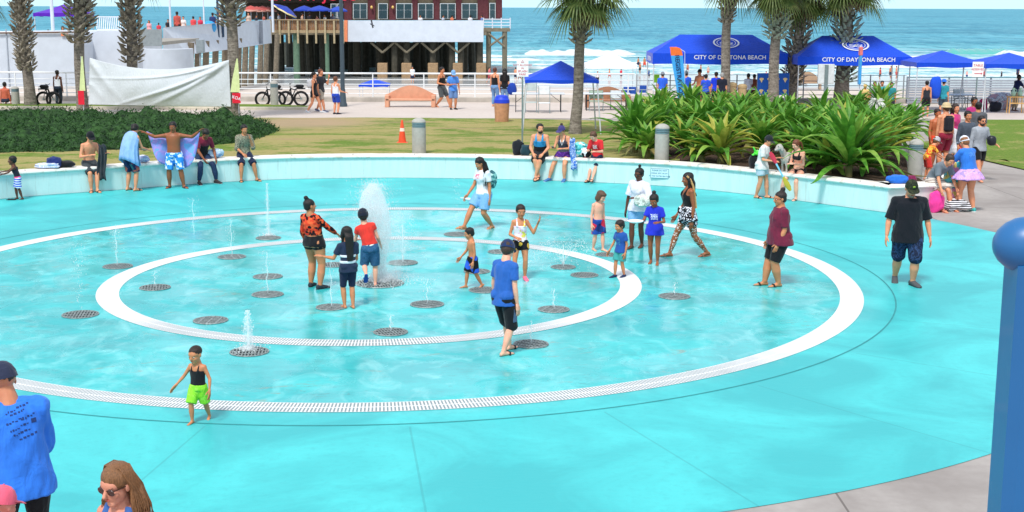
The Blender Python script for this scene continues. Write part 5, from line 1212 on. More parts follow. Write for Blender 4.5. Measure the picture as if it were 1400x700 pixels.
# tan bench
def bench(px0, px1, ybase, ytop, label, col, rot=0):
    p = W((px0+px1)/2, ybase); k = 1/ppm(p.y, px0, ybase); w = (px1-px0)*k; h = at(px0, ytop, p.y).z-p.z; M_ = mat(col, .75, .10, 4)
    t = thing('park_bench', label, 'bench', p, rot)
    mb = MB(); n = 20; vs = []
    for yy in (.14, .24):
        for i in range(n+1):
            u = i/n; x = -w/2+w*u; z = h*(.58+.42*sin(pi*u)**1.3); vs += [(x, yy, h*.36), (x, yy, z)]
    q = 2*(n+1); fs = []
    for i in range(n):
        a = 2*i; fs += [(a, a+2, a+3, a+1), (q+a, q+a+1, q+a+3, q+a+2), (a+1, a+3, q+a+3, q+a+1), (a, q+a, q+a+2, a+2)]
    fs += [(0, 1, q+1, q), (2*n, q+2*n, q+2*n+1, 2*n+1)]; mb.add(vs, fs).build('backrest', M_, t, smooth=False)
    MB().box((0, -.08, h*.36), (w-.05, .46, .09), bev=.02).build('seat', M_, t)
    for s in (-1, 1): MB().box((s*(w/2-.10), -.06, h*.29), (.20, .50, h*.58), bev=.03).build('end_support', M_, t)
    return t
bench(527, 596, 146.5, 117, 'peach coloured bench with arched back on the promenade, left of the walking men', 'd39a7c')
bench(800, 862, 147, 118.5, 'brown arched bench behind the folding tables', 'a5765a')
bench(1087, 1122, 122, 98, 'pale tan arched bench under the second blue tent', 'a98f76')
p = W(686, 167); h = at(686, 130, p.y).z-p.z; t = thing('litter_bin', 'round tan litter bin with blue lid at the lawn edge', 'bin', p); r = 10.5/ppm(p.y, 686, 150)
mb = MB(); mb.rings([(V((0, 0, z*h)), V((1, 0, 0)), V((0, 1, 0)), r*k, r*k) for z, k in ((0, .86), (.02, .88), (.34, .93), (.345, .91), (.35, .935), (.71, 1.0), (.72, .96))], 0, True, 28); mb.build('bin_body', mat('c48f6c', .8, .15, 8, .5, 80), t)
mb = MB(); mb.rings([(V((0, 0, z*h)), V((1, 0, 0)), V((0, 1, 0)), r*k, r*k) for z, k in ((.715, 1.03), (.84, 1.0), (.86, .9), (.965, .8), (1.0, .5))], 0, True, 28); mb.build('lid', mat('1f3fd0', .5), t)

# ---------------------------------------------------------------- bags and towels on the wall
def blob(name, label, cat, p, sz, m, seed=0, rz=0, amp=.25, parent=None):
    mb = MB(); rr = random.Random(seed); n, k = 18, 12; rs = []
    vs = []; fs = []
    for j in range(k+1):
        a = -pi/2+pi*j/k
        for i in range(n):
            b = 2*pi*i/n; v = V((cos(a)*cos(b), cos(a)*sin(b), sin(a))); e = 2.6; v = V([math.copysign(abs(q)**(2/e), q) for q in v])
            q = 1+amp*noise.noise(v*1.7+V((seed, 0, 0)))+amp*.4*noise.noise(v*4+V((0, seed, 0))); vs.append((v.x*sz[0]/2*q, v.y*sz[1]/2*q, max(0, (v.z*q+.98)*sz[2]/2)))
    for j in range(k):
        for i in range(n): fs.append((j*n+i, j*n+(i+1) % n, (j+1)*n+(i+1) % n, (j+1)*n+i))
    mb.add(vs, fs); o = mb.build(name, m, parent)
    if not parent: o.location = p
    o.rotation_euler.z = rz
    if not parent: tag(o, label, cat)
    return o
def on_wall(px, back=.2, z=.655): q, n = wall_at(px); p = q+n*back; p.z = z; return p
blob('backpack', 'black backpack standing on the wall left of the bearded man', 'backpack', on_wall(705, .3), (.34, .24, .42), cloth('1c1e26'), 1)
blob('bag', 'dark teal bag between the black backpack and the bearded man', 'bag', on_wall(716, .25), (.30, .22, .30), cloth('24404a'), 2)
def drape(name, label, cat, p, w, l, m, yaw=0, lean=.25, seed=1):
    mb = MB(); vs = []; fs = []; n, k = 10, 12
    for j in range(k+1):
        for i in range(n+1):
            u = i/n-.5; v = j/k; vs.append((u*w*(1-.15*v)+.03*sin(v*5+seed), lean*v*l*.3+.03*sin(u*14+v*4+seed)-.05*(v < .3), -l*.45+l*v+.02*sin(u*9)))
    for j in range(k):
        for i in range(n): a = j*(n+1)+i; fs.append((a, a+1, a+n+2, a+n+1))
    o = put(mb.add(vs, fs), name, m, p); o.rotation_euler.z = yaw; md = o.modifiers.new('s', 'SOLIDIFY'); md.thickness = .018; return tag(o, label, cat)
drape('towel', 'blue and white towel hanging over the wall beside the woman in visor', 'towel', on_wall(784, -.07, .66)+V((0, 0, .06)), .17, .85, pattern(['3d7fd0', 'dbe6f6', '2a64c0', '5a94de'], 9, 'noise'), .15)
blob('beach_bag', 'turquoise patterned beach bag on the wall between the visor woman and the boy in red', 'bag', on_wall(790, .28), (.42, .24, .40), pattern(['57c2c4', '2f8f96', 'e4f2f0', '7ad2d0'], 16), 4)
blob('bag', 'black and white bag with red trim beside the boy in red', 'bag', on_wall(799, .18), (.26, .2, .26), pattern(['17171c', 'e4e4ea', 'c83044'], 8), 5)
blob('towel', 'rumpled white and blue towel on the wall left of the shirtless seated man', 'towel', on_wall(70, .2), (.62, .30, .14), pattern(['dfe4f0', '9fb4dc', 'c8d2e8'], 8, 'noise'), 6)
blob('bag', 'navy blue bundle on the wall left of the shirtless seated man', 'bag', on_wall(80, .22), (.36, .3, .28), cloth('1d2c66'), 7)
blob('shoes_bundle', 'pile of black clothes on the wall left of the seated man', 'clothes', on_wall(94, .2), (.55, .30, .17), cloth('191a20'), 8)
blob('towel', 'pale striped towel roll beside the man in floral shorts', 'towel', on_wall(201, .15), (.28, .24, .20), pattern(['2f5fb0', 'e6ecf6'], 9, 'stripe'), 9)
blob('plastic_bag', 'crumpled pale blue plastic bag beside the man in jeans', 'bag', on_wall(299, .18), (.42, .26, .26), pattern(['a9c4e0', 'cfdcec', '7f9cc4'], 10, 'noise'), 10)
q = W(1025, 232); blob('planter_bag', 'black fabric bag on the bed edge left of the woman with the paddle', 'bag', on_wall(1023, .35, .60), (.46, .36, .46), cloth('14161a'), 11, amp=.12)
t = blob('inflatable_toy', 'bright green inflatable toy lying on the black bag', 'toy', on_wall(1026, .33, .98), (.36, .16, .14), mat('5ce04a', .3, .05), 12, .5, .5)
mb = MB(); mb.limb((-.12, 0, .10), .03, (-.20, 0, .22), .02, 8); mb.limb((.10, 0, .10), .04, (.20, .02, .16), .05, 8); mb.build('ears', mat('5ce04a', .3, .05), t)
blob('backpack', 'bright blue bag on the wall corner behind the big man in black', 'bag', V((cor.x+.30, cor.y+.30, .655)), (.52, .26, .20), cloth('2a6fd0'), 13)
blob('purse', 'small maroon purse on the wall corner right of the blue bag', 'bag', V((cor.x+.62, cor.y+.26, .655)), (.20, .18, .20), cloth('7a1f48'), 14)
q = W(1277, 288); blob('bag', 'hot pink bag on the ground against the wall end', 'bag', V((q.x-.05, R1.y-.28, 0)), (.36, .26, .50), cloth('f0409a'), 15, amp=.3)
q = W(1302, 289); blob('towel', 'black and white zebra towel heaped on the paving by the tutu woman', 'towel', V((q.x+.1, q.y, 0)), (.52, .32, .30), pattern(['15151a', 'ececf0'], 7, 'stripe'), 16, amp=.5)
q = at(1303, 240, W(1302, 287).y); drape('beach_towel', 'turquoise patterned towel held up by the woman in tutu', 'towel', V((q.x, q.y, .66)), .46, .90, pattern(['4fc8d0', '7fdce0', 'e6d27a', '3fb4c4', 'e89ac0'], 9), .1, .1, 3)
q = W(1293, 215); drape('towel', 'white towel hanging beside the shirtless man in orange shorts', 'towel', V((AF.root.location.x+.42, AF.root.location.y-.1, .80)), .42, .75, WHT, .1, .05, 5)
p = AC.root.location + V((0, 0, 0)); o = blob('helmet_ball', 'dark ball tucked under the arm of the bearded man', 'ball', V((p.x+.24, p.y-.25, 1.0)), (.24, .24, .28), mat('1b1f26', .4), 17, amp=.05)
# items held
h_ = J_W.wr['L']; M4 = J_W.root.matrix_basis
def world(pn, v): return pn.root.location + Matrix.Rotation(pn.root.rotation_euler.z, 3, 'Z') @ v
q = world(J_W, J_W.wr['L']); blob('towel', 'rolled white towel held by the tall woman with topknot', 'towel', q+V((.10, -.09, -.16)), (.34, .2, .26), pattern(['c8d0c4', 'e6ebe4', 'a4aea4'], 14, 'noise'), 18, amp=.3)
q = world(L_G, L_G.wr['R']+L_G.hd['R']*.12); mb = MB(); mb.rings([(V((0, 0, z)), V((1, 0, 0)), V((0, 1, 0)), r, r) for z, r in ((0, .08), (.01, .12), (.03, .15), (.038, .15), (.02, .11))], 0, True, 24)
tag(put(mb, 'plate', mat('f2f2f4', .4), q), 'white plate held out by the girl in royal blue tee', 'plate')
q = world(BP_W, BP_W.at(.72)[0]+V((.04, .18, -.05))); o = blob('backpack', 'small teal patterned backpack on the back of the long haired woman in white', 'backpack', q-V((0, 0, .18)), (.30, .20, .40), pattern(['7fb8b4', '3f7a80', 'b6d8d2', '2f5f6a'], 18), 19, radians(-48), .1)
q = world(BP_W, BP_W.wr['R']+BP_W.hd['R']*.1); mb = MB(); mb.tube([(-.10, 0, .02), (-.04, 0, .01), (.05, 0, -.01), (.08, 0, -.015), (.11, 0, -.02)], [.012, .012, .032, .034, .030], 10); tag(put(mb, 'water_bottle', mat('dfe9ee', .2), q), 'clear bottle in the hand of the long haired woman in white', 'bottle')
q = world(M_W, M_W.hipj['R']+V((-.12, -.05, .05))); blob('crossbody_bag', 'small black and white bag at the hip of the woman with braids', 'bag', q-V((0, 0, .12)), (.22, .12, .22), pattern(['16161c', 'dadae4', '1a1a20'], 22), 20, 0, .1)
q = world(Y_W, Y_W.wr['R']); p = W(1052, 262); t = thing('paddle', 'long red, blue and yellow paddle leaning down beside the woman in white', 'paddle', (q.x-.12, q.y-.25, .0))
top = V((0, 0, 1.22)); bot = V((.52, -.10, .28)); d = (bot-top).normalized(); u, v = frame(d, (0, 1, 0)); mb = MB()
def pad(t0, t1, ws): mb = MB(); mb.rings([(top.lerp(bot, t0+(t1-t0)*i/(len(ws)-1)), u, v, w, .012) for i, w in enumerate(ws)], 0, True, 10); return mb
pad(.0, .30, [.03, .055, .06, .05, .022]).build('upper_blade', mat('c8324a', .5), t); pad(.28, .66, [.022, .02, .02, .022]).build('shaft', mat('7fc4e0', .4), t); pad(.64, 1.0, [.022, .05, .065, .06, .03]).build('lower_blade', mat('b8a832', .5), t)
q = world(W_W, W_W.wr['R']+W_W.hd['R']*.12); tag(put(MB().box((0, 0, 0), (.08, .15, .012), bev=.004), 'phone', mat('15151a', .2), q+V((.03, 0, .02))), 'dark phone in the hands of the woman in purple visor', 'phone')
q, n_ = wall_at(139.5); q = q-n_*.13; q.z = .72; o = drape('dark_garment', 'dark grey shirt hanging from the arm of the shirtless seated man', 'clothes', q, .22, .90, cloth('2c333a'), .1, .1, 4)
# towel spread behind the man with open arms
a = world(S_M, S_M.wr['R']); b = world(S_M, S_M.wr['L']); mb = MB(); vs = []; fs = []; n, k = 26, 14
for j in range(k+1):
    v = j/k
    for i in range(n+1):
        u = i/n; e = abs(2*u-1); x = a.x+(b.x-a.x)*u*(1) + (u-.5)*-.25*v; z = a.z+.03-.22*(1-e**2)*(1-v*.3)-(.85 if u > .5 else .78)*v*(.55+.45*(1-e**6)); y = max(a.y, b.y)+.12+.03*sin(u*17+v*3)+.10*(1-e); vs.append((x, y, z))
for j in range(k):
    for i in range(n): q = j*(n+1)+i; fs.append((q, q+1, q+n+2, q+n+1))
o = mb.add(vs, fs).build('towel', pattern(['8aa6e8', '9a9be6', 'b49ae2', '7fb0ea'], 3, 'noise'), None, (a.x, a.y, 0)); md = o.modifiers.new('s', 'SOLIDIFY'); md.thickness = .015; tag(o, 'blue and lilac towel spread behind the shirtless man with open arms', 'towel')
# flip-flops by the small boy
q = G(15, 274); t = thing('flip_flops', 'pair of dark flip flops on the deck at the far left wall', 'footwear', (q.x, q.y, .008))
for s in (0, 1): mb = MB(); mb.rings([(V((-.11+.055*i, s*.12+.01*i, .01)), V((0, 1, 0)), V((0, 0, 1)), w, .009) for i, w in enumerate((.02, .034, .034, .042, .02))], 0, True, 8); mb.build('sandal', mat('1a1b20', .8), t)
# back print of the blue tee: rows of faded marks
q = FG1; c, up, x, f = q.at(.70); mb = MB(); rr = random.Random(4)
vs0 = [(-.35, .20), (.35, .17), (-.20, .12), (.30, .09), (-.40, .04), (.25, .01), (-.30, -.05), (.30, -.09), (.0, -.14)]
dg_pts = []
PRINT = []
for row, (w0, w1, z) in enumerate(((-.13, .06, .10), (-.10, .02, .07), (-.14, .0, .02), (-.02, .10, .0), (-.12, .02, -.04), (-.10, .05, -.09), (-.06, .08, -.14))):
    xx = w0
    while xx < w1:
        l = rr.uniform(.012, .03); PRINT.append((xx, z+rr.uniform(-.006, .006)+xx*.25, l, rr.uniform(.010, .024))); xx += l*.9+rr.uniform(.004, .010)
PRINT.append((.06, -.04, .05, .05))
def put_print():
    from mathutils.bvhtree import BVHTree
    sh = [c for c in FG1.root.children if c.name.startswith('shirt')][0]
    bv = BVHTree.FromPolygons([v.co.copy() for v in sh.data.vertices], [list(p.vertices) for p in sh.data.polygons]); mb = MB()
    c, up, x, f = FG1.at(.72)
    for xx, zz, w, h in PRINT:
        cs = []
        for a, b in ((0, 0), (.33, 0), (.66, 0), (1, 0), (1, 1), (.66, 1), (.33, 1), (0, 1)):
            o = c-x*(.07+xx*.95+a*w*.8)+up*((zz+b*h*.7)*1.0+.09)-f*.8; hit = bv.ray_cast(o, f)
            if hit[0] is None: break
            cs.append(hit[0]-f*.003)
        if len(cs) == 8: mb.add(cs, [(0, 1, 6, 7), (1, 2, 5, 6), (2, 3, 4, 5)])
    mb.build('back_print', mat('223a72', .9, .3, 60), sh)
def put_patch(pn, part, z, xo, w, h, m, name, front=1, n=7, seed=3):
    from mathutils.bvhtree import BVHTree
    sh = [c for c in pn.root.children if c.name.split('.')[0] == part]
    if not sh: return
    sh = sh[-1]; bv = BVHTree.FromPolygons([v.co.copy() for v in sh.data.vertices], [list(p.vertices) for p in sh.data.polygons]); mb = MB(); c, up, x, f = pn.at(z); f = f*front; rr = random.Random(seed); vs = []; N = 8
    for j in range(N+1):
        for i in range(N+1):
            u, v = i/N-.5, j/N-.5; k = 1+.25*noise.noise((u*5, v*5, seed)); o = c+x*(xo+u*w*k)+up*(v*h*k)+f*.6; hit = bv.ray_cast(o, -f)
            vs.append(hit[0]+f*.004 if hit[0] is not None else c+x*(xo+u*w*k)+up*(v*h*k))
    mb.add(vs, [(j*(N+1)+i, j*(N+1)+i+1, (j+1)*(N+1)+i+1, (j+1)*(N+1)+i) for j in range(N) for i in range(N)]); mb.build(name, m, sh)
POST = [put_print, lambda: put_patch(BP_W, 'shirt', .755, -.02, .13, .10, pattern(['e86a86', 'f2b4c0', 'f6f0f2'], 30, 'noise'), 'chest_print'), lambda: put_patch(L_G, 'shirt', .70, 0, .13, .11, pattern(['dfe2f6', '3a46c8', 'e8e8fa'], 34, 'noise'), 'chest_print'),
 lambda: put_patch(TUTU, 'shirt', .74, 0, .17, .10, pattern(['3f7fd6', '5a94e0', '1f57b0'], 40, 'noise'), 'back_mark', -1), lambda: put_patch(X_B, 'shirt', .73, 0, .12, .12, pattern(['f0e0e0', 'd42a30', 'f6eaea'], 34, 'noise'), 'chest_print'), lambda: put_patch(K_B, 'shirt', .68, 0, .10, .13, pattern(['2f6a9c', '22509c', '4a86a8'], 34, 'noise'), 'chest_print')]
# dog on the wall
p = on_wall(1067, .42, .61); t = thing('dog', 'light grey shaggy dog standing on the wall between the two women', 'dog', p, radians(-150))
mb = MB(); B = .62
mb.rings([(V((-.30+.1*i, 0, .40+.01*sin(i))), V((0, 1, 0)), V((0, 0, 1)), w, h) for i, (w, h) in enumerate(((.05, .06), (.10, .11), (.11, .115), (.105, .11), (.115, .135), (.12, .15), (.08, .10)))], 0, True, 14)
mb.limb((.24, 0, .46), .085, (.36, 0, .62), .07, 10); mb.ell((.41, 0, .67), (.10, .085, .085)); mb.limb((.44, 0, .65), .055, (.56, 0, .61), .035, 10)
for s in (-1, 1):
    mb.limb((.22, s*.07, .34), .05, (.23, s*.075, .18), .032, 8); mb.limb((.23, s*.075, .18), .030, (.22, s*.075, .03), .024, 8); mb.ell((.25, s*.075, .025), (.05, .033, .025))
    mb.limb((-.24, s*.07, .36), .075, (-.18, s*.075, .23), .045, 8); mb.limb((-.18, s*.075, .23), .042, (-.30, s*.075, .14), .026, 8); mb.limb((-.30, s*.075, .14), .025, (-.28, s*.075, .03), .022, 8); mb.ell((-.25, s*.075, .025), (.05, .033, .025))
mb.limb((-.31, 0, .44), .035, (-.44, 0, .40), .03, 8); mb.limb((-.44, 0, .40), .03, (-.50, 0, .30), .03, 8)
DM = NT('shaggy_grey_fur'); nn = DM.noise(DM.coord((1, 1, .6)), 16, 5, .75); DM.base(DM.mix(nn, (.25, .23, .21), (.70, .67, .62))); DM.set(rough=.9); DM.bump(nn, 1., .03)
o = mb.build('body', [DM.m, mat('121012', .3, 0, bump=0)], t); ex = MB(); ex.ell((.59, 0, .615), (.018, .022, .018), mi=1)
for s in (-1, 1): ex.ell((.485, s*.05, .70), (.012, .012, .012), mi=1, n=6, m=4)
remesh(o, .014, 1, lambda o, ex=ex: (wrinkle(.010)(o), join_extra(o, ex)))
for s in (-1, 1): e = MB(); e.ell((.39, s*.085, .63), (.035, .018, .075)); q = e.build('ear', DM.m, t)
# ---------------------------------------------------------------- palms
def leafm(name, a, b, c2=None, rough=.5):
    t = NT(name); co = t.coord(); f = t.noise(co, 5, 3); c = t.mix(t.ramp(f, [(.35, 0.), (.65, 1.)]), a, b)
    t.base(c); t.set(rough=rough, spec=.35)
    tr = t.n('BsdfTranslucent'); t.l(c, tr.inputs[0]); mx = t.n('MixShader'); mx.inputs[0].default_value = .3; t.l(t.b.outputs[0], mx.inputs[1]); t.l(tr.outputs[0], mx.inputs[2]); t.l(mx.outputs[0], t.out.inputs[0]); return t.m
M_FR = leafm('palm_frond_green', (.06, .115, .028), (.17, .22, .06)); M_FRD = leafm('palm_frond_dry', (.20, .14, .07), (.34, .25, .13), rough=.8)
t = NT('palm_trunk_bark'); co = t.coord(); r1 = t.noise(t.coord((1, 1, 6)), 3, 5, .7); r2 = t.noise(co, 12, 5, .75)
t.base(t.mix(t.ramp(t.ma('ADD', t.ma('MULTIPLY', r1, .5), t.ma('MULTIPLY', r2, .5)), [(.4, 0.), (.6, 1.)]), (.13, .11, .09), (.34, .30, .255))); t.set(rough=.95, spec=.1); t.bump(r1, 1., .05); M_TR = t.m
t = NT('palm_boots_bark'); co = t.coord(); r2 = t.noise(co, 9, 5, .75)
t.base(t.mix(t.ramp(r2, [(.35, 0.), (.65, 1.)]), (.12, .10, .08), (.50, .45, .36))); t.set(rough=.95, spec=.1); t.bump(r2, 1., .03); M_BT = t.m
M_BTG = mat('8f9c8c', .8, .3, 9, .6, 30, name='grey_green_boots')
def fan(mb, o, d, L, seed, mi, droop=.5):
    rr = random.Random(seed); d = d.normalized(); side = d.cross(V((0, 0, 1))).normalized(); up = side.cross(d)
    pet = L*.55; a = o; pts = [o + d*pet*k/3 + V((0, 0, -.10*pet*(k/3)**2)) for k in range(4)]
    mb.tube(pts, [.022, .016, .012, .010], 4, mi)
    c = pts[-1]; dd = (pts[-1]-pts[-2]).normalized(); n = 22
    for i in range(n):
        u = i/(n-1)*2-1; a = u*1.95; l = L*(.62+.12*cos(a))*rr.uniform(.85, 1.08)
        v = (dd*cos(a)+side*sin(a)+up*.10).normalized(); w = .036; p = c; vs = []; wd_ = v.cross(up).normalized(); nseg = 5
        for k in range(nseg+1):
            t_ = k/nseg; q = c+v*(l*t_)*(1-.10*t_)+V((0, 0, -droop*l*t_**2.2*rr.uniform(.9, 1.1)*.8))
            ww = w*(1.0 if k < 3 else (1-t_)*1.9+.06); vs += [q-wd_*ww, q+wd_*ww]
        mb.add(vs, [(2*k, 2*k+1, 2*k+3, 2*k+2) for k in range(nseg)], mi)
def palm(px, py, dx_top, zc, r, label, boots=(.4, 1.0), wide=1.0, crown=True, L=1.5, nf=30, seed=1, dead=8, p=None, grey=False, low=-.5):
    p = p or W(px, py); rr = random.Random(seed); H = zc-p.z
    t = thing('palm_tree', label, 'palm tree', p, 0, 'cabbage palms')
    path_ = [V((dx_top*(k/10)**1.5+.03*sin(k+seed), .04*sin(k*.8+seed), H*k/10-(.1 if k == 0 else 0))) for k in range(11)]
    rad = [r*(1.28 if k == 0 else 1.05 if k == 1 else 1-.02*k) for k in range(11)]
    mb = MB(); mb.tube(path_, rad, 18)
    vs = [(x*(1+.05*noise.noise((x*9, y*9, z*6))), y, z) for x, y, z in mb.v]; mb.v = vs; mb.build('trunk', M_TR, t)
    def pt(h): f = max(0, min(9.999, h*10)); i = int(f); return path_[i].lerp(path_[i+1], f-i)
    mb = MB(); h = boots[0]*H; i = 0
    while h < boots[1]*H:
        k = h/H; e = min(1, (k-boots[0])/.12+.25); R = r*wide*(.95+.12*e)
        for j in range(7):
            a = 2*pi*(j/7)+i*2.4/2+rr.uniform(-.12, .12); c = pt(k)+V((cos(a)*R*.86, sin(a)*R*.86, 0)); out = V((cos(a), sin(a), 0)); tg = V((-sin(a), cos(a), 0))
            if rr.random() < .12: continue
            l = rr.uniform(.13, .32)*(1 if e > .6 else .7); op = rr.uniform(.06, .24)*wide*1.1; tw = rr.uniform(-1.1, 1.1)
            tip = c+out*op+V((0, 0, l))+tg*tw*.12; w = .075*wide
            vs = [c-tg*w, c+tg*w, c+out*.05, c-tg*w*.8+V((0, 0, l*.5))+out*op*.3, c+tg*w*.8+V((0, 0, l*.5))+out*op*.3, c+out*(op*.6+.05)+V((0, 0, l*.45)), tip-tg*w*.38, tip+tg*w*.38, tip+out*.035+V((0, 0, -.01))]
            mb.add(vs, [(0, 2, 5, 3), (2, 1, 4, 5), (3, 5, 8, 6), (5, 4, 7, 8), (6, 8, 7), (1, 0, 3, 4), (4, 3, 6, 7)])
        h += .105; i += 1
    if i: mb.build('boots', M_BTG if grey else M_BT, t, smooth=False)
    if crown:
        mb = MB(); c = path_[-1]
        for i in range(nf):
            a = i*2.399+rr.uniform(-.2, .2); el = interp(i/nf, [(0, 1.2), (.4, .45), (.75, -.15), (1, low)]); d = V((cos(a)*cos(el), sin(a)*cos(el), sin(el)))
            fan(mb, c+d*.10-V((0, 0, .25*(i/nf))), d, L*rr.uniform(.9, 1.1), seed*100+i, 0, .55+.2*rr.random())
        for i in range(dead):
            a = rr.uniform(0, 6.28); el = rr.uniform(-1.2, -.65); d = V((cos(a)*cos(el), sin(a)*cos(el), sin(el))); fan(mb, c+d*.1-V((0, 0, .3)), d, L*.72, seed*100+60+i, 1, .35)
        mb.build('crown', [M_FR, M_FRD], t, smooth=False)
    return t
palm(41, 147, -.30, 7.6, .235, 'thick shaggy palm at the far left in front of the white wall', (.22, 1), 1.25, seed=1, low=-.7)
palm(113, 157, .10, 7.3, .225, 'palm at the left end of the hanging white sheet', (.42, 1), 1.75, seed=2)
palm(184, 148, 0, 6.9, .25, 'palm standing behind the hanging white sheet', (.30, 1), 1.35, seed=3, low=-.9)
palm(320.5, 163, .02, 7.6, .24, 'palm at the right end of the hanging white sheet', (.50, 1), 1.45, seed=4)
palm(787, 184, .30, 5.55, .19, 'slender palm with drooping fronds over the plain blue canopy', (.60, 1), 1.05, L=1.45, nf=34, seed=5, dead=9, low=-.75)
palm(990, 150, .02, 6.6, .22, 'palm in front of the first lettered blue tent with a tuft of old boots', (.60, 1.0), 1.05, L=1.5, seed=6, low=-1.0)
palm(1056, 152, .06, 5.95, .24, 'palm with grey criss cross boots right of the first lettered tent', (.55, 1), 1.55, L=1.45, nf=34, seed=7, grey=True, low=-.9)
palm(1082, 146, .42, 5.7, .26, 'shaggy brown palm behind the grey criss cross palm', (.18, 1), 1.35, L=1.6, nf=34, seed=8, dead=18, low=-1.0)
palm(1150, 147, .12, 6.0, .34, 'thick palm with dense fronds in front of the second lettered tent', (.20, 1), 1.35, L=1.7, nf=36, seed=9, grey=True, low=-.8, dead=12)
q = W(-38, 160); palm(0, 0, .05, 5.7, .3, 'palm just outside the left edge with fronds reaching in', (.4, 1), 1.1, p=q, seed=10, low=-.6, L=1.5)

# ---------------------------------------------------------------- juniper ground cover (left)
M_JUN = leafm('juniper_needles', (.008, .034, .009), (.05, .14, .032), rough=.7)
pe = [(x, interp(x, [(-45, 44.2), (-16, 44.6), (-12, 45.2), (-8.5, 47.4)])) for x in range(-45, -7)]
_jf = [(-45, 43.6)]+[(q.x, q.y) for q in (W(0, 211), W(120, 208), W(250, 202), W(340, 196), W(383, 182))]; _jb = [(-45, 54), (-18, 54), (W(300, 163).x, 53.2), (W(345, 160).x, 52.2), (W(383, 182).x, W(383, 180).y+.2)]; _jx = W(383, 180).x; jfn = lambda x: .35*noise.noise((x*.8, 7, 0))+.2*noise.noise((x*2.3, 3, 0))
def jun_bounds(x): return interp(x, _jf)+jfn(x), interp(x, _jb), _jx
def jun_h(x, y):
    f, b, xr = jun_bounds(x)
    if y < f or y > b or x > xr: return 0
    e = min((y-f)/2.6, (b-y)/.8, (xr-x)/1.8, 1); return sqrt(max(0, e))*(.50+.38*noise.noise((x*.55, y*.8, 0))+.38*noise.noise((x*1.5, y*2.1, 2))+.16*noise.noise((x*4, y*5, 4)))
rr = random.Random(9); mb = MB(); vs = []; fs = []
x0, x1 = -32., W(383, 182).x; NX, NY = 150, 46
for j in range(NY+1):
    for i in range(NX+1):
        x = x0+(x1-x0)*i/NX; f, b, _ = jun_bounds(x); y = f+(b-f)*j/NY; vs.append((x, y, gz(x, y)-.05+jun_h(x, y)*.9))
for j in range(NY):
    for i in range(NX): a = j*(NX+1)+i; fs.append((a, a+1, a+NX+2, a+NX+1))
mb.add(vs, fs)
for i in range(52000):
    x = rr.uniform(x0, x1); f, b, _ = jun_bounds(x); y = f+(b-f)*rr.random()**1.25; h = jun_h(x, y)
    if h <= .02: continue
    z = gz(x, y)+h*rr.uniform(.75, 1.03); a = rr.uniform(0, 6.28); e = rr.uniform(.1, 1.0); d = V((cos(a)*cos(e), sin(a)*cos(e), sin(e))); l = rr.uniform(.06, .20); w = rr.uniform(.010, .026)
    s_ = d.cross(V((rr.uniform(-1, 1), rr.uniform(-1, 1), 1))).normalized()*w; p = V((x, y, z-.04))
    mb.add([p-s_*.4, p+d*l*.5-s_, p+d*l, p+d*l*.5+s_], [(0, 1, 2, 3)])
tag(mb.build('juniper_shrubs', M_JUN, None, (x0+10, 48, .4), smooth=False), 'low dark green juniper shrubs behind the left part of the seat wall', 'shrubs', kind='stuff')

# ---------------------------------------------------------------- lilies
M_LG = leafm('lily_leaf', (.05, .19, .018), (.15, .38, .04)); M_LY = leafm('yellow_lily_leaf', (.30, .34, .04), (.48, .46, .08)); M_LD = leafm('faded_lily_leaf', (.16, .20, .05), (.34, .26, .10)); M_LP = leafm('pale_lily_leaf', (.16, .34, .04), (.32, .48, .08))
M_WF = mat('f2f2ec', .6)
def lily(p, h, spread, label, seed, n=34, yellow=0.0, group='large strap leaved lilies in the planting bed', w=.088):
    rr = random.Random(seed); t = thing('lily_plant', label, 'plant', p, 0, group); mb = MB()
    st = h*.22; mb.tube([(0, 0, -.05), (0, 0, st*.5), (0, 0, st)], [.10, .085, .07], 8, 2)
    for i in range(n):
        a = i*2.399+rr.uniform(-.3, .3); k = i/n; L = h*rr.uniform(.85, 1.15)*(1.0-.12*(1-k)); el = interp(k, [(0, 1.42), (.5, 1.05), (.8, .6), (1, .15)])+rr.uniform(-.12, .12)
        out = V((cos(a), sin(a), 0)); tg = V((-sin(a), cos(a), 0)); p_ = V((0, 0, st*rr.uniform(.5, 1))); vs = []; ns = 9; dr = rr.uniform(1.0, 1.9)*(1.2-el*.45)*(1.6 if rr.random() < .18 else 1)
        mi = 0; q = rr.random()
        if q < yellow: mi = 1
        elif q < yellow+.22: mi = 3
        elif k > .85 and q > .7: mi = 2
        for s in range(ns+1):
            u = s/ns; e = el-dr*u**1.6; ww = w*(.55+1.1*u*(1-u)*2.2 if u < .6 else (1-u)*2.6)*1.0+.002
            vs += [p_-tg*ww+V((0, 0, ww*.45)), p_.copy(), p_+tg*ww+V((0, 0, ww*.45))]
            p_ = p_+(out*cos(e)*spread+V((0, 0, sin(e))))*(L/ns)
            if p_.z < .03: p_.z = .03
        fs = []
        for s in range(ns): fs += [(3*s, 3*s+1, 3*s+4, 3*s+3), (3*s+1, 3*s+2, 3*s+5, 3*s+4)]
        mb.add(vs, fs, mi)
    mb.build('leaves', [M_LG, M_LY, M_LD, M_LP], t, smooth=False); return t
def bedz(px, py):
    z = .55
    for _ in range(10):
        p = G(px, py, z); z = zbed(p.x, p.y)
    p.z = z; return p
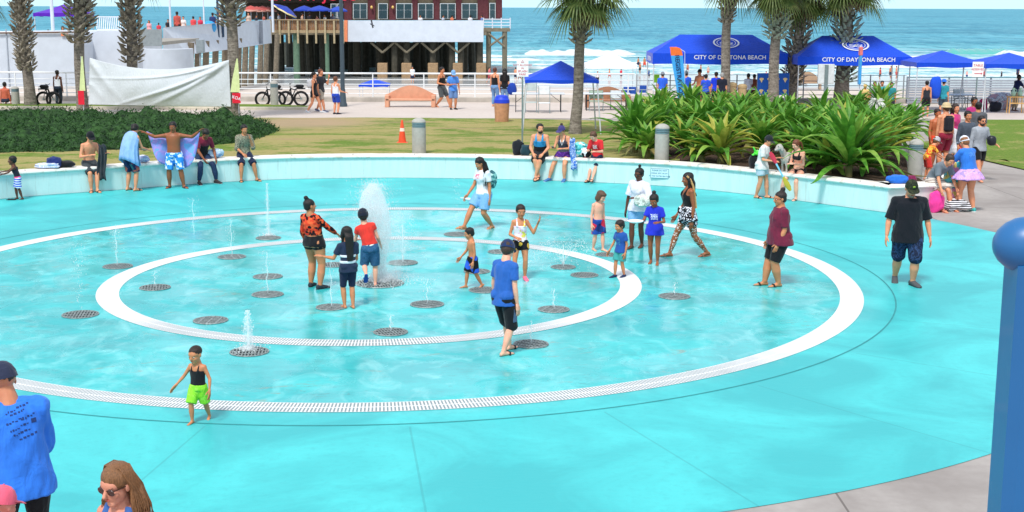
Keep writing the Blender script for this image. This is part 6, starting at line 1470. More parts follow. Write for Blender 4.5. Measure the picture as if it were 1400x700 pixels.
FR = [(868, 208, 1.75, 'big lily at the left end of the bed reaching over the lawn', 0), (900, 197, 1.55, 'lily behind the bollard above the small wall sign', .03), (937, 212, 1.15, 'low lily right of the bollard above the wall sign', .06),
      (985, 224, 1.45, 'yellow streaked lily in the middle of the bed front', .62), (1010, 200, 1.5, 'green lily directly behind the yellow streaked one', .04), (1038, 214, 1.3, 'lily behind the woman with the paddle', .1),
      (1075, 205, 1.55, 'tall lily behind the dog', .02), (1112, 226, 1.3, 'lily to the right of the seated girl in black', .03), (1160, 243, 1.95, 'largest lily spilling toward the wall at the bed corner', .0),
      (1206, 222, 1.4, 'lily with yellow leaves beside the right bollard', .30), (1226, 204, 1.25, 'lily at the right edge of the bed behind the bollard', .04), (955, 196, 1.5, 'lily left of and behind the yellow streaked one', .04), (1184, 238, 1.0, 'low lily between the largest one and the right bollard', .1), (1132, 238, 1.0, 'low lily at the wall edge left of the largest one', .06), (960, 221, .95, 'small lily at the left foot of the yellow streaked one', .12), (1098, 228, 1.3, 'arching lily just right of the seated girl', .05), (885, 214, 1.05, 'low lily left of the bollard above the wall sign', .04)]
for i, (px, py, h, lb, yl) in enumerate(FR): lily(bedz(px, py), h*.98, 1.05 if i != 8 else 1.15, lb, 50+i, 56 if i == 8 else 46, yl)
BK = [(880, 176), (915, 172), (950, 174), (985, 176), (1020, 178), (1055, 180), (1090, 186), (1125, 190), (1190, 200), (1215, 190), (1150, 196), (900, 160), (945, 158), (990, 160), (1035, 162), (1080, 166), (1120, 172), (1160, 176), (1205, 178), (1240, 186), (1100, 205), (1145, 215), (865, 190), (925, 186), (970, 184), (1005, 186), (1045, 192), (1068, 172), (1175, 186), (1185, 214), (1128, 202), (1225, 198), (895, 168), (1010, 168), (1058, 196), (1090, 196), (1200, 160), (1175, 160)]
for i, (px, py) in enumerate(BK): lily(bedz(px+random.uniform(-5, 5), py), random.uniform(1.1, 1.5), 1.0, 'large green strap leaved lily in the packed rear rows of the bed', 200+i, 32, .04, 'rear lilies of the planting bed')
# white lily flowers
for px, py, lb in ((1196, 140, 'large white spider lily flower rising among the lilies at the upper right'), (1166, 166, 'small white bloom low in the lilies')):
    b = bedz(px, 196); z = at(px, py, b.y).z; t = thing('lily_flower', lb, 'flower', (b.x, b.y, b.z)); mb = MB(); mb.tube([(0, 0, 0), (.02, 0, (z-b.z)*.5), (0, 0, z-b.z)], .018, 6); mb.build('stalk', M_LG, t)
    mb = MB(); rr = random.Random(3); R = .30 if px > 1180 else .12
    for i in range(70 if R > .2 else 24):
        a = rr.uniform(0, 6.28); e = rr.uniform(-1.2, .9); d = V((cos(a)*cos(e), sin(a)*cos(e), sin(e))); o = V((0, 0, z-b.z)); s_ = d.cross(V((0, 0, 1))).normalized()*.016
        mb.add([o-s_, o+s_, o+d*R*.6+s_*1.3, o+d*R+V((0, 0, -.10)), o+d*R*.6-s_*1.3], [(0, 1, 2, 3, 4)])
    mb.build('petals', M_WF, t, smooth=False)
# ---------------------------------------------------------------- beach railing
t = thing('beach_railing', 'long white horizontal bar railing on the seawall between promenade and beach', 'railing', (0, YR+.15, ZP+.24))
xa, xb = at(-120, 120, YR).x, at(868, 120, YR).x; M_RW = mat('e4e8ea', .45, .04, metal=.0); ph = 1.12
for z in (.16, .38, .60, .82): MB().tube([(xa, 0, z), (xb, 0, z)], .020, 6).build('rail', M_RW, t)
MB().tube([(xa, 0, ph), (xb, 0, ph)], .042, 8).build('top_rail', M_RW, t)
x = xa
while x < xb: MB().box((x, 0, ph/2), (.05, .07, ph)).build('post', M_RW, t); x += 2.45
t = thing('beach_railing', 'grey horizontal bar railing on the seawall behind the lettered tents', 'railing', (0, YR+.15, ZP+.24)); M_RG = mat('9aa3a8', .5, .05, metal=.3)
xc = at(1240, 120, YR).x
for z in (.16, .38, .60, .82, 1.10): MB().tube([(xb+.1, 0, z), (xc, 0, z)], .018, 6).build('rail', M_RG, t)
x = xb+.1
while x < xc: MB().box((x, 0, ph/2), (.05, .06, ph)).build('post', M_RG, t); x += 1.6
t = thing('slatted_barrier', 'grey slatted barrier behind the plain blue canopies on the right', 'barrier', (0, YR-.05, ZP)); xd = at(1560, 120, YR).x; M_SL = mat('9ba3ad', .6, .10, 3)
z = .08
while z < 1.15: MB().box(((xc+xd)/2, 0, z), (xd-xc, .04, .085), bev=.01).build('slat', M_SL, t); z += .115
x = xc
while x < xd: MB().box((x, .06, .65), (.07, .07, 1.3)).build('post', M_SL, t); x += 2.0
MB().tube([(xc, 0, 1.27), (xd, 0, 1.27)], .03, 8).build('top_rail', mat('5f8f9c', .4), t)

# ---------------------------------------------------------------- pier approach, pier and restaurant
M_WW = mat('ccd3dd', .55, .06, 1.5, .1, 10, name='white_panel'); M_PILE = mat('47443a', .9, .3, 3, .5, 20); M_WOOD = mat('8d6a4c', .85, .25, 5, .4, 30); M_BEAM = mat('7d7462', .9, .25, 3); M_DKW = mat('3a342c', .9, .2)
def xz(px, py, Y): q = at(px, py, Y); return q.x, q.z
def panel(mb, pts, Y0, th):                      # a slab: outline in pixels, each with its own depth, given thickness away from the camera
    f = [at(a, b, Yq) for a, b, Yq in pts]; n = len(f); bk = [q+V((0, th, 0)) for q in f]
    mb.add(f+bk, [list(range(n-1, -1, -1)), [n+i for i in range(n)]]+[(i, (i+1) % n, n+(i+1) % n, n+i) for i in range(n)]); return mb
t = thing('pier_approach', 'white walled ramp building at the far left leading up to the pier', 'building', (at(60, 100, 74).x, 74, ZS))
L = t.location
o = panel(MB(), [(-120, 46, 72), (100, 43.5, 72), (106, 46, 72), (109, 52, 72), (112, 62, 72), (114, 118, 72), (-120, 118, 72)], 72, 7).build('wall', M_WW, t, world=True, smooth=False)
mb = MB(); a, b = at(-120, 46.5, 71.9), at(101, 43.8, 71.9); mb.tube([a, b], .045, 6); mb.build('handrail', mat('6f5340', .7), t, world=True)
panel(MB(), [(124, 62, 74), (126, 50, 74), (131, 43, 74), (136, 42, 74), (183, 43, 74), (183, 110, 74), (124, 110, 74)], 74, 6).build('wall', M_WW, t, world=True, smooth=False)
a = at(9, 55, 71.96); MB().box((a.x, 71.97, 1.4), (.05, .05, 4.2)).build('panel_joint', mat('a9b0ba', .6), t, world=True)
mb = MB(); q = at(88, 46, 71.9); mb.box((q.x, 71.92, q.z-.05), (.35, .06, .14)); mb.build('orange_sign', mat('e88a60', .6), t, world=True)
mb = MB()
for i in range(15): q = at(133+i*2.9, 31, 75); mb.box((q.x, 75, q.z), (.055, .03, .66), M=Matrix.Rotation(.12, 3, 'Y'))
a, b = at(132, 23, 75), at(176, 23, 75); mb.box(((a.x+b.x)/2, 75, a.z), (b.x-a.x, .06, .06)); mb.box(((a.x+b.x)/2, 75, a.z-.68), (b.x-a.x, .06, .06)); tag(mb.build('baluster_railing', mat('dfe3ea', .6), t, world=True), kind=None)
t = thing('curved_white_wall', 'low drum shaped white wall behind the right half of the white sheet', 'wall', (at(224, 90, 72).x, 72, ZP))
mb = MB(); L = t.location; x0, x1 = at(190, 90, 71).x, at(259, 90, 71).x; n = 24; zt = at(224, 67, 71).z; vs = []; fs = []
for i in range(n+1):
    a = pi*i/n; x = (x0+x1)/2-(x1-x0)/2*cos(a); y = 72-1.6*sin(a)
    for k, zz in ((1, -.3), (1, zt), (.93, zt+.02), (.93, 1.)): vs.append(((x0+x1)/2+(x-(x0+x1)/2)*k, 72+(y-72)*k, zz))
for i in range(n):
    for j in range(3): fs.append((4*i+j, 4*i+4+j, 4*i+5+j, 4*i+1+j))
mb.add(vs, fs).build('wall_body', M_WW, t, world=True)
panel(MB(), [(190, 40, 73.5), (221, 40, 73.5), (221, 63, 73.5), (190, 63, 73.5)], 0, .1).build('grey_panel', mat('8f979a', .6), bpy.data.objects['pier_approach'], world=True, smooth=False)
# cabinet on a post, info boards
t = thing('equipment_cabinet', 'grey metal cabinet on a post in front of the white ramp wall', 'cabinet', (at(274, 90, 70).x, 70, ZP)); L = t.location
a, b = at(268.5, 54, 70), at(279.5, 72.5, 70); MB().box(((a.x+b.x)/2-L.x, 0, (a.z+b.z)/2-L.z), (b.x-a.x, .35, a.z-b.z), bev=.02).build('box', mat('98a2a8', .5, metal=.3), t); MB().box((0, 0, (b.z-L.z)/2), (.08, .08, b.z-L.z)).build('post', mat('98a2a8', .5), t)
t = thing('pier', 'wooden pier on tall piles with white skirt panels, running out over the beach', 'pier', (at(520, 100, 146).x, 146, ZS))
panel(MB(), [(223, 37.7, 104), (309, 30.3, 118), (352, 28, 129), (362, 27.5, 131), (364, 60, 131), (312, 67.8, 118), (258, 74.5, 107), (223, 78, 104)], 0, 3).build('skirt_panel', M_WW, t, world=True, smooth=False)
panel(MB(), [(475.5, 28, 144.8), (661, 28, 144.8), (661, 57.5, 144.8), (475.5, 57, 144.8)], 0, .3).build('skirt_panel', M_WW, t, world=True, smooth=False)
panel(MB(), [(470.5, 27.5, 144.7), (475, 27.5, 144.7), (475, 57, 144.7), (470.5, 57, 144.7)], 0, .3).build('orange_panel', mat('e8895f', .7), t, world=True, smooth=False)
mb = MB()
for px in (355, 357.5): a, b = at(px, 28.5, 128.6), at(px+.6, 60, 128.6); mb.box((a.x, 128.6, (a.z+b.z)/2), (.18, .1, a.z-b.z))
mb.build('pipe', mat('6c7480', .6), t, world=True)
# deck slabs, boards railing
xl_, xr_ = at(366, 40, 142).x, at(662, 40, 145).x
mb = MB(); mb.box(((xl_+xr_)/2, 161, 1.95), (xr_-xl_+.5, 32, .35)); mb.build('deck', M_BEAM, t, world=True)
mb = MB(); x = xl_
while x < at(469, 40, 142).x: mb.box((x, 142, 2.72), (.19, .05, 1.35)); x += .205
mb.build('board_railing', M_WOOD, t, world=True)
mb = MB(); z_ = at(400, 27, 141.9).z; mb.box(((xl_+at(469, 27, 142).x)/2, 141.9, z_), (at(469, 27, 142).x-xl_, .3, .10)); mb.box(((xl_+at(469, 27, 142).x)/2, 141.9, at(400, 43, 142).z), (at(469, 27, 142).x-xl_, .3, .30)); mb.build('rail_beam', mat('a08b6c', .85, .2), t, world=True)
for i in range(9): q = at(370+12.4*i, 40, 141.7); MB().box((q.x, 141.7, (at(0, 27, 141.7).z+at(0, 58, 141.7).z)/2), (.18, .2, at(0, 27, 141.7).z-at(0, 58, 141.7).z)).build('rail_post', mat('a89878', .85, .2), t, world=True)
# piles: front row and rows behind
MP = MB()
def pile(x, y, zt, r=.28, lean=0, foot=True, m=None):
    mb = MB(); mb.tube([(x+lean, y, ZS-1.2), (x, y, zt)], [r*1.1, r], 8); return mb
for i, px in enumerate((539.5, 556, 592, 618, 630, 656)): q = at(px, 80, 146); pile(q.x, 146, 1.8, .33).build('pile', M_PILE, t, world=True)
M_FOOT = mat('a08464', .9, .2)
for px, yb in ((523, 90), (556, 92), (592, 92), (626, 92), (658, 92)):
    q = at(px, 86, 145.6); w = 1.05; MB().box((q.x, 145.6, (at(px, 86, 145.6).z+ZS-.6)/2), (w, 1.0, at(px, 86, 145.6).z-ZS+.6), bev=.05).build('pile_footing', M_FOOT, t, world=True)
for px0 in (523, 556, 592, 626):
    for s in (-1, 1):
        a, b = at(px0, 72, 145.4), at(px0+s*16, 58, 145.4); MB().tube([a, b], .13, 6).build('brace', M_BEAM, t, world=True)
rr = random.Random(21)
for row, Y in enumerate((150, 155, 160, 166, 172)):
    for i in range(8):
        px = 372+i*37+rr.uniform(-8, 8)+row*6; q = at(px, 80, Y); pile(q.x, Y, 1.8, .42, rr.uniform(-.3, .3)).build('pile', M_PILE, t, world=True)
for i, (px, Y) in enumerate(((262, 108), (272, 110), (283, 113), (296, 116), (309, 119), (318, 121), (328, 123), (337, 126), (346, 128), (358, 131), (380, 140), (366, 134))):
    q = at(px, 80, Y); pile(q.x, Y, 1.9, .26, -.35).build('pile', mat('776c5c', .9, .3), t, world=True)
for px in (405, 447): q = at(px, 60, 142.5); MB().tube([(q.x, 142.5, ZS-.6), (q.x, 142.5, 2.0)], .34 if px == 405 else .22, 10).build('green_pile', mat('5f7a64', .8, .2), t, world=True)
# end platform with white rails, braces
x0, x1 = at(661, 30, 146).x, at(697.5, 30, 146).x; zt = at(680, 41, 146).z
MB().box(((x0+x1)/2, 148, zt), (x1-x0, 4, .35)).build('end_platform', M_BEAM, t, world=True)
for z in (.30, .62, .95): MB().box(((x0+x1)/2, 146.05, zt+.17+z), (x1-x0, .08, .10)).build('white_rail', M_WW, t, world=True)
for k in range(4): MB().box((x0+(x1-x0)*k/3, 146.1, zt+.7), (.12, .12, 1.15)).build('white_rail_post', M_WW, t, world=True)
for px in (668, 690): q = at(px, 60, 146.3); MB().tube([(q.x, 146.3, ZS-1), (q.x, 146.3, zt)], .27, 8).build('pile', mat('75705f', .9), t, world=True)
for a, b in (((668, 46), (690, 64)), ((668, 64), (690, 48))): MB().tube([at(*a, 146.0), at(*b, 146.0)], .12, 6).build('brace', M_BEAM, t, world=True)
# dark sheet behind the piles, standing in for the shade under the pier
panel(MB(), [(366, 58, 178), (600, 58, 178), (600, 106, 178), (366, 106, 178)], 0, 1.0).build('under_pier_shade', mat('4a4a42', .95, .2, 1), t, world=True, smooth=False)
# restaurant
t = thing('restaurant_building', 'maroon and timber seafood restaurant on the pier with red rooftop lettering', 'building', (at(560, 26, 148).x, 148, 2.15))
M_MAR = mat('64343a', .85, .22, 6, .3, 30); M_SID = mat('8c7d66', .85, .15, 4); M_GL = mat('1d3a44', .12, .2, 2, 0, spec=.8); M_DKB = mat('4a4038', .9, .2, 2); M_FRW = mat('d6dde0', .6)
def quadp(px0, px1, y0, y1, Y, th=.2): return panel(MB(), [(px0, y0, Y), (px1, y0, Y), (px1, y1, Y), (px0, y1, Y)], 0, th)
quadp(470, 684, -46, 27.5, 149.5, 14).build('wall', M_SID, t, world=True, smooth=False)
quadp(300, 470, -40, 3.5, 156, 10).build('wall', M_DKB, t, world=True, smooth=False)
quadp(336, 470, 3.5, 27, 160, .4).build('back_wall', M_DKB, t, world=True, smooth=False)
quadp(296, 700, -56, -44, 147, 20).build('roof', mat('6a6e70', .7), t, world=True, smooth=False)
for a, b in ((470, 481), (503, 513), (532, 541), (563, 571), (592, 601), (623, 631), (653, 668), (678, 686.5)):
    quadp(a, b, -46, 27.5, 149.2, .5).build('brick_pier', M_MAR, t, world=True, smooth=False)
def window(x0, x1, y0, y1, nm=1):
    fr = quadp(x0, x1, y0, y1, 149.0, .12).build('window', M_FRW, t, world=True, smooth=False)
    k = .9; w = (x1-x0-k*(nm+1))/nm; m = MB()
    for i in range(nm): a = x0+k+i*(w+k); ym = y0+(y1-y0)*.42; panel(m, [(a, y0+k, 148.96), (a+w, y0+k, 148.96), (a+w, ym, 148.96), (a, ym, 148.96)], 0, .03); panel(m, [(a, ym+.6, 148.96), (a+w, ym+.6, 148.96), (a+w, y1-k, 148.96), (a, y1-k, 148.96)], 0, .03)
    o = m.build('pane', M_GL, fr, smooth=False); o.data.transform(Matrix.Translation(-t.location)); return fr
for a, b in ((482.5, 502), (541.5, 563.5), (571.5, 592.5), (601.5, 623), (631, 652.5)): window(a, b, 4.5, 25.5, 2)
window(517, 530, 4.5, 26, 1); window(669, 677.5, 4, 26, 1)
for a in (452, 461): window(a, a+8, 5, 25, 1)
for px in (508, 537): MB().ell(at(px, 10, 148.9), (.14, .14, .18)).build('wall_lamp', mat('e8c070', .5), t, world=True)
mb = MB(); q = at(427, -5.2, 146.8); add_text(mb, "EAT AT JOE'S", 1.42, Matrix.Translation((q.x, q.y, q.z)) @ Matrix.Rotation(pi/2, 4, 'X') @ Matrix.Scale(1.06, 4, (1, 0, 0)), 0, .05, 1.08)
mb.build('lettering', mat('e02a48', .5, .05), t, world=True, smooth=False)
for px, w_, m_ in ((373, 1.2, M_WW), ): q = at(px, 0, 141); 
def pole(px, y0, Y, r, m, label, base=None):
    a = at(px, y0, Y); zb = base if base is not None else 2.1; t = thing('pole', label, 'pole', (a.x, Y, zb)); MB().tube([(0, 0, 0), (0, 0, 9-zb)], r, 8).build('shaft', m, t); return t
pole(373, 26, 141, .13, M_WW, 'white pole rising from the pier patio left of the blue umbrella')
pole(233, 30, 108, .08, M_WW, 'thin white pole on the pier ramp, left of three'); pole(279, 30, 114, .06, M_WW, 'thin white pole on the pier ramp, middle')
pole(298, 28, 117, .10, mat('2a4460', .5), 'dark blue pole on the pier ramp beside the rightmost palm of the sheet'); pole(304.5, 28, 118, .10, mat('2a4460', .5), 'second dark pole close to the palm trunk')
pole(72.5, 42, 76, .10, M_WW, 'white pole in front of the purple canopy', 2.6)
# deck behind the far left wall so that people there stand on something
q = thing('ramp_deck', 'raised walkway behind the white ramp walls', 'walkway', (at(100, 45, 80).x, 80, 2.4))
mb = MB(); a = at(-120, 45, 78).x; b = at(184, 45, 78).x; mb.box(((a+b)/2, 86, 2.45), (b-a, 16, .2)); mb.build('deck', mat('9a958c', .8), q, world=True)

# ---------------------------------------------------------------- umbrellas on the patio
def umbrella(px, py, Y, r, cols, label, tilt=0, zb=2.12):
    c = at(px, py, Y); t = thing('patio_umbrella', label, 'umbrella', (c.x, Y, zb), 0, 'umbrellas on the pier patio'); h = c.z-zb
    MB().tube([(0, 0, 0), (0, 0, h)], .03, 6).build('pole', M_WW, t); mb = MB(); n = 16; vs = [(0, 0, h+.42)]; M_ = Matrix.Rotation(tilt, 3, 'Y')
    for k, (rr_, z) in enumerate(((.5, .25), (1.0, 0), (1.02, -.14))):
        for i in range(n): a = 2*pi*i/n; vs.append((r*rr_*cos(a), r*rr_*sin(a), h+z-.04*(i % 2)*(k > 0)))
    vs = [V((0, 0, h)) + M_ @ (V(v)-V((0, 0, h))) for v in vs]; fs = [(0, 1+i, 1+(i+1) % n) for i in range(n)]; ms = [0]*n
    for k in range(2):
        for i in range(n): fs.append((1+k*n+i, 1+(k+1)*n+i, 1+(k+1)*n+(i+1) % n, 1+k*n+(i+1) % n)); ms.append(1 if k == 1 else 0)
    mb.add(vs, fs); mb.m = ms; mb.build('canopy', cols, t); return t
UB = cloth('1f3fa8'); UY = cloth('e8d8a0', .05); UR = cloth('b8504a')
umbrella(390, 14, 143, 1.35, [UB, UY], 'large tilted blue umbrella with cream edge on the pier patio', .5); umbrella(437, 13, 143, 1.25, [UB, UB], 'blue umbrella on the patio under the red lettering, right one'); umbrella(416, 13, 146, 1.1, [UB, UB], 'blue umbrella behind and between the two nearer ones')
umbrella(462, 14, 146, 1.0, [cloth('2a50b8'), UB], 'blue umbrella at the right end of the patio')
for i, px in enumerate((343, 351, 359, 366)): umbrella(px, 13+(i % 2), 146+2*i, 1.0, [UR, cloth('d8a090')], ('reddish umbrella in the patio row, nearest the palm', 'reddish umbrella in the patio row, second from the palm', 'reddish umbrella in the patio row, third from the palm', 'reddish umbrella in the patio row, nearest the white pole')[i])

# ---------------------------------------------------------------- canopies
M_TB = cloth('1148cc', .06); M_LEG = mat('d5d8dc', .4, metal=.3); M_LET = mat('e8ecf6', .6, 0, bump=0)
def canopy(x0, x1, y0, y1, ze, zp, label, m, ridge=0, val=.32, legs=True, zb=None, splay=0, zbf=None, cat='canopy tent', group=None, sag=.10):
    zb = ZP if zb is None else zb; cx, cy = (x0+x1)/2, (y0+y1)/2; t = thing('canopy_tent', label, cat, (cx, cy, zb), 0, group); w, d = (x1-x0)/2, (y1-y0)/2; mb = MB(); rings_ = []; n = 8
    E, Pz = ze-zb, zp-zb
    def ringpts(s):
        a = w+(ridge/2-w)*s; b = d*(1-s)+.02*s; z = E+(Pz-E)*(s-sag*4*s*(1-s)*.5); return [(-a, -b, z), (a, -b, z), (a, b, z), (-a, b, z)]
    vs = []; K = 6
    for k in range(K+1): vs += ringpts(k/K)
    fs = [(4*k+i, 4*k+(i+1) % 4, 4*k+4+(i+1) % 4, 4*k+4+i) for k in range(K) for i in range(4)]+[(4*K, 4*K+1, 4*K+2, 4*K+3)]
    rf = mb.add(vs, fs).build('roof', m, t, smooth=False)
    md = rf.modifiers.new('s', 'SOLIDIFY'); md.thickness = .01
    mb = MB(); e = .004
    for a, b in (((-w-e, -d-e), (w+e, -d-e)), ((w+e, -d-e), (w+e, d+e)), ((w+e, d+e), (-w-e, d+e)), ((-w-e, d+e), (-w-e, -d-e))):
        vs = []; nn = 12
        for i in range(nn+1): u = i/nn; x = a[0]+(b[0]-a[0])*u; y = a[1]+(b[1]-a[1])*u; vs += [(x, y, E+.01), (x, y, E-val+.02*sin(u*pi*3))]
        mb.add(vs, [(2*i, 2*i+1, 2*i+3, 2*i+2) for i in range(nn)])
    mb.build('valance', m, t, smooth=False)
    if legs:
        for sx_1 in (-1, 1):
            for sy in (-1, 1): 
                g0 = gz(cx+sx_1*w, cy+sy*d)-zb if zb > 0 else 0
                MB().tube([(sx_1*(w-.06)*(1+splay), sy*(d-.06)*(1+splay), g0), (sx_1*(w-.06), sy*(d-.06), E-.02)], .026, 6).build('leg', M_LEG, t)
    return t, w, d, E, Pz
def spanx(a, b, Y): return at(a, 100, Y).x, at(b, 100, Y).x
def lettered(px0, px1, pr0, pr1, Y, ye, yv, yr, label, tx, te):
    x0, x1 = spanx(px0, px1, Y); d = 3.0; zE = at(700, ye, Y).z; zP = at(700, yr, Y+d/2).z; val = at(700, ye, Y).z-at(700, yv, Y).z; rdg = (pr1-pr0)/ppm(Y+1.5, 700, 60)
    t, w, dd, E, Pz = canopy(x0, x1, Y, Y+d, zE, zP, label, M_TB, ridge=rdg, val=val, sag=.02)
    va = [c for c in t.children if c.name.startswith('valance')][0]; rf = [c for c in t.children if c.name.startswith('roof')][0]
    q = at(tx, (ye+yv)/2, Y); mb = MB(); add_text(mb, 'CITY OF DAYTONA BEACH', .262, face_cam(q.x-t.location.x, -dd-.018, E-val*.42+.03), 0, .001, 1.02); o = mb.build('lettering', M_LET, va, smooth=False)
    # emblem lying on the front roof slope: an oval ring with rays and waves
    sl = atan2(Pz-E, dd); q = at(te, (ye+yr)/2-2, Y+dd*.5); L_ = t.location; M_ = Matrix.Translation((q.x-L_.x, -dd*.48, E+(Pz-E)*.54+.02)) @ Matrix.Rotation(sl, 4, 'X'); mb = MB(); n = 40
    for R0, R1_ in ((.46, .53), (.36, .385)):
        vs = []
        for i in range(n): a = 2*pi*i/n; vs += [M_ @ V((R0*1.15*cos(a), R0*.9*sin(a), .01)), M_ @ V((R1_*1.15*cos(a), R1_*.9*sin(a), .01))]
        mb.add(vs, [(2*i, 2*i+1, (2*i+3) % (2*n), (2*i+2) % (2*n)) for i in range(n)])
    for j in range(3):
        vs = []
        for i in range(13): x = -.30+.05*i; y = -.02-.08*j+.035*sin(i*1.1+j); vs += [M_ @ V((x, y, .01)), M_ @ V((x, y+.035, .01))]
        mb.add(vs, [(2*i, 2*i+2, 2*i+3, 2*i+1) for i in range(12)])
    for j in range(7): a = pi*(j+.5)/7; mb.add([M_ @ V((.10*cos(a)-.012, .08+.10*sin(a), .01)), M_ @ V((.10*cos(a)+.012, .08+.10*sin(a), .01)), M_ @ V((.24*cos(a), .08+.22*sin(a), .01))], [(0, 1, 2)])
    mb.build('emblem', M_LET, rf, smooth=False); return t
T1 = lettered(892, 1076, 943, 1042, 62.5, 72.5, 87, 46.5, 'long blue tent with white city lettering and oval emblem behind the left palms', 998, 993)
q = T1; va = [c for c in q.children if c.name.startswith('valance')][0]; mb = MB(); add_text(mb, 'DAYTONA', .30, Matrix.Translation((-(at(1076, 90, 62.5).x-at(892, 90, 62.5).x)/2-.018, 0, at(0, 79, 62.5).z-ZP)) @ Matrix.Rotation(-pi/2, 4, 'Z') @ Matrix.Rotation(pi/2, 4, 'X'), 0, .001); mb.build('side_lettering', M_LET, va, smooth=False)
lettered(1090, 1246, 1118, 1188, 61.5, 76.5, 88, 47.5, 'long blue tent with white city lettering half hidden by the thick palm', 1174, 1170)
x0, x1 = spanx(718, 819, 47.3); canopy(x0, x1, 47.3, 50.0, at(760, 110, 47.3).z, at(760, 83, 48.6).z, 'plain blue canopy with slanting white legs on the lawn behind the slender palm', M_TB, val=.10, zb=gz(2, 47.3), splay=.12, sag=.06)
x0, x1 = spanx(1253, 1349, 59); canopy(x0, x1, 59, 62, at(1300, 86, 59).z, at(1300, 69, 60.5).z, 'plain blue canopy left of the red lettered sign', M_TB, val=.20, splay=.06)
x0, x1 = spanx(1347, 1443, 58.6); canopy(x0, x1, 58.6, 61.6, at(1390, 88, 58.6).z, at(1390, 72, 60).z, 'plain blue canopy at the right edge of the photo', M_TB, val=.18, splay=.08)
x0, x1 = spanx(801, 871, 118); canopy(x0, x1, 118, 121.5, at(830, 88, 118).z, at(830, 71.5, 119.7).z, 'pale white canopy standing on the beach near the water', cloth('e9edf2', .03), val=.3, zb=ZS)
x0, x1 = spanx(490, 530, 100); canopy(x0, x1, 100, 102.2, at(510, 116, 100).z, at(510, 107.5, 101).z, 'small blue canopy on the sand seen through the railing', M_TB, val=.15, zb=ZS)
x0, x1 = spanx(50, 112, 82); canopy(x0, x1, 82, 85, at(80, 18, 82).z, at(80, 6, 83.5).z, 'purple canopy on the raised walkway at the far left', cloth('5a22b0', .06), val=.2, zb=2.5)
# feather flag with REGISTRATION
Yf = 60; a = at(923, 64, Yf); b = at(934, 136, Yf); t = thing('feather_flag', 'tall blue and orange feather flag reading REGISTRATION in front of the first tent', 'flag', (at(931, 142, Yf).x, Yf, ZP)); L = t.location
mb = MB(); vs = []; K = 16; n1 = 0
prof = [(915.5, 925, 64.2), (916, 930.5, 66), (916.6, 932.5, 70), (917.3, 933.6, 76), (918.6, 934.5, 85), (920.5, 935.3, 96), (922.5, 936, 108), (924.5, 936.4, 120), (926.5, 936.2, 134)]
for a0, a1, y in prof:
    p0, p1 = at(a0, y, Yf), at(a1, y, Yf); wv_ = .02*sin(y*.1); vs += [(p0.x-L.x, wv_, p0.z-L.z), (p1.x-L.x, .03+wv_, p1.z-L.z)]
mb.add(vs, [(2*i, 2*i+1, 2*i+3, 2*i+2) for i in range(len(prof)-1)]); mb.m = [1, 1, 1]+[0]*(len(prof)-4)
fl = mb.build('banner', [cloth('3f9fe0', .05), cloth('f0763a', .05)], t, smooth=False); md = fl.modifiers.new('s', 'SOLIDIFY'); md.thickness = .008
mb = MB(); mb.tube([(at(936.5, y, Yf).x-L.x, .04, at(0, y, Yf).z-L.z) for y in (150, 120, 96, 76, 68)]+[(at(930, 64.5, Yf).x-L.x, .04, at(0, 64.2, Yf).z-L.z)], .015, 5); mb.build('pole', M_WW, t)
p0, p1 = at(925.5, 79, Yf), at(931, 130, Yf); mb = MB(); lean = atan2((p1.x-p0.x), p0.z-p1.z)
add_text(mb, 'REGISTRATION', .275, Matrix.Translation(((p0.x+p1.x)/2-L.x, -.028, (p0.z+p1.z)/2-L.z)) @ Matrix.Rotation(pi/2-lean, 4, 'Y') @ Matrix.Rotation(pi/2, 4, 'X'), 0, .001, 1.0); mb.build('lettering', mat('16265c', .6, 0, bump=0), fl, smooth=False)
q = at(1176, 100, 60); t = thing('feather_flag', 'narrow feather flag seen edge on beside the thick palm', 'flag', (q.x, 60, ZP)); zt = at(0, 64, 60).z-ZP; MB().tube([(0, 0, 0), (0, 0, zt)], .02, 6).build('pole', M_WW, t); MB().box((-.02, 0, zt*.72), (.10, .30, zt*.56), bev=.03).build('banner', [cloth('3f9fe0', .05)], t); MB().box((-.02, 0, zt*.97), (.13, .32, zt*.14), bev=.03).build('banner_top', cloth('e07a78', .05), t)
# hanging white sheet and the two small feather flags
pA = W(117, 157); pB = W(318, 163); YA = pA.y-.42; YB_ = pB.y-.35
A1, B1 = at(123, 79, YA), at(313, 82, YB_); A0, B0 = at(121, 143, YA), at(316, 146, YB_)
mb = MB(); vs = []; n, k = 150, 70
def cre(u, v):
    s = 0
    for (u0, v0, u1, v1, a_) in ((0, 0, .25, .9, .05), (1, 0, .25, .95, .09), (1, 0, .45, 1.0, .07), (0, 0, .12, .55, .05), (1, 0, .0, .42, .05), (.0, .5, .1, .85, .04)):
        dx, dy = u1-u0, v1-v0; l = sqrt(dx*dx+dy*dy); dd_ = ((u-u0)*dy-(v-v0)*dx)/l; tt_ = ((u-u0)*dx+(v-v0)*dy)/l/l
        if tt_ > 0: s += a_*math.exp(-(dd_/.030)**2)*min(1, tt_*5)*max(0, 1.25-tt_)
    return s
for j in range(k+1):
    v = j/k
    for i in range(n+1):
        u = i/n; top = A1.lerp(B1, u); bot = A0.lerp(B0, u); sagz = -.42*4*u*(1-u)*(1-v)
        p_ = top.lerp(bot, v); p_.z += sagz; p_.y += -.30*sin(pi*u)*sin(pi*min(1, v*.8+.1)) - cre(u, v)*1.2 + .006*sin(u*40+v*9); vs.append(p_)
fs = [(j*(n+1)+i, j*(n+1)+i+1, (j+1)*(n+1)+i+1, (j+1)*(n+1)+i) for j in range(k) for i in range(n)]
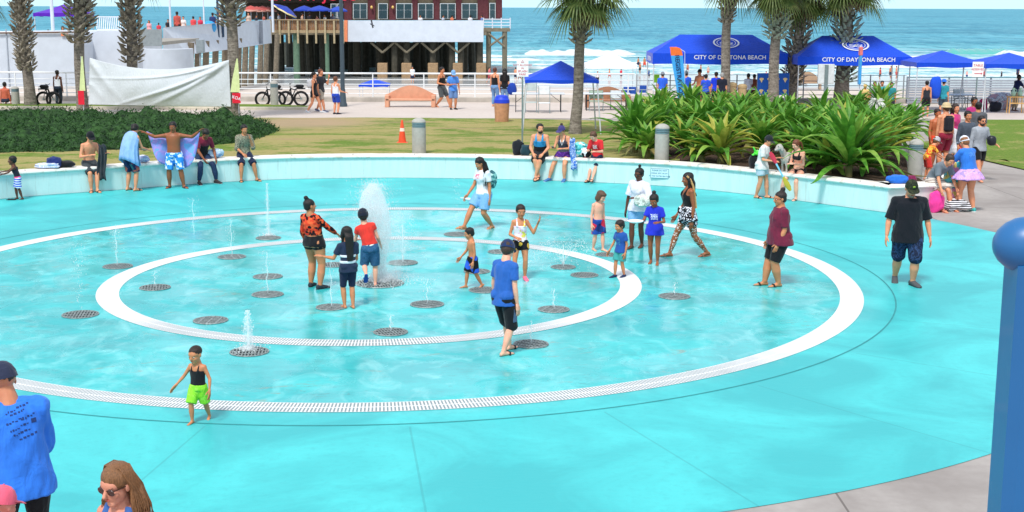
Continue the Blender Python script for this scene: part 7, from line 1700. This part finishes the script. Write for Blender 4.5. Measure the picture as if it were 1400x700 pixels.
mb.add(vs, fs); o = mb.build('hanging_sheet', cloth('cdd3d8', .03), None, (A0.x+5, YA, ZP)); tag(o, 'large white sheet stretched between two palms with diagonal creases', 'sheet'); md = o.modifiers.new('s', 'SOLIDIFY'); md.thickness = .01
for px, yt, yb, Y, lb, sg in ((111.5, 77, 143, YA-.1, 'small pale green feather flag with red foot on the palm left of the sheet', 1), (324, 80, 141, YB_-.05, 'small pale green feather flag with red foot on the palm right of the sheet', -1)):
    t = thing('small_feather_flag', lb, 'flag', (at(px, yb, Y).x, Y, gz(at(px, yb, Y).x, Y))); L = t.location; mb = MB(); vs = []
    W_ = [(yt, 1), (yt+15, 3), (yt+30, 5), (yt+47, 7)] if sg == 1 else [(yt, 1), (yt+15, 5), (yt+30, 9), (yt+46, 12)]
    for y, w in W_: a, b = at(px-w*(.4 if sg == 1 else .75), y, Y), at(px+w*(.6 if sg == 1 else .25)+.8, y, Y); vs += [(a.x-L.x, 0, a.z-L.z), (b.x-L.x, .02, b.z-L.z)]
    o = mb.add(vs, [(2*i, 2*i+1, 2*i+3, 2*i+2) for i in range(3)]).build('banner', cloth('d9e6a8', .06), t, smooth=False); md = o.modifiers.new('s', 'SOLIDIFY'); md.thickness = .006
    w = 6 if sg == 1 else 7.5; y0 = yt+47; a, b = at(px-w+1, y0, Y), at(px+w*.7, yb, Y); mb = MB(); mb.box(((a.x+b.x)/2-L.x, -.01, (a.z+b.z)/2-L.z), (b.x-a.x, .02, a.z-b.z)); rd = mb.build('red_foot', cloth('d8263c', .05), t)
    if sg == -1: mb = MB(); add_text(mb, 'KOA', .17, face_cam((a.x+b.x)/2-L.x, -.024, (a.z+b.z)/2-L.z) @ Matrix.Rotation(-.3, 4, 'Z'), 0, .001); mb.build('lettering', M_LET, rd, smooth=False)
    MB().tube([(.06, .05, 0), (.06, .05, at(px, yt, Y).z-L.z)], .012, 5).build('pole', M_WW, t)
# dark lamp post
q = W(469, 146); t = thing('lamp_post', 'dark grey lamp post rising in front of the pier', 'lamp post', q); M_LP = mat('3d4c56', .5, .1)
mb = MB(); mb.rings([(V((0, 0, z)), V((1, 0, 0)), V((0, 1, 0)), r, r) for z, r in ((0, .20), (.12, .20), (.2, .16), (.75, .12), (.85, .10), (7.5, .075))], 0, True, 16); mb.build('shaft', M_LP, t)
MB().box((.5, 0, 7.55), (1.2, .3, .12), bev=.04).build('lamp_head', M_LP, t); MB().box((.6, 0, 7.48), (.7, .22, .02)).build('lens', mat('e8e8e0', .3), t)
# bird
q = at(509, 34, 90); t = thing('bird', 'dark grey bird in flight in front of the white pier skirt', 'bird', q); mb = MB(); mb.rings([(V((0, 0, 0))+V((-.16+.08*i, 0, .08-.04*i)), V((0, 1, 0)), V((0, 0, 1)), w, w) for i, w in enumerate((.012, .05, .065, .04, .01))], 0, True, 8)
mb.add([(-.05, 0, .05), (.05, 0, .02), (.0, -.1, .30), (-.12, -.1, .38)], [(0, 1, 2, 3)]); mb.add([(-.05, 0, .04), (.05, 0, .0), (.08, .1, -.18), (-.02, .1, -.22)], [(0, 1, 2, 3)]); mb.build('body', mat('4a4e58', .8, .3), t)

# ---------------------------------------------------------------- bicycles
M_BK = mat('15171c', .5, .1); M_TYRE = mat('101114', .8)
def bicycle(px0, px1, py, label, flip=1):
    q = W((px0+px1)/2, py); k = 1/ppm(q.y, px0, py); wb = (px1-px0)*k; t = thing('bicycle', label, 'bicycle', (q.x, q.y, q.z), 0); R = .34
    wx = (wb/2-R)
    for s in (-1, 1):
        o = MB().tube([(s*wx+R*.9*cos(a), 0, R+R*.9*sin(a)) for a in [2*pi*i/28 for i in range(28)]], .055, 8, closed=True).build('wheel', M_TYRE, t); m = MB()
        for i in range(10): a = pi*i/10; m.tube([(s*wx-R*.8*cos(a), 0, R-R*.8*sin(a)), (s*wx+R*.8*cos(a), 0, R+R*.8*sin(a))], .003, 4)
        m.tube([(s*wx, -.05, R), (s*wx, .05, R)], .04, 8); m.build('spokes', M_GALV, o)
    f = flip; A = V((-f*wx, 0, R)); Bb = V((-f*.08, 0, .36)); S = V((f*-.0+f*.18*-1+f*.0, 0, .82)); Hd = V((-f*wx+f*.22, 0, .80)); Rr = V((f*wx, 0, R)); St = V((f*.12, 0, .80))
    mb = MB()
    for a, b, r in ((Hd, Bb, .035), (Bb, St, .025), (Hd, St+V((0, 0, -.06)), .028), (Bb, Rr, .016), (St, Rr, .014)): mb.tube([a, b], r, 8)
    mb.build('frame', M_BK, t); MB().tube([Hd+V((f*-.02, 0, .12)), Hd, A], .022, 6).build('fork', M_BK, t)
    MB().tube([Hd+V((f*.02, -.28, .24)), Hd+V((-f*.02, -.12, .20)), Hd+V((-f*.02, .12, .20)), Hd+V((f*.02, .28, .24))], .014, 6).build('handlebar', M_BK, t)
    MB().ell(St+V((f*.03, 0, .10)), (.14, .07, .035)).build('saddle', M_BK, t); MB().box((Bb+V((f*-.1, 0, .20))), (.34, .09, .10), M=Matrix.Rotation(f*.6, 3, 'Y'), bev=.02).build('battery', M_BK, t)
    MB().box((Rr+V((0, 0, .46))), (.40, .2, .05), bev=.01).build('rack', M_BK, t); MB().box((Rr+V((-f*.05, 0, .57))), (.38, .22, .16), bev=.05).build('rack_bag', cloth('17181c'), t)
    return t
bicycle(349, 391, 146, 'black electric bicycle, left one behind the pale bollard', 1); bicycle(381, 422, 145, 'black electric bicycle with rack bag, right one of the two', 1)
bicycle(50, 84, 146, 'pale bicycle leaning by the railing at the far left', -1)

# ---------------------------------------------------------------- folding tables, chairs, boxes
def table(px0, px1, ytop, ybase, label, m=None, dep=.76, Y=None):
    q = W((px0+px1)/2, ybase); Y = q.y; a, b = at(px0, ytop, Y), at(px1, ytop, Y); t = thing('folding_table', label, 'table', (q.x, Y, q.z)); w = b.x-a.x; z = a.z-q.z
    MB().box((0, dep/2, z), (w, dep, .05), bev=.015).build('table_top', m or M_WW, t)
    for s in (-1, 1):
        for y in (.08, dep-.08): MB().tube([(s*(w/2-.16), y, 0), (s*(w/2-.16), y, z-.02)], .018, 6).build('leg', mat('2a2c30', .5), t)
        MB().tube([(s*(w/2-.16), .10, z*.55), (s*(w/2-.6), .10, z-.03)], .012, 6).build('brace', mat('2a2c30', .5), t)
    return t
table(700, 772, 128.5, 154, 'white folding table behind the blue canopy, left of the slender palm'); table(797, 862, 128.5, 152, 'white folding table right of the slender palm'); table(1296, 1334, 130, 150, 'pale blue topped folding table under the right plain canopy', mat('cfe2f0', .4))
def fchair(px, ytop, ybase, label, m, w=.48, yaw=0):
    q = W(px, ybase); h = at(px, ytop, q.y).z-q.z; t = thing('folding_chair', label, 'chair', q, yaw)
    MB().box((0, 0, .45), (w, .42, .035), bev=.01).build('seat', m, t); MB().box((0, .22, h-.18), (w, .03, .36), bev=.012).build('backrest', m, t)
    for s in (-1, 1):
        MB().tube([(s*w/2, -.2, 0), (s*w/2, .22, h)], .013, 6).build('leg', M_GALV, t); MB().tube([(s*w/2, .26, 0), (s*w/2, -.16, .45)], .013, 6).build('leg', M_GALV, t)
    return t
fchair(1311, 122, 148, 'grey folding chair behind the table under the right plain canopy', mat('a9b4ba', .6)); fchair(726, 113, 154, 'pale folding chair on the promenade behind the sign', mat('b9c6c4', .6)); fchair(744, 118, 155, 'white folding chair behind the left folding table', mat('dfe4e6', .6))
fchair(815, 124, 152, 'sage green folding chair left of the brown bench', mat('9db09c', .7), .6); fchair(842, 124, 150, 'pale folding chair in front of the brown bench', mat('d5dde0', .6))
q = W(1388, 155); t = thing('bamboo_stand', 'small light wooden side table under the right edge canopy', 'table', q); M_BAM = mat('d6a868', .6)
MB().box((0, 0, .72), (.74, .40, .05), bev=.01).build('table_top', M_BAM, t)
for s in (-1, 1):
    for y in (-.16, .16): MB().tube([(s*.33, y, 0), (s*.31, y, .70)], .028, 8).build('leg', M_BAM, t)
MB().box((0, -.16, .45), (.60, .03, .05)).build('stretcher', M_BAM, t); m = MB()
for i in range(5): m.box((-.2+.1*i, -.16, .58), (.02, .02, .24))
m.build('spindles', M_BAM, t)
for dx, lb in ((-.14, 'sage green jug on the wooden side table, left one'), (.16, 'sage green jug on the wooden side table, right one')):
    m = MB(); m.rings([(V((0, 0, z)), V((1, 0, 0)), V((0, 1, 0)), r, r) for z, r in ((0, .06), (.06, .10), (.16, .11), (.24, .06), (.32, .045), (.36, .06))], 0, True, 14); m.tube([(.04, 0, .32), (.14, 0, .28), (.14, 0, .18), (.09, 0, .12)], .014, 6); tag(put(m, 'jug', mat('a9cbb4', .35), (q.x+dx, q.y, q.z+.745)), lb, 'jug')
blob('bag_pile', 'heap of pale bags and cloths under the right edge canopy', 'bags', W(1368, 150), (1.1, .7, .75), pattern(['aab4c0', 'd8dce4', '8894a4', 'c4a0a8'], 4, 'noise'), 31, amp=.3); blob('bag', 'dark bag on the ground left of the side table', 'bag', W(1360, 153), (.5, .4, .45), cloth('24262e'), 32); blob('bag', 'magenta bag beside the slatted barrier', 'bag', W(1344, 150), (.35, .3, .5), cloth('c02a68'), 33)
# stone piers, info box, printed banner at the tents
for px, lb in ((1000, 'tan rounded stone pier left of the pair behind the lilies'), (1014, 'tan rounded stone pier right of the pair behind the lilies')):
    q = W(px, 148); zt = at(px, 112 if px < 1007 else 114.5, q.y).z-q.z; m = MB(); m.rings([(V((0, 0, z)), V((1, 0, 0)), V((0, 1, 0)), r, r) for z, r in ((0, .20), (zt*.84, .20), (zt*.85, .225), (zt*.93, .215), (zt*.98, .14), (zt, .02))], 0, True, 18); tag(put(m, 'stone_pier', mat('c0a67c', .85, .12), q), lb, 'pier')
q = W(1127, 150); t = thing('notice_box', 'plain white box sign on a grey post beside the thick palm', 'sign', q); a, b = at(1117, 87.5, q.y), at(1138, 115, q.y)
MB().box((0, 0, (a.z+b.z)/2-q.z), (b.x-a.x, .16, a.z-b.z), bev=.02).build('panel', mat('d4dadb', .5), t); MB().box((0, -.09, (a.z-q.z)/2), (.16, .06, a.z-q.z-.05)).build('post', M_GALV, t)
q = W(1052, 148); t = thing('backdrop_banner', 'blue backdrop banner with repeated gold emblems behind the lilies', 'banner', q); a, b = at(1036, 100, q.y), at(1078, 130, q.y); L = t.location; cx_ = (a.x+b.x)/2-L.x
MB().box((cx_, 0, (a.z+b.z)/2-L.z), (b.x-a.x, .03, a.z-b.z), bev=.005).build('cloth', cloth('2258b0', .05), t); m = MB()
for i in range(4):
    for j in range(2):
        c = V((a.x-L.x+(b.x-a.x)*(i+.5)/4, -.02, a.z-L.z-.26-.52*j)); m.rings([(c, V((1, 0, 0)), V((0, 0, 1)), .10, .055), (c+V((0, -.004, 0)), V((1, 0, 0)), V((0, 0, 1)), .10, .055)], 0, True, 14); m.add([c+V((-.06, -.006, -.05)), c+V((.06, -.006, -.05)), c+V((.0, -.006, -.17))], [(0, 1, 2)])
tag(m.build('emblems', mat('e0c48a', .6), t, smooth=False), kind='stuff')
for s in (a.x, b.x): MB().tube([(s-L.x, .03, 0), (s-L.x, .03, a.z-L.z)], .02, 6).build('stand', M_GALV, t)
t = thing('lime_panel', 'small lime green board on a red stand at the first tent', 'board', W(897, 146)); a = at(896.5, 101.5, t.location.y); b = at(902, 113, t.location.y); L = t.location
MB().box((0, 0, (a.z+b.z)/2-L.z), (.24, .03, a.z-b.z), bev=.006).build('board', mat('86c832', .5), t); MB().tube([(0, .03, 0), (0, .03, b.z-L.z+.1)], .015, 6).build('stand', mat('c43a2a', .5), t)
blob('bin_bag', 'mint green tub under the first tent beside the feather flag', 'tub', W(906, 150)+V((0, 0, .5)), (.5, .4, .35), mat('9fd8c4', .6), 41, amp=.05)
table(893, 950, 124, 150, 'white table under the left part of the first lettered tent'); table(955, 1032, 122, 147, 'white table under the right part of the first lettered tent')
# ---------------------------------------------------------------- people farther away
def C(label, px, py, top, yaw, shirt, pants, skin=None, hair='1b1412', hk='short', fem=False, z=None, Y=None, plen=.9, sl=.7, tank=False, cap=None, arms=None, feet=None, g=1.0, det=False, vox=.020, h=None, lean=0, shoes=None, hs=1.0, hip=None, head=(0, 0, 0), cat='person', group=None):
    if Y is None: p = W(px, py)
    else: p = at(px, py, Y); p.z = z
    H = h or (at(px, top, p.y).z-p.z)
    a = Person(label, p, yaw, H, cat, hs=hs, g=g, fem=fem, skin=skin or SK1, vox=vox, arms=arms, feet=feet, det=det, lean=lean, hip=hip, head=head, group=group)
    lo = max(.014, vox*.7)
    if shirt: (a.tank if tank else a.shirt)(shirt if not isinstance(shirt, str) else cloth(shirt), loose=lo, **({} if tank else {'sleeve': sl}))
    if pants: a.bottoms(pants if not isinstance(pants, str) else cloth(pants), plen, lo+.004)
    a.hair(hair, hk, .4)
    if cap: a.cap(cloth(cap))
    if shoes: a.shoes(mat(shoes, .7), 'shoe')
    return a
WK = {'L': (.05, .16, 0, 5), 'R': (.05, -.16, .01, 5, 20)}; WK2 = {'R': (.05, .14, 0, 5), 'L': (.05, -.16, .01, 5, 20)}
a = C('woman in black tank and shorts with white backpack walking right on the promenade', 430, 154.5, 97, 80, '17181d', '17181d', hk='pony', fem=True, plen=.5, tank=True, feet=WK, det=True, vox=.018, shoes='c8ccd2')
q = world(a, a.at(.72)[0]+V((0, .15, -.2))); blob('backpack', 'white backpack worn by the woman in black on the promenade', 'backpack', q, (.30, .30, .42), cloth('dcdce0'), 51)
C('man in dark tee and khaki shorts with hand at his face on the promenade', 439, 153, 93, 60, '2b2d33', 'a39a8c', plen=.95, hair='6a3a26', feet=WK2, det=True, vox=.018, arms={'L': ((.2, .5, -.7), (-.1, .3, 1)), 'R': ((.1, 0, -1), (.05, .2, -1))}, shoes='5a5f78')
C('boy in white tank top and blue shorts walking on the promenade beside the lamp post', 459.5, 156.5, 104, 150, 'e4e8f0', '2343b0', skin=SK1, hair='6a4430', tank=True, plen=.8, hs=1.1, det=True, vox=.016, arms={'L': ((.2, 0, -1), (.1, .3, -.9)), 'R': ((.2, .2, -1), (.3, .8, -.2))}, shoes='1d2030')
C('muscular man in black tank top and grey shorts striding on the promenade', 604, 147, 89, 60, '15161a', '4d5254', skin=SK2, tank=True, plen=.95, g=1.08, feet={'L': (.05, .20, 0, 5), 'R': (.05, -.12, .02, 5, 20)}, det=True, vox=.018, arms={'L': ((.25, .0, -1), (-.2, .9, .1)), 'R': ((.3, -.1, -1), (-.1, .8, -.1))})
C('man in blue tee, denim shorts and light blue cap on the promenade', 619.5, 150, 95, 15, '4a86d8', '5f7fae', skin=SK2, cap='7aa8d8', plen=.95, g=1.05, det=True, vox=.018, head=(0, 28, 0), arms={'L': ((.25, 0, -1), (.1, .15, -1)), 'R': ((.25, .1, -1), (-.75, .7, .15))}, shoes='2b2420')
C('man in white tank and dark trousers standing by the railing at the far left', 80.5, 145, 95.5, 170, 'e8ecf4', '24303f', skin=SK4, tank=True, plen=1.9, det=True, vox=.018)
C('sunburnt man sitting low by the railing at the left edge', 8, 146, 124, 180, None, '2b3040', skin='c8654a', h=1.7, hip=.30, feet={'L': (.1, .3, 0, 5), 'R': (.1, .3, 0, 5)}, vox=.02)
C('woman with long dark hair and black top standing behind the litter bin', 690, 146, 93, 175, '15161b', '7fa4cc', hk='long', fem=True, plen=1.9, det=True, vox=.018)
C('man in black tank and blue jeans facing the sea behind the litter bin', 676.5, 146, 92, 150, '1a1a1f', '6f94c0', skin=SK1, hair='5a2f22', tank=True, plen=1.9, vox=.018)
q = W(700, 146); blob('tote_bag', 'bright blue tote bag beside the dark haired woman at the bin', 'bag', q+V((0, -.1, .55)), (.42, .2, .55), cloth('1c3f9e'), 52)
for i, (px, py, top, sh, sk, cap, lb, yaw) in enumerate(((905, 147, 98, '2f62d8', SK2, '8a929a', 'man in blue tee and grey cap under the left end of the first tent', 170), (937, 147, 97, '2456cc', SK1, '54606c', 'man in blue tee and dark cap beside the registration flag', 160),
     (978, 147, 98, '2244e8', SK1, None, 'man in bright blue vest under the first tent', 180), (1022, 146, 100, 'dfe0e6', SK3, None, 'person in white top talking under the first tent', 200), (1030, 145, 101, '8a4a34', SK2, None, 'woman with brown top facing right under the first tent', 140))):
    C(lb, px, py, top, yaw, sh, '1a1c22', skin=sk, cap=cap, vox=.02, g=1.1, hair='2a1e1a' if i < 3 else '120f0e')
C('shirtless man in black shorts and black cap standing in front of the first tent', 955.5, 146, 94.5, -30, None, '17181c', skin=SK2, cap='15161a', vox=.018, det=True, arms={'L': ((.2, .1, -1), (-.4, .8, -.2)), 'R': ((.25, .1, -1), (.2, .8, -.2))})
C('man in royal blue tee behind the shirtless man at the first tent', 964, 150, 101, 160, '2a50d0', '2a3040', vox=.022)
C('person in dark top seated behind the tables of the first tent', 986, 151, 99, 180, '1b2030', '1b2030', vox=.022, hair='9a9a98')
for px, py, top, sh, hc, lb, kind in ((1181, 158, 115, 'd8b878', '2b1c16', 'person in sand coloured cap seen just over the lilies', 'hat'), (1194, 158, 111, '8a8a90', '5a2a20', 'man with sunglasses and grey tee seen over the lilies', 'g'), (1204, 157, 110, '3f9fa0', '1b1412', 'man with dark hair and teal tee seen over the lilies', None), (1217, 158, 112, '2f8a90', '1b1412', 'bearded man with sunglasses in teal seen over the lilies', 'g')):
    a = C(lb, px, py, top, -10, sh, '2a2c34', skin=SK2, hair=hc, vox=.020, det=True)
    if kind == 'hat': a.hat(cloth('cfae70'), .45)
    if kind == 'g': a.glasses()
C('man with bare shoulders carrying a big blue pack at the slatted barrier', 1265, 160, 110, 175, '2b2f38', '1d1f26', skin=SK1, tank=True, vox=.020)
q = W(1275, 159); blob('hiking_backpack', 'large bright blue hiking backpack behind the lilies on the right', 'backpack', q+V((0, -.15, .75)), (.48, .36, .95), pattern(['1f4fd8', '2f6ff0', '1a3fb0'], 7, 'stripe'), 53, amp=.12)
a = C('person in teal tee and blue sun hat beside the large blue backpack', 1288, 159, 108, 165, '2f8f9e', '4a5a68', skin=SK1, vox=.020); a.hat(cloth('2a6fd8'), .55)
C('man in dark navy tee and black head wrap leaning over the side table', 1386, 152, 101, 110, '17234a', 'a9967c', skin=SK4, vox=.020, plen=1.8, lean=18, arms={'L': ((.2, .6, -.8), (0, .8, -.5)), 'R': ((.2, .6, -.8), (0, .8, -.5))})
# on the pier ramp and far left walkway
for i, (px, top, sh, sk, fem, lb) in enumerate(((16, 34, None, 'c8644a', False, 'sunburnt bare back above the white wall at the far left'), (87, 28, 'c85a60', SK2, True, 'woman in coral top sitting above the white wall beside the purple canopy'), (67, 33, '3a3f4c', SK2, False, 'dark figure in the shade of the purple canopy'))):
    Y = 79; C(lb, px, 60, top, 180 if i == 0 else 20, sh, '2a2c34', skin=sk, fem=fem, Y=Y, z=at(px, top, Y).z-1.45, h=1.45, hip=.45, feet={'L': (.08, .28, 0), 'R': (.08, .28, 0)}, vox=.025, hk='long' if fem else 'short')
for i, (px, top, sh, sk, fem, lb) in enumerate(((205, 27.5, 'e0a0a8', SK2, True, 'long haired woman at the left end of the pier ramp parapet'), (218, 31, 'c84050', SK3, False, 'small figure in red on the pier ramp near its left end'), (231, 26, '23252e', SK2, False, 'person in black on the pier ramp left of the standing man'), (243.5, 15.5, 'b85048', SK3, False, 'tallest person standing on the pier ramp'),
      (252, 22, 'e8dcd8', SK1, True, 'woman in white on the pier ramp right of the standing man'), (265.5, 22, 'd84a50', SK2, False, 'person in red top on the pier ramp by the thin pole'), (275, 22.5, 'd03a58', SK2, True, 'person in crimson top on the pier ramp'), (292, 17, '2a3a6a', SK3, False, 'person in navy on the pier ramp by the dark poles'), (302, 17, 'dfe4ea', SK2, False, 'person in white on the pier ramp by the palm'))):
    Y = 110+(px-205)*.12+3; C(lb, px, 60, top, 180 if i % 2 else 0, sh, '2a2c34', skin=sk, fem=fem, Y=Y, z=2.0, vox=.03, hk='long' if fem and i == 0 else 'short')
q = at(286, 25, 116); tag(put(MB().ell((0, 0, .35), (.6, .6, .55)), 'beach_ball', mat('2f9ad8', .4), (q.x, 116, 2.6)), 'bright blue round float held above the pier ramp parapet', 'float')
cols = ['c8b0a0', '3a3f50', 'b06050', '7890b0', 'e0e0e4', 'a04048', '4a6a9a', 'd0a890', '2b2b33', 'c07a70', 'e6e2dc', '5a5a6a']
words = ['pale', 'charcoal', 'brick red', 'light blue', 'white', 'crimson', 'blue', 'beige', 'black', 'coral', 'cream', 'slate']
spots = ['beside the palm', 'second from the palm', 'under the reddish umbrellas', 'beside the white pole', 'under the tilted blue umbrella', 'right of the tilted umbrella', 'in the middle of the patio', 'under the middle blue umbrella', 'left of the right umbrella', 'under the right blue umbrella', 'right of the right umbrella', 'near the brick corner']
for i in range(12):
    px = 341+i*10.4; C('patio guest in %s behind the timber railing, %s' % (words[i], spots[i]), px, 60, 17+(i*7 % 4)*1.1, (i*67) % 360, cols[i], '2a2c34', skin=[SK1, SK2, SK3][i % 3], Y=142.9+(i % 3)*.5, z=2.13, vox=.035, fem=i % 2 == 0)
for i, (px, sh, lb) in enumerate(((575, 'e4e4ea', 'diner in white at the second window from the left'), (606, 'c0c8d8', 'diner in pale blue at the third window'), (618, 'd87a58', 'diner in orange at the third window'), (643, 'e8e8ee', 'diner in white at the fourth window'), (659, '6a86c0', 'person in blue cap at the right brick corner'))):
    C(lb, px, 60, 20.5, (i*67) % 360, sh, '2a2c34', skin=SK2, Y=146.6, z=2.13, h=1.75, vox=.035) if False else C(lb, px, 60, 20.5, (i*67) % 360, sh, '2a2c34', skin=SK2, Y=146.6, z=2.13, vox=.035)
# on the beach
BP = [(564, 114, 91, 'e4e6ea', '2a3048', SK1, 'person in white top walking on the sand below the pier'), (669, 113, 91, 'd86a70', 'b04050', SK1, 'beach walker in pink left of the litter bin group'), (705, 111, 92, None, '2a3a5a', SK1, 'shirtless man on the sand left of the white sign'), (711, 111, 93, None, 'a04040', SK2, 'shirtless man in dark red shorts on the sand by the white sign'),
 (817, 114, 97, 'e8dcdc', '22242c', SK2, 'beach walker in white with black shorts under the canopy edge'), (833, 108, 93.5, None, 'd87070', SK1, 'bather standing left of the white canopy legs'), (849, 108, 94, 'd8384a', '2a3a6a', SK2, 'bather in red top at the white canopy'), (872.5, 93, 77.5, None, '2a3a5a', SK2, 'bather at the waterline left of the one in orange'), (875, 101, 85, None, '2a2c34', SK2, 'bather in dark shorts walking at the waterline'),
 (881, 93, 77.5, None, 'e8503a', SK2, 'bather in orange shorts at the waterline'), (887, 108, 95, '3a5a9a', '2a3048', SK3, 'seated looking figure in blue near the first tent corner'), (940, 99, 86, None, 'b05a50', SK2, 'bather seen under the first tent, leftmost'), (958, 104, 88, None, '6a3a30', SK2, 'tall bather seen under the first tent'), (968, 103, 90, 'd8b0a0', 'c07060', SK1, 'pale bather seen under the first tent'),
 (1047, 113, 97, 'e84a70', '2a2c34', SK1, 'person in hot pink beyond the backdrop banner'), (1102, 112, 98, '33363e', '2a2c34', SK2, 'bather beyond the second tent, left'), (1203, 110, 92, 'c84a48', '2a2c34', SK2, 'red shirted person beyond the second tent'), (1217.5, 108, 89.5, None, '24304a', SK2, 'bather in dark shorts right of the second tent text'), (1225, 108, 90, None, 'b84a50', SK1, 'bather in red right of the second tent text'),
 (1321.5, 108, 96, 'e0b0a8', '33508a', SK1, 'bather sitting at the water left of the red lettered sign'), (1369, 108, 97, '2b303c', '2a2c34', SK2, 'distant bather between the right canopies'), (1391, 108, 90, '24365e', '22242c', SK2, 'bather in navy under the rightmost canopy'), (1345, 108, 96, 'c05058', '2a2c34', SK2, 'bather in red right of the lettered sign')]
for i, (px, py, top, sh, pa, sk, lb) in enumerate(BP):
    z = ZS-.15; p = G(px, py, z)
    if p.y > 190: p = G(px, py, -2.75); z = -2.75
    C(lb, px, py, top, (i*83) % 360, sh, pa, skin=sk, Y=p.y, z=z, vox=.035, feet=WK if i % 2 else None)
a = C('small child in pink striped suit sitting on the sand behind the railing', 639, 141, 121, 180, pattern(['e87a90', 'f4e0e4'], 7, 'stripe'), 'c04a60', skin=SK1, Y=96, z=ZS, h=1.15, hip=.20, feet={'L': (.1, .3, 0), 'R': (.1, .3, 0)}, vox=.025); a.hat(cloth('22304a'), .5)
a = C('child in black and yellow sitting on the sand left of the arched bench', 523, 141, 123, 160, 'e8d060', '22242c', skin=SK2, Y=96, z=ZS, h=1.1, hip=.20, feet={'L': (.1, .3, 0), 'R': (.1, .3, 0)}, vox=.025)
a = C('person leaning on the sand by the blue umbrella fabric behind the bicycles', 400, 125, 108, 60, 'e8707a', '3a6aa8', skin=SK1, Y=90, z=ZS, h=1.5, hip=.4, feet={'L': (.1, .3, 0), 'R': (.1, .3, 0)}, vox=.025)
for px, Y, lb in ((857, 112, 'blue low beach chair left of the one in front of the white canopy'), (866, 112, 'blue low beach chair in front of the white canopy'), (879, 114, 'blue low beach chair nearest the first tent')):
    q = at(px, 110, Y); t = thing('beach_chair', lb, 'beach chair', (q.x, Y, ZS)); m = cloth('2a58b8'); MB().box((0, 0, .25), (.6, .5, .05), bev=.01).build('seat', m, t); MB().box((0, -.32, .55), (.6, .05, .6), M=Matrix.Rotation(.4, 3, 'X')).build('backrest', m, t)
    for s in (-1, 1): MB().tube([(s*.3, -.2, 0), (s*.3, .25, .25)], .02, 6).build('leg', M_LEG, t)
for px, Y, lb in ((372, 92, 'turquoise pop up shade lying on the sand behind the left bicycle'), (410, 92, 'bright blue pop up shade on the sand behind the right bicycle')):
    q = at(px, 130, Y); blob('beach_tent', lb, 'beach tent', (q.x, Y, ZS), (2.2, 1.4, 1.0), cloth('3fa4e0'), 61, amp=.15)
flush()
for f in POST: f()
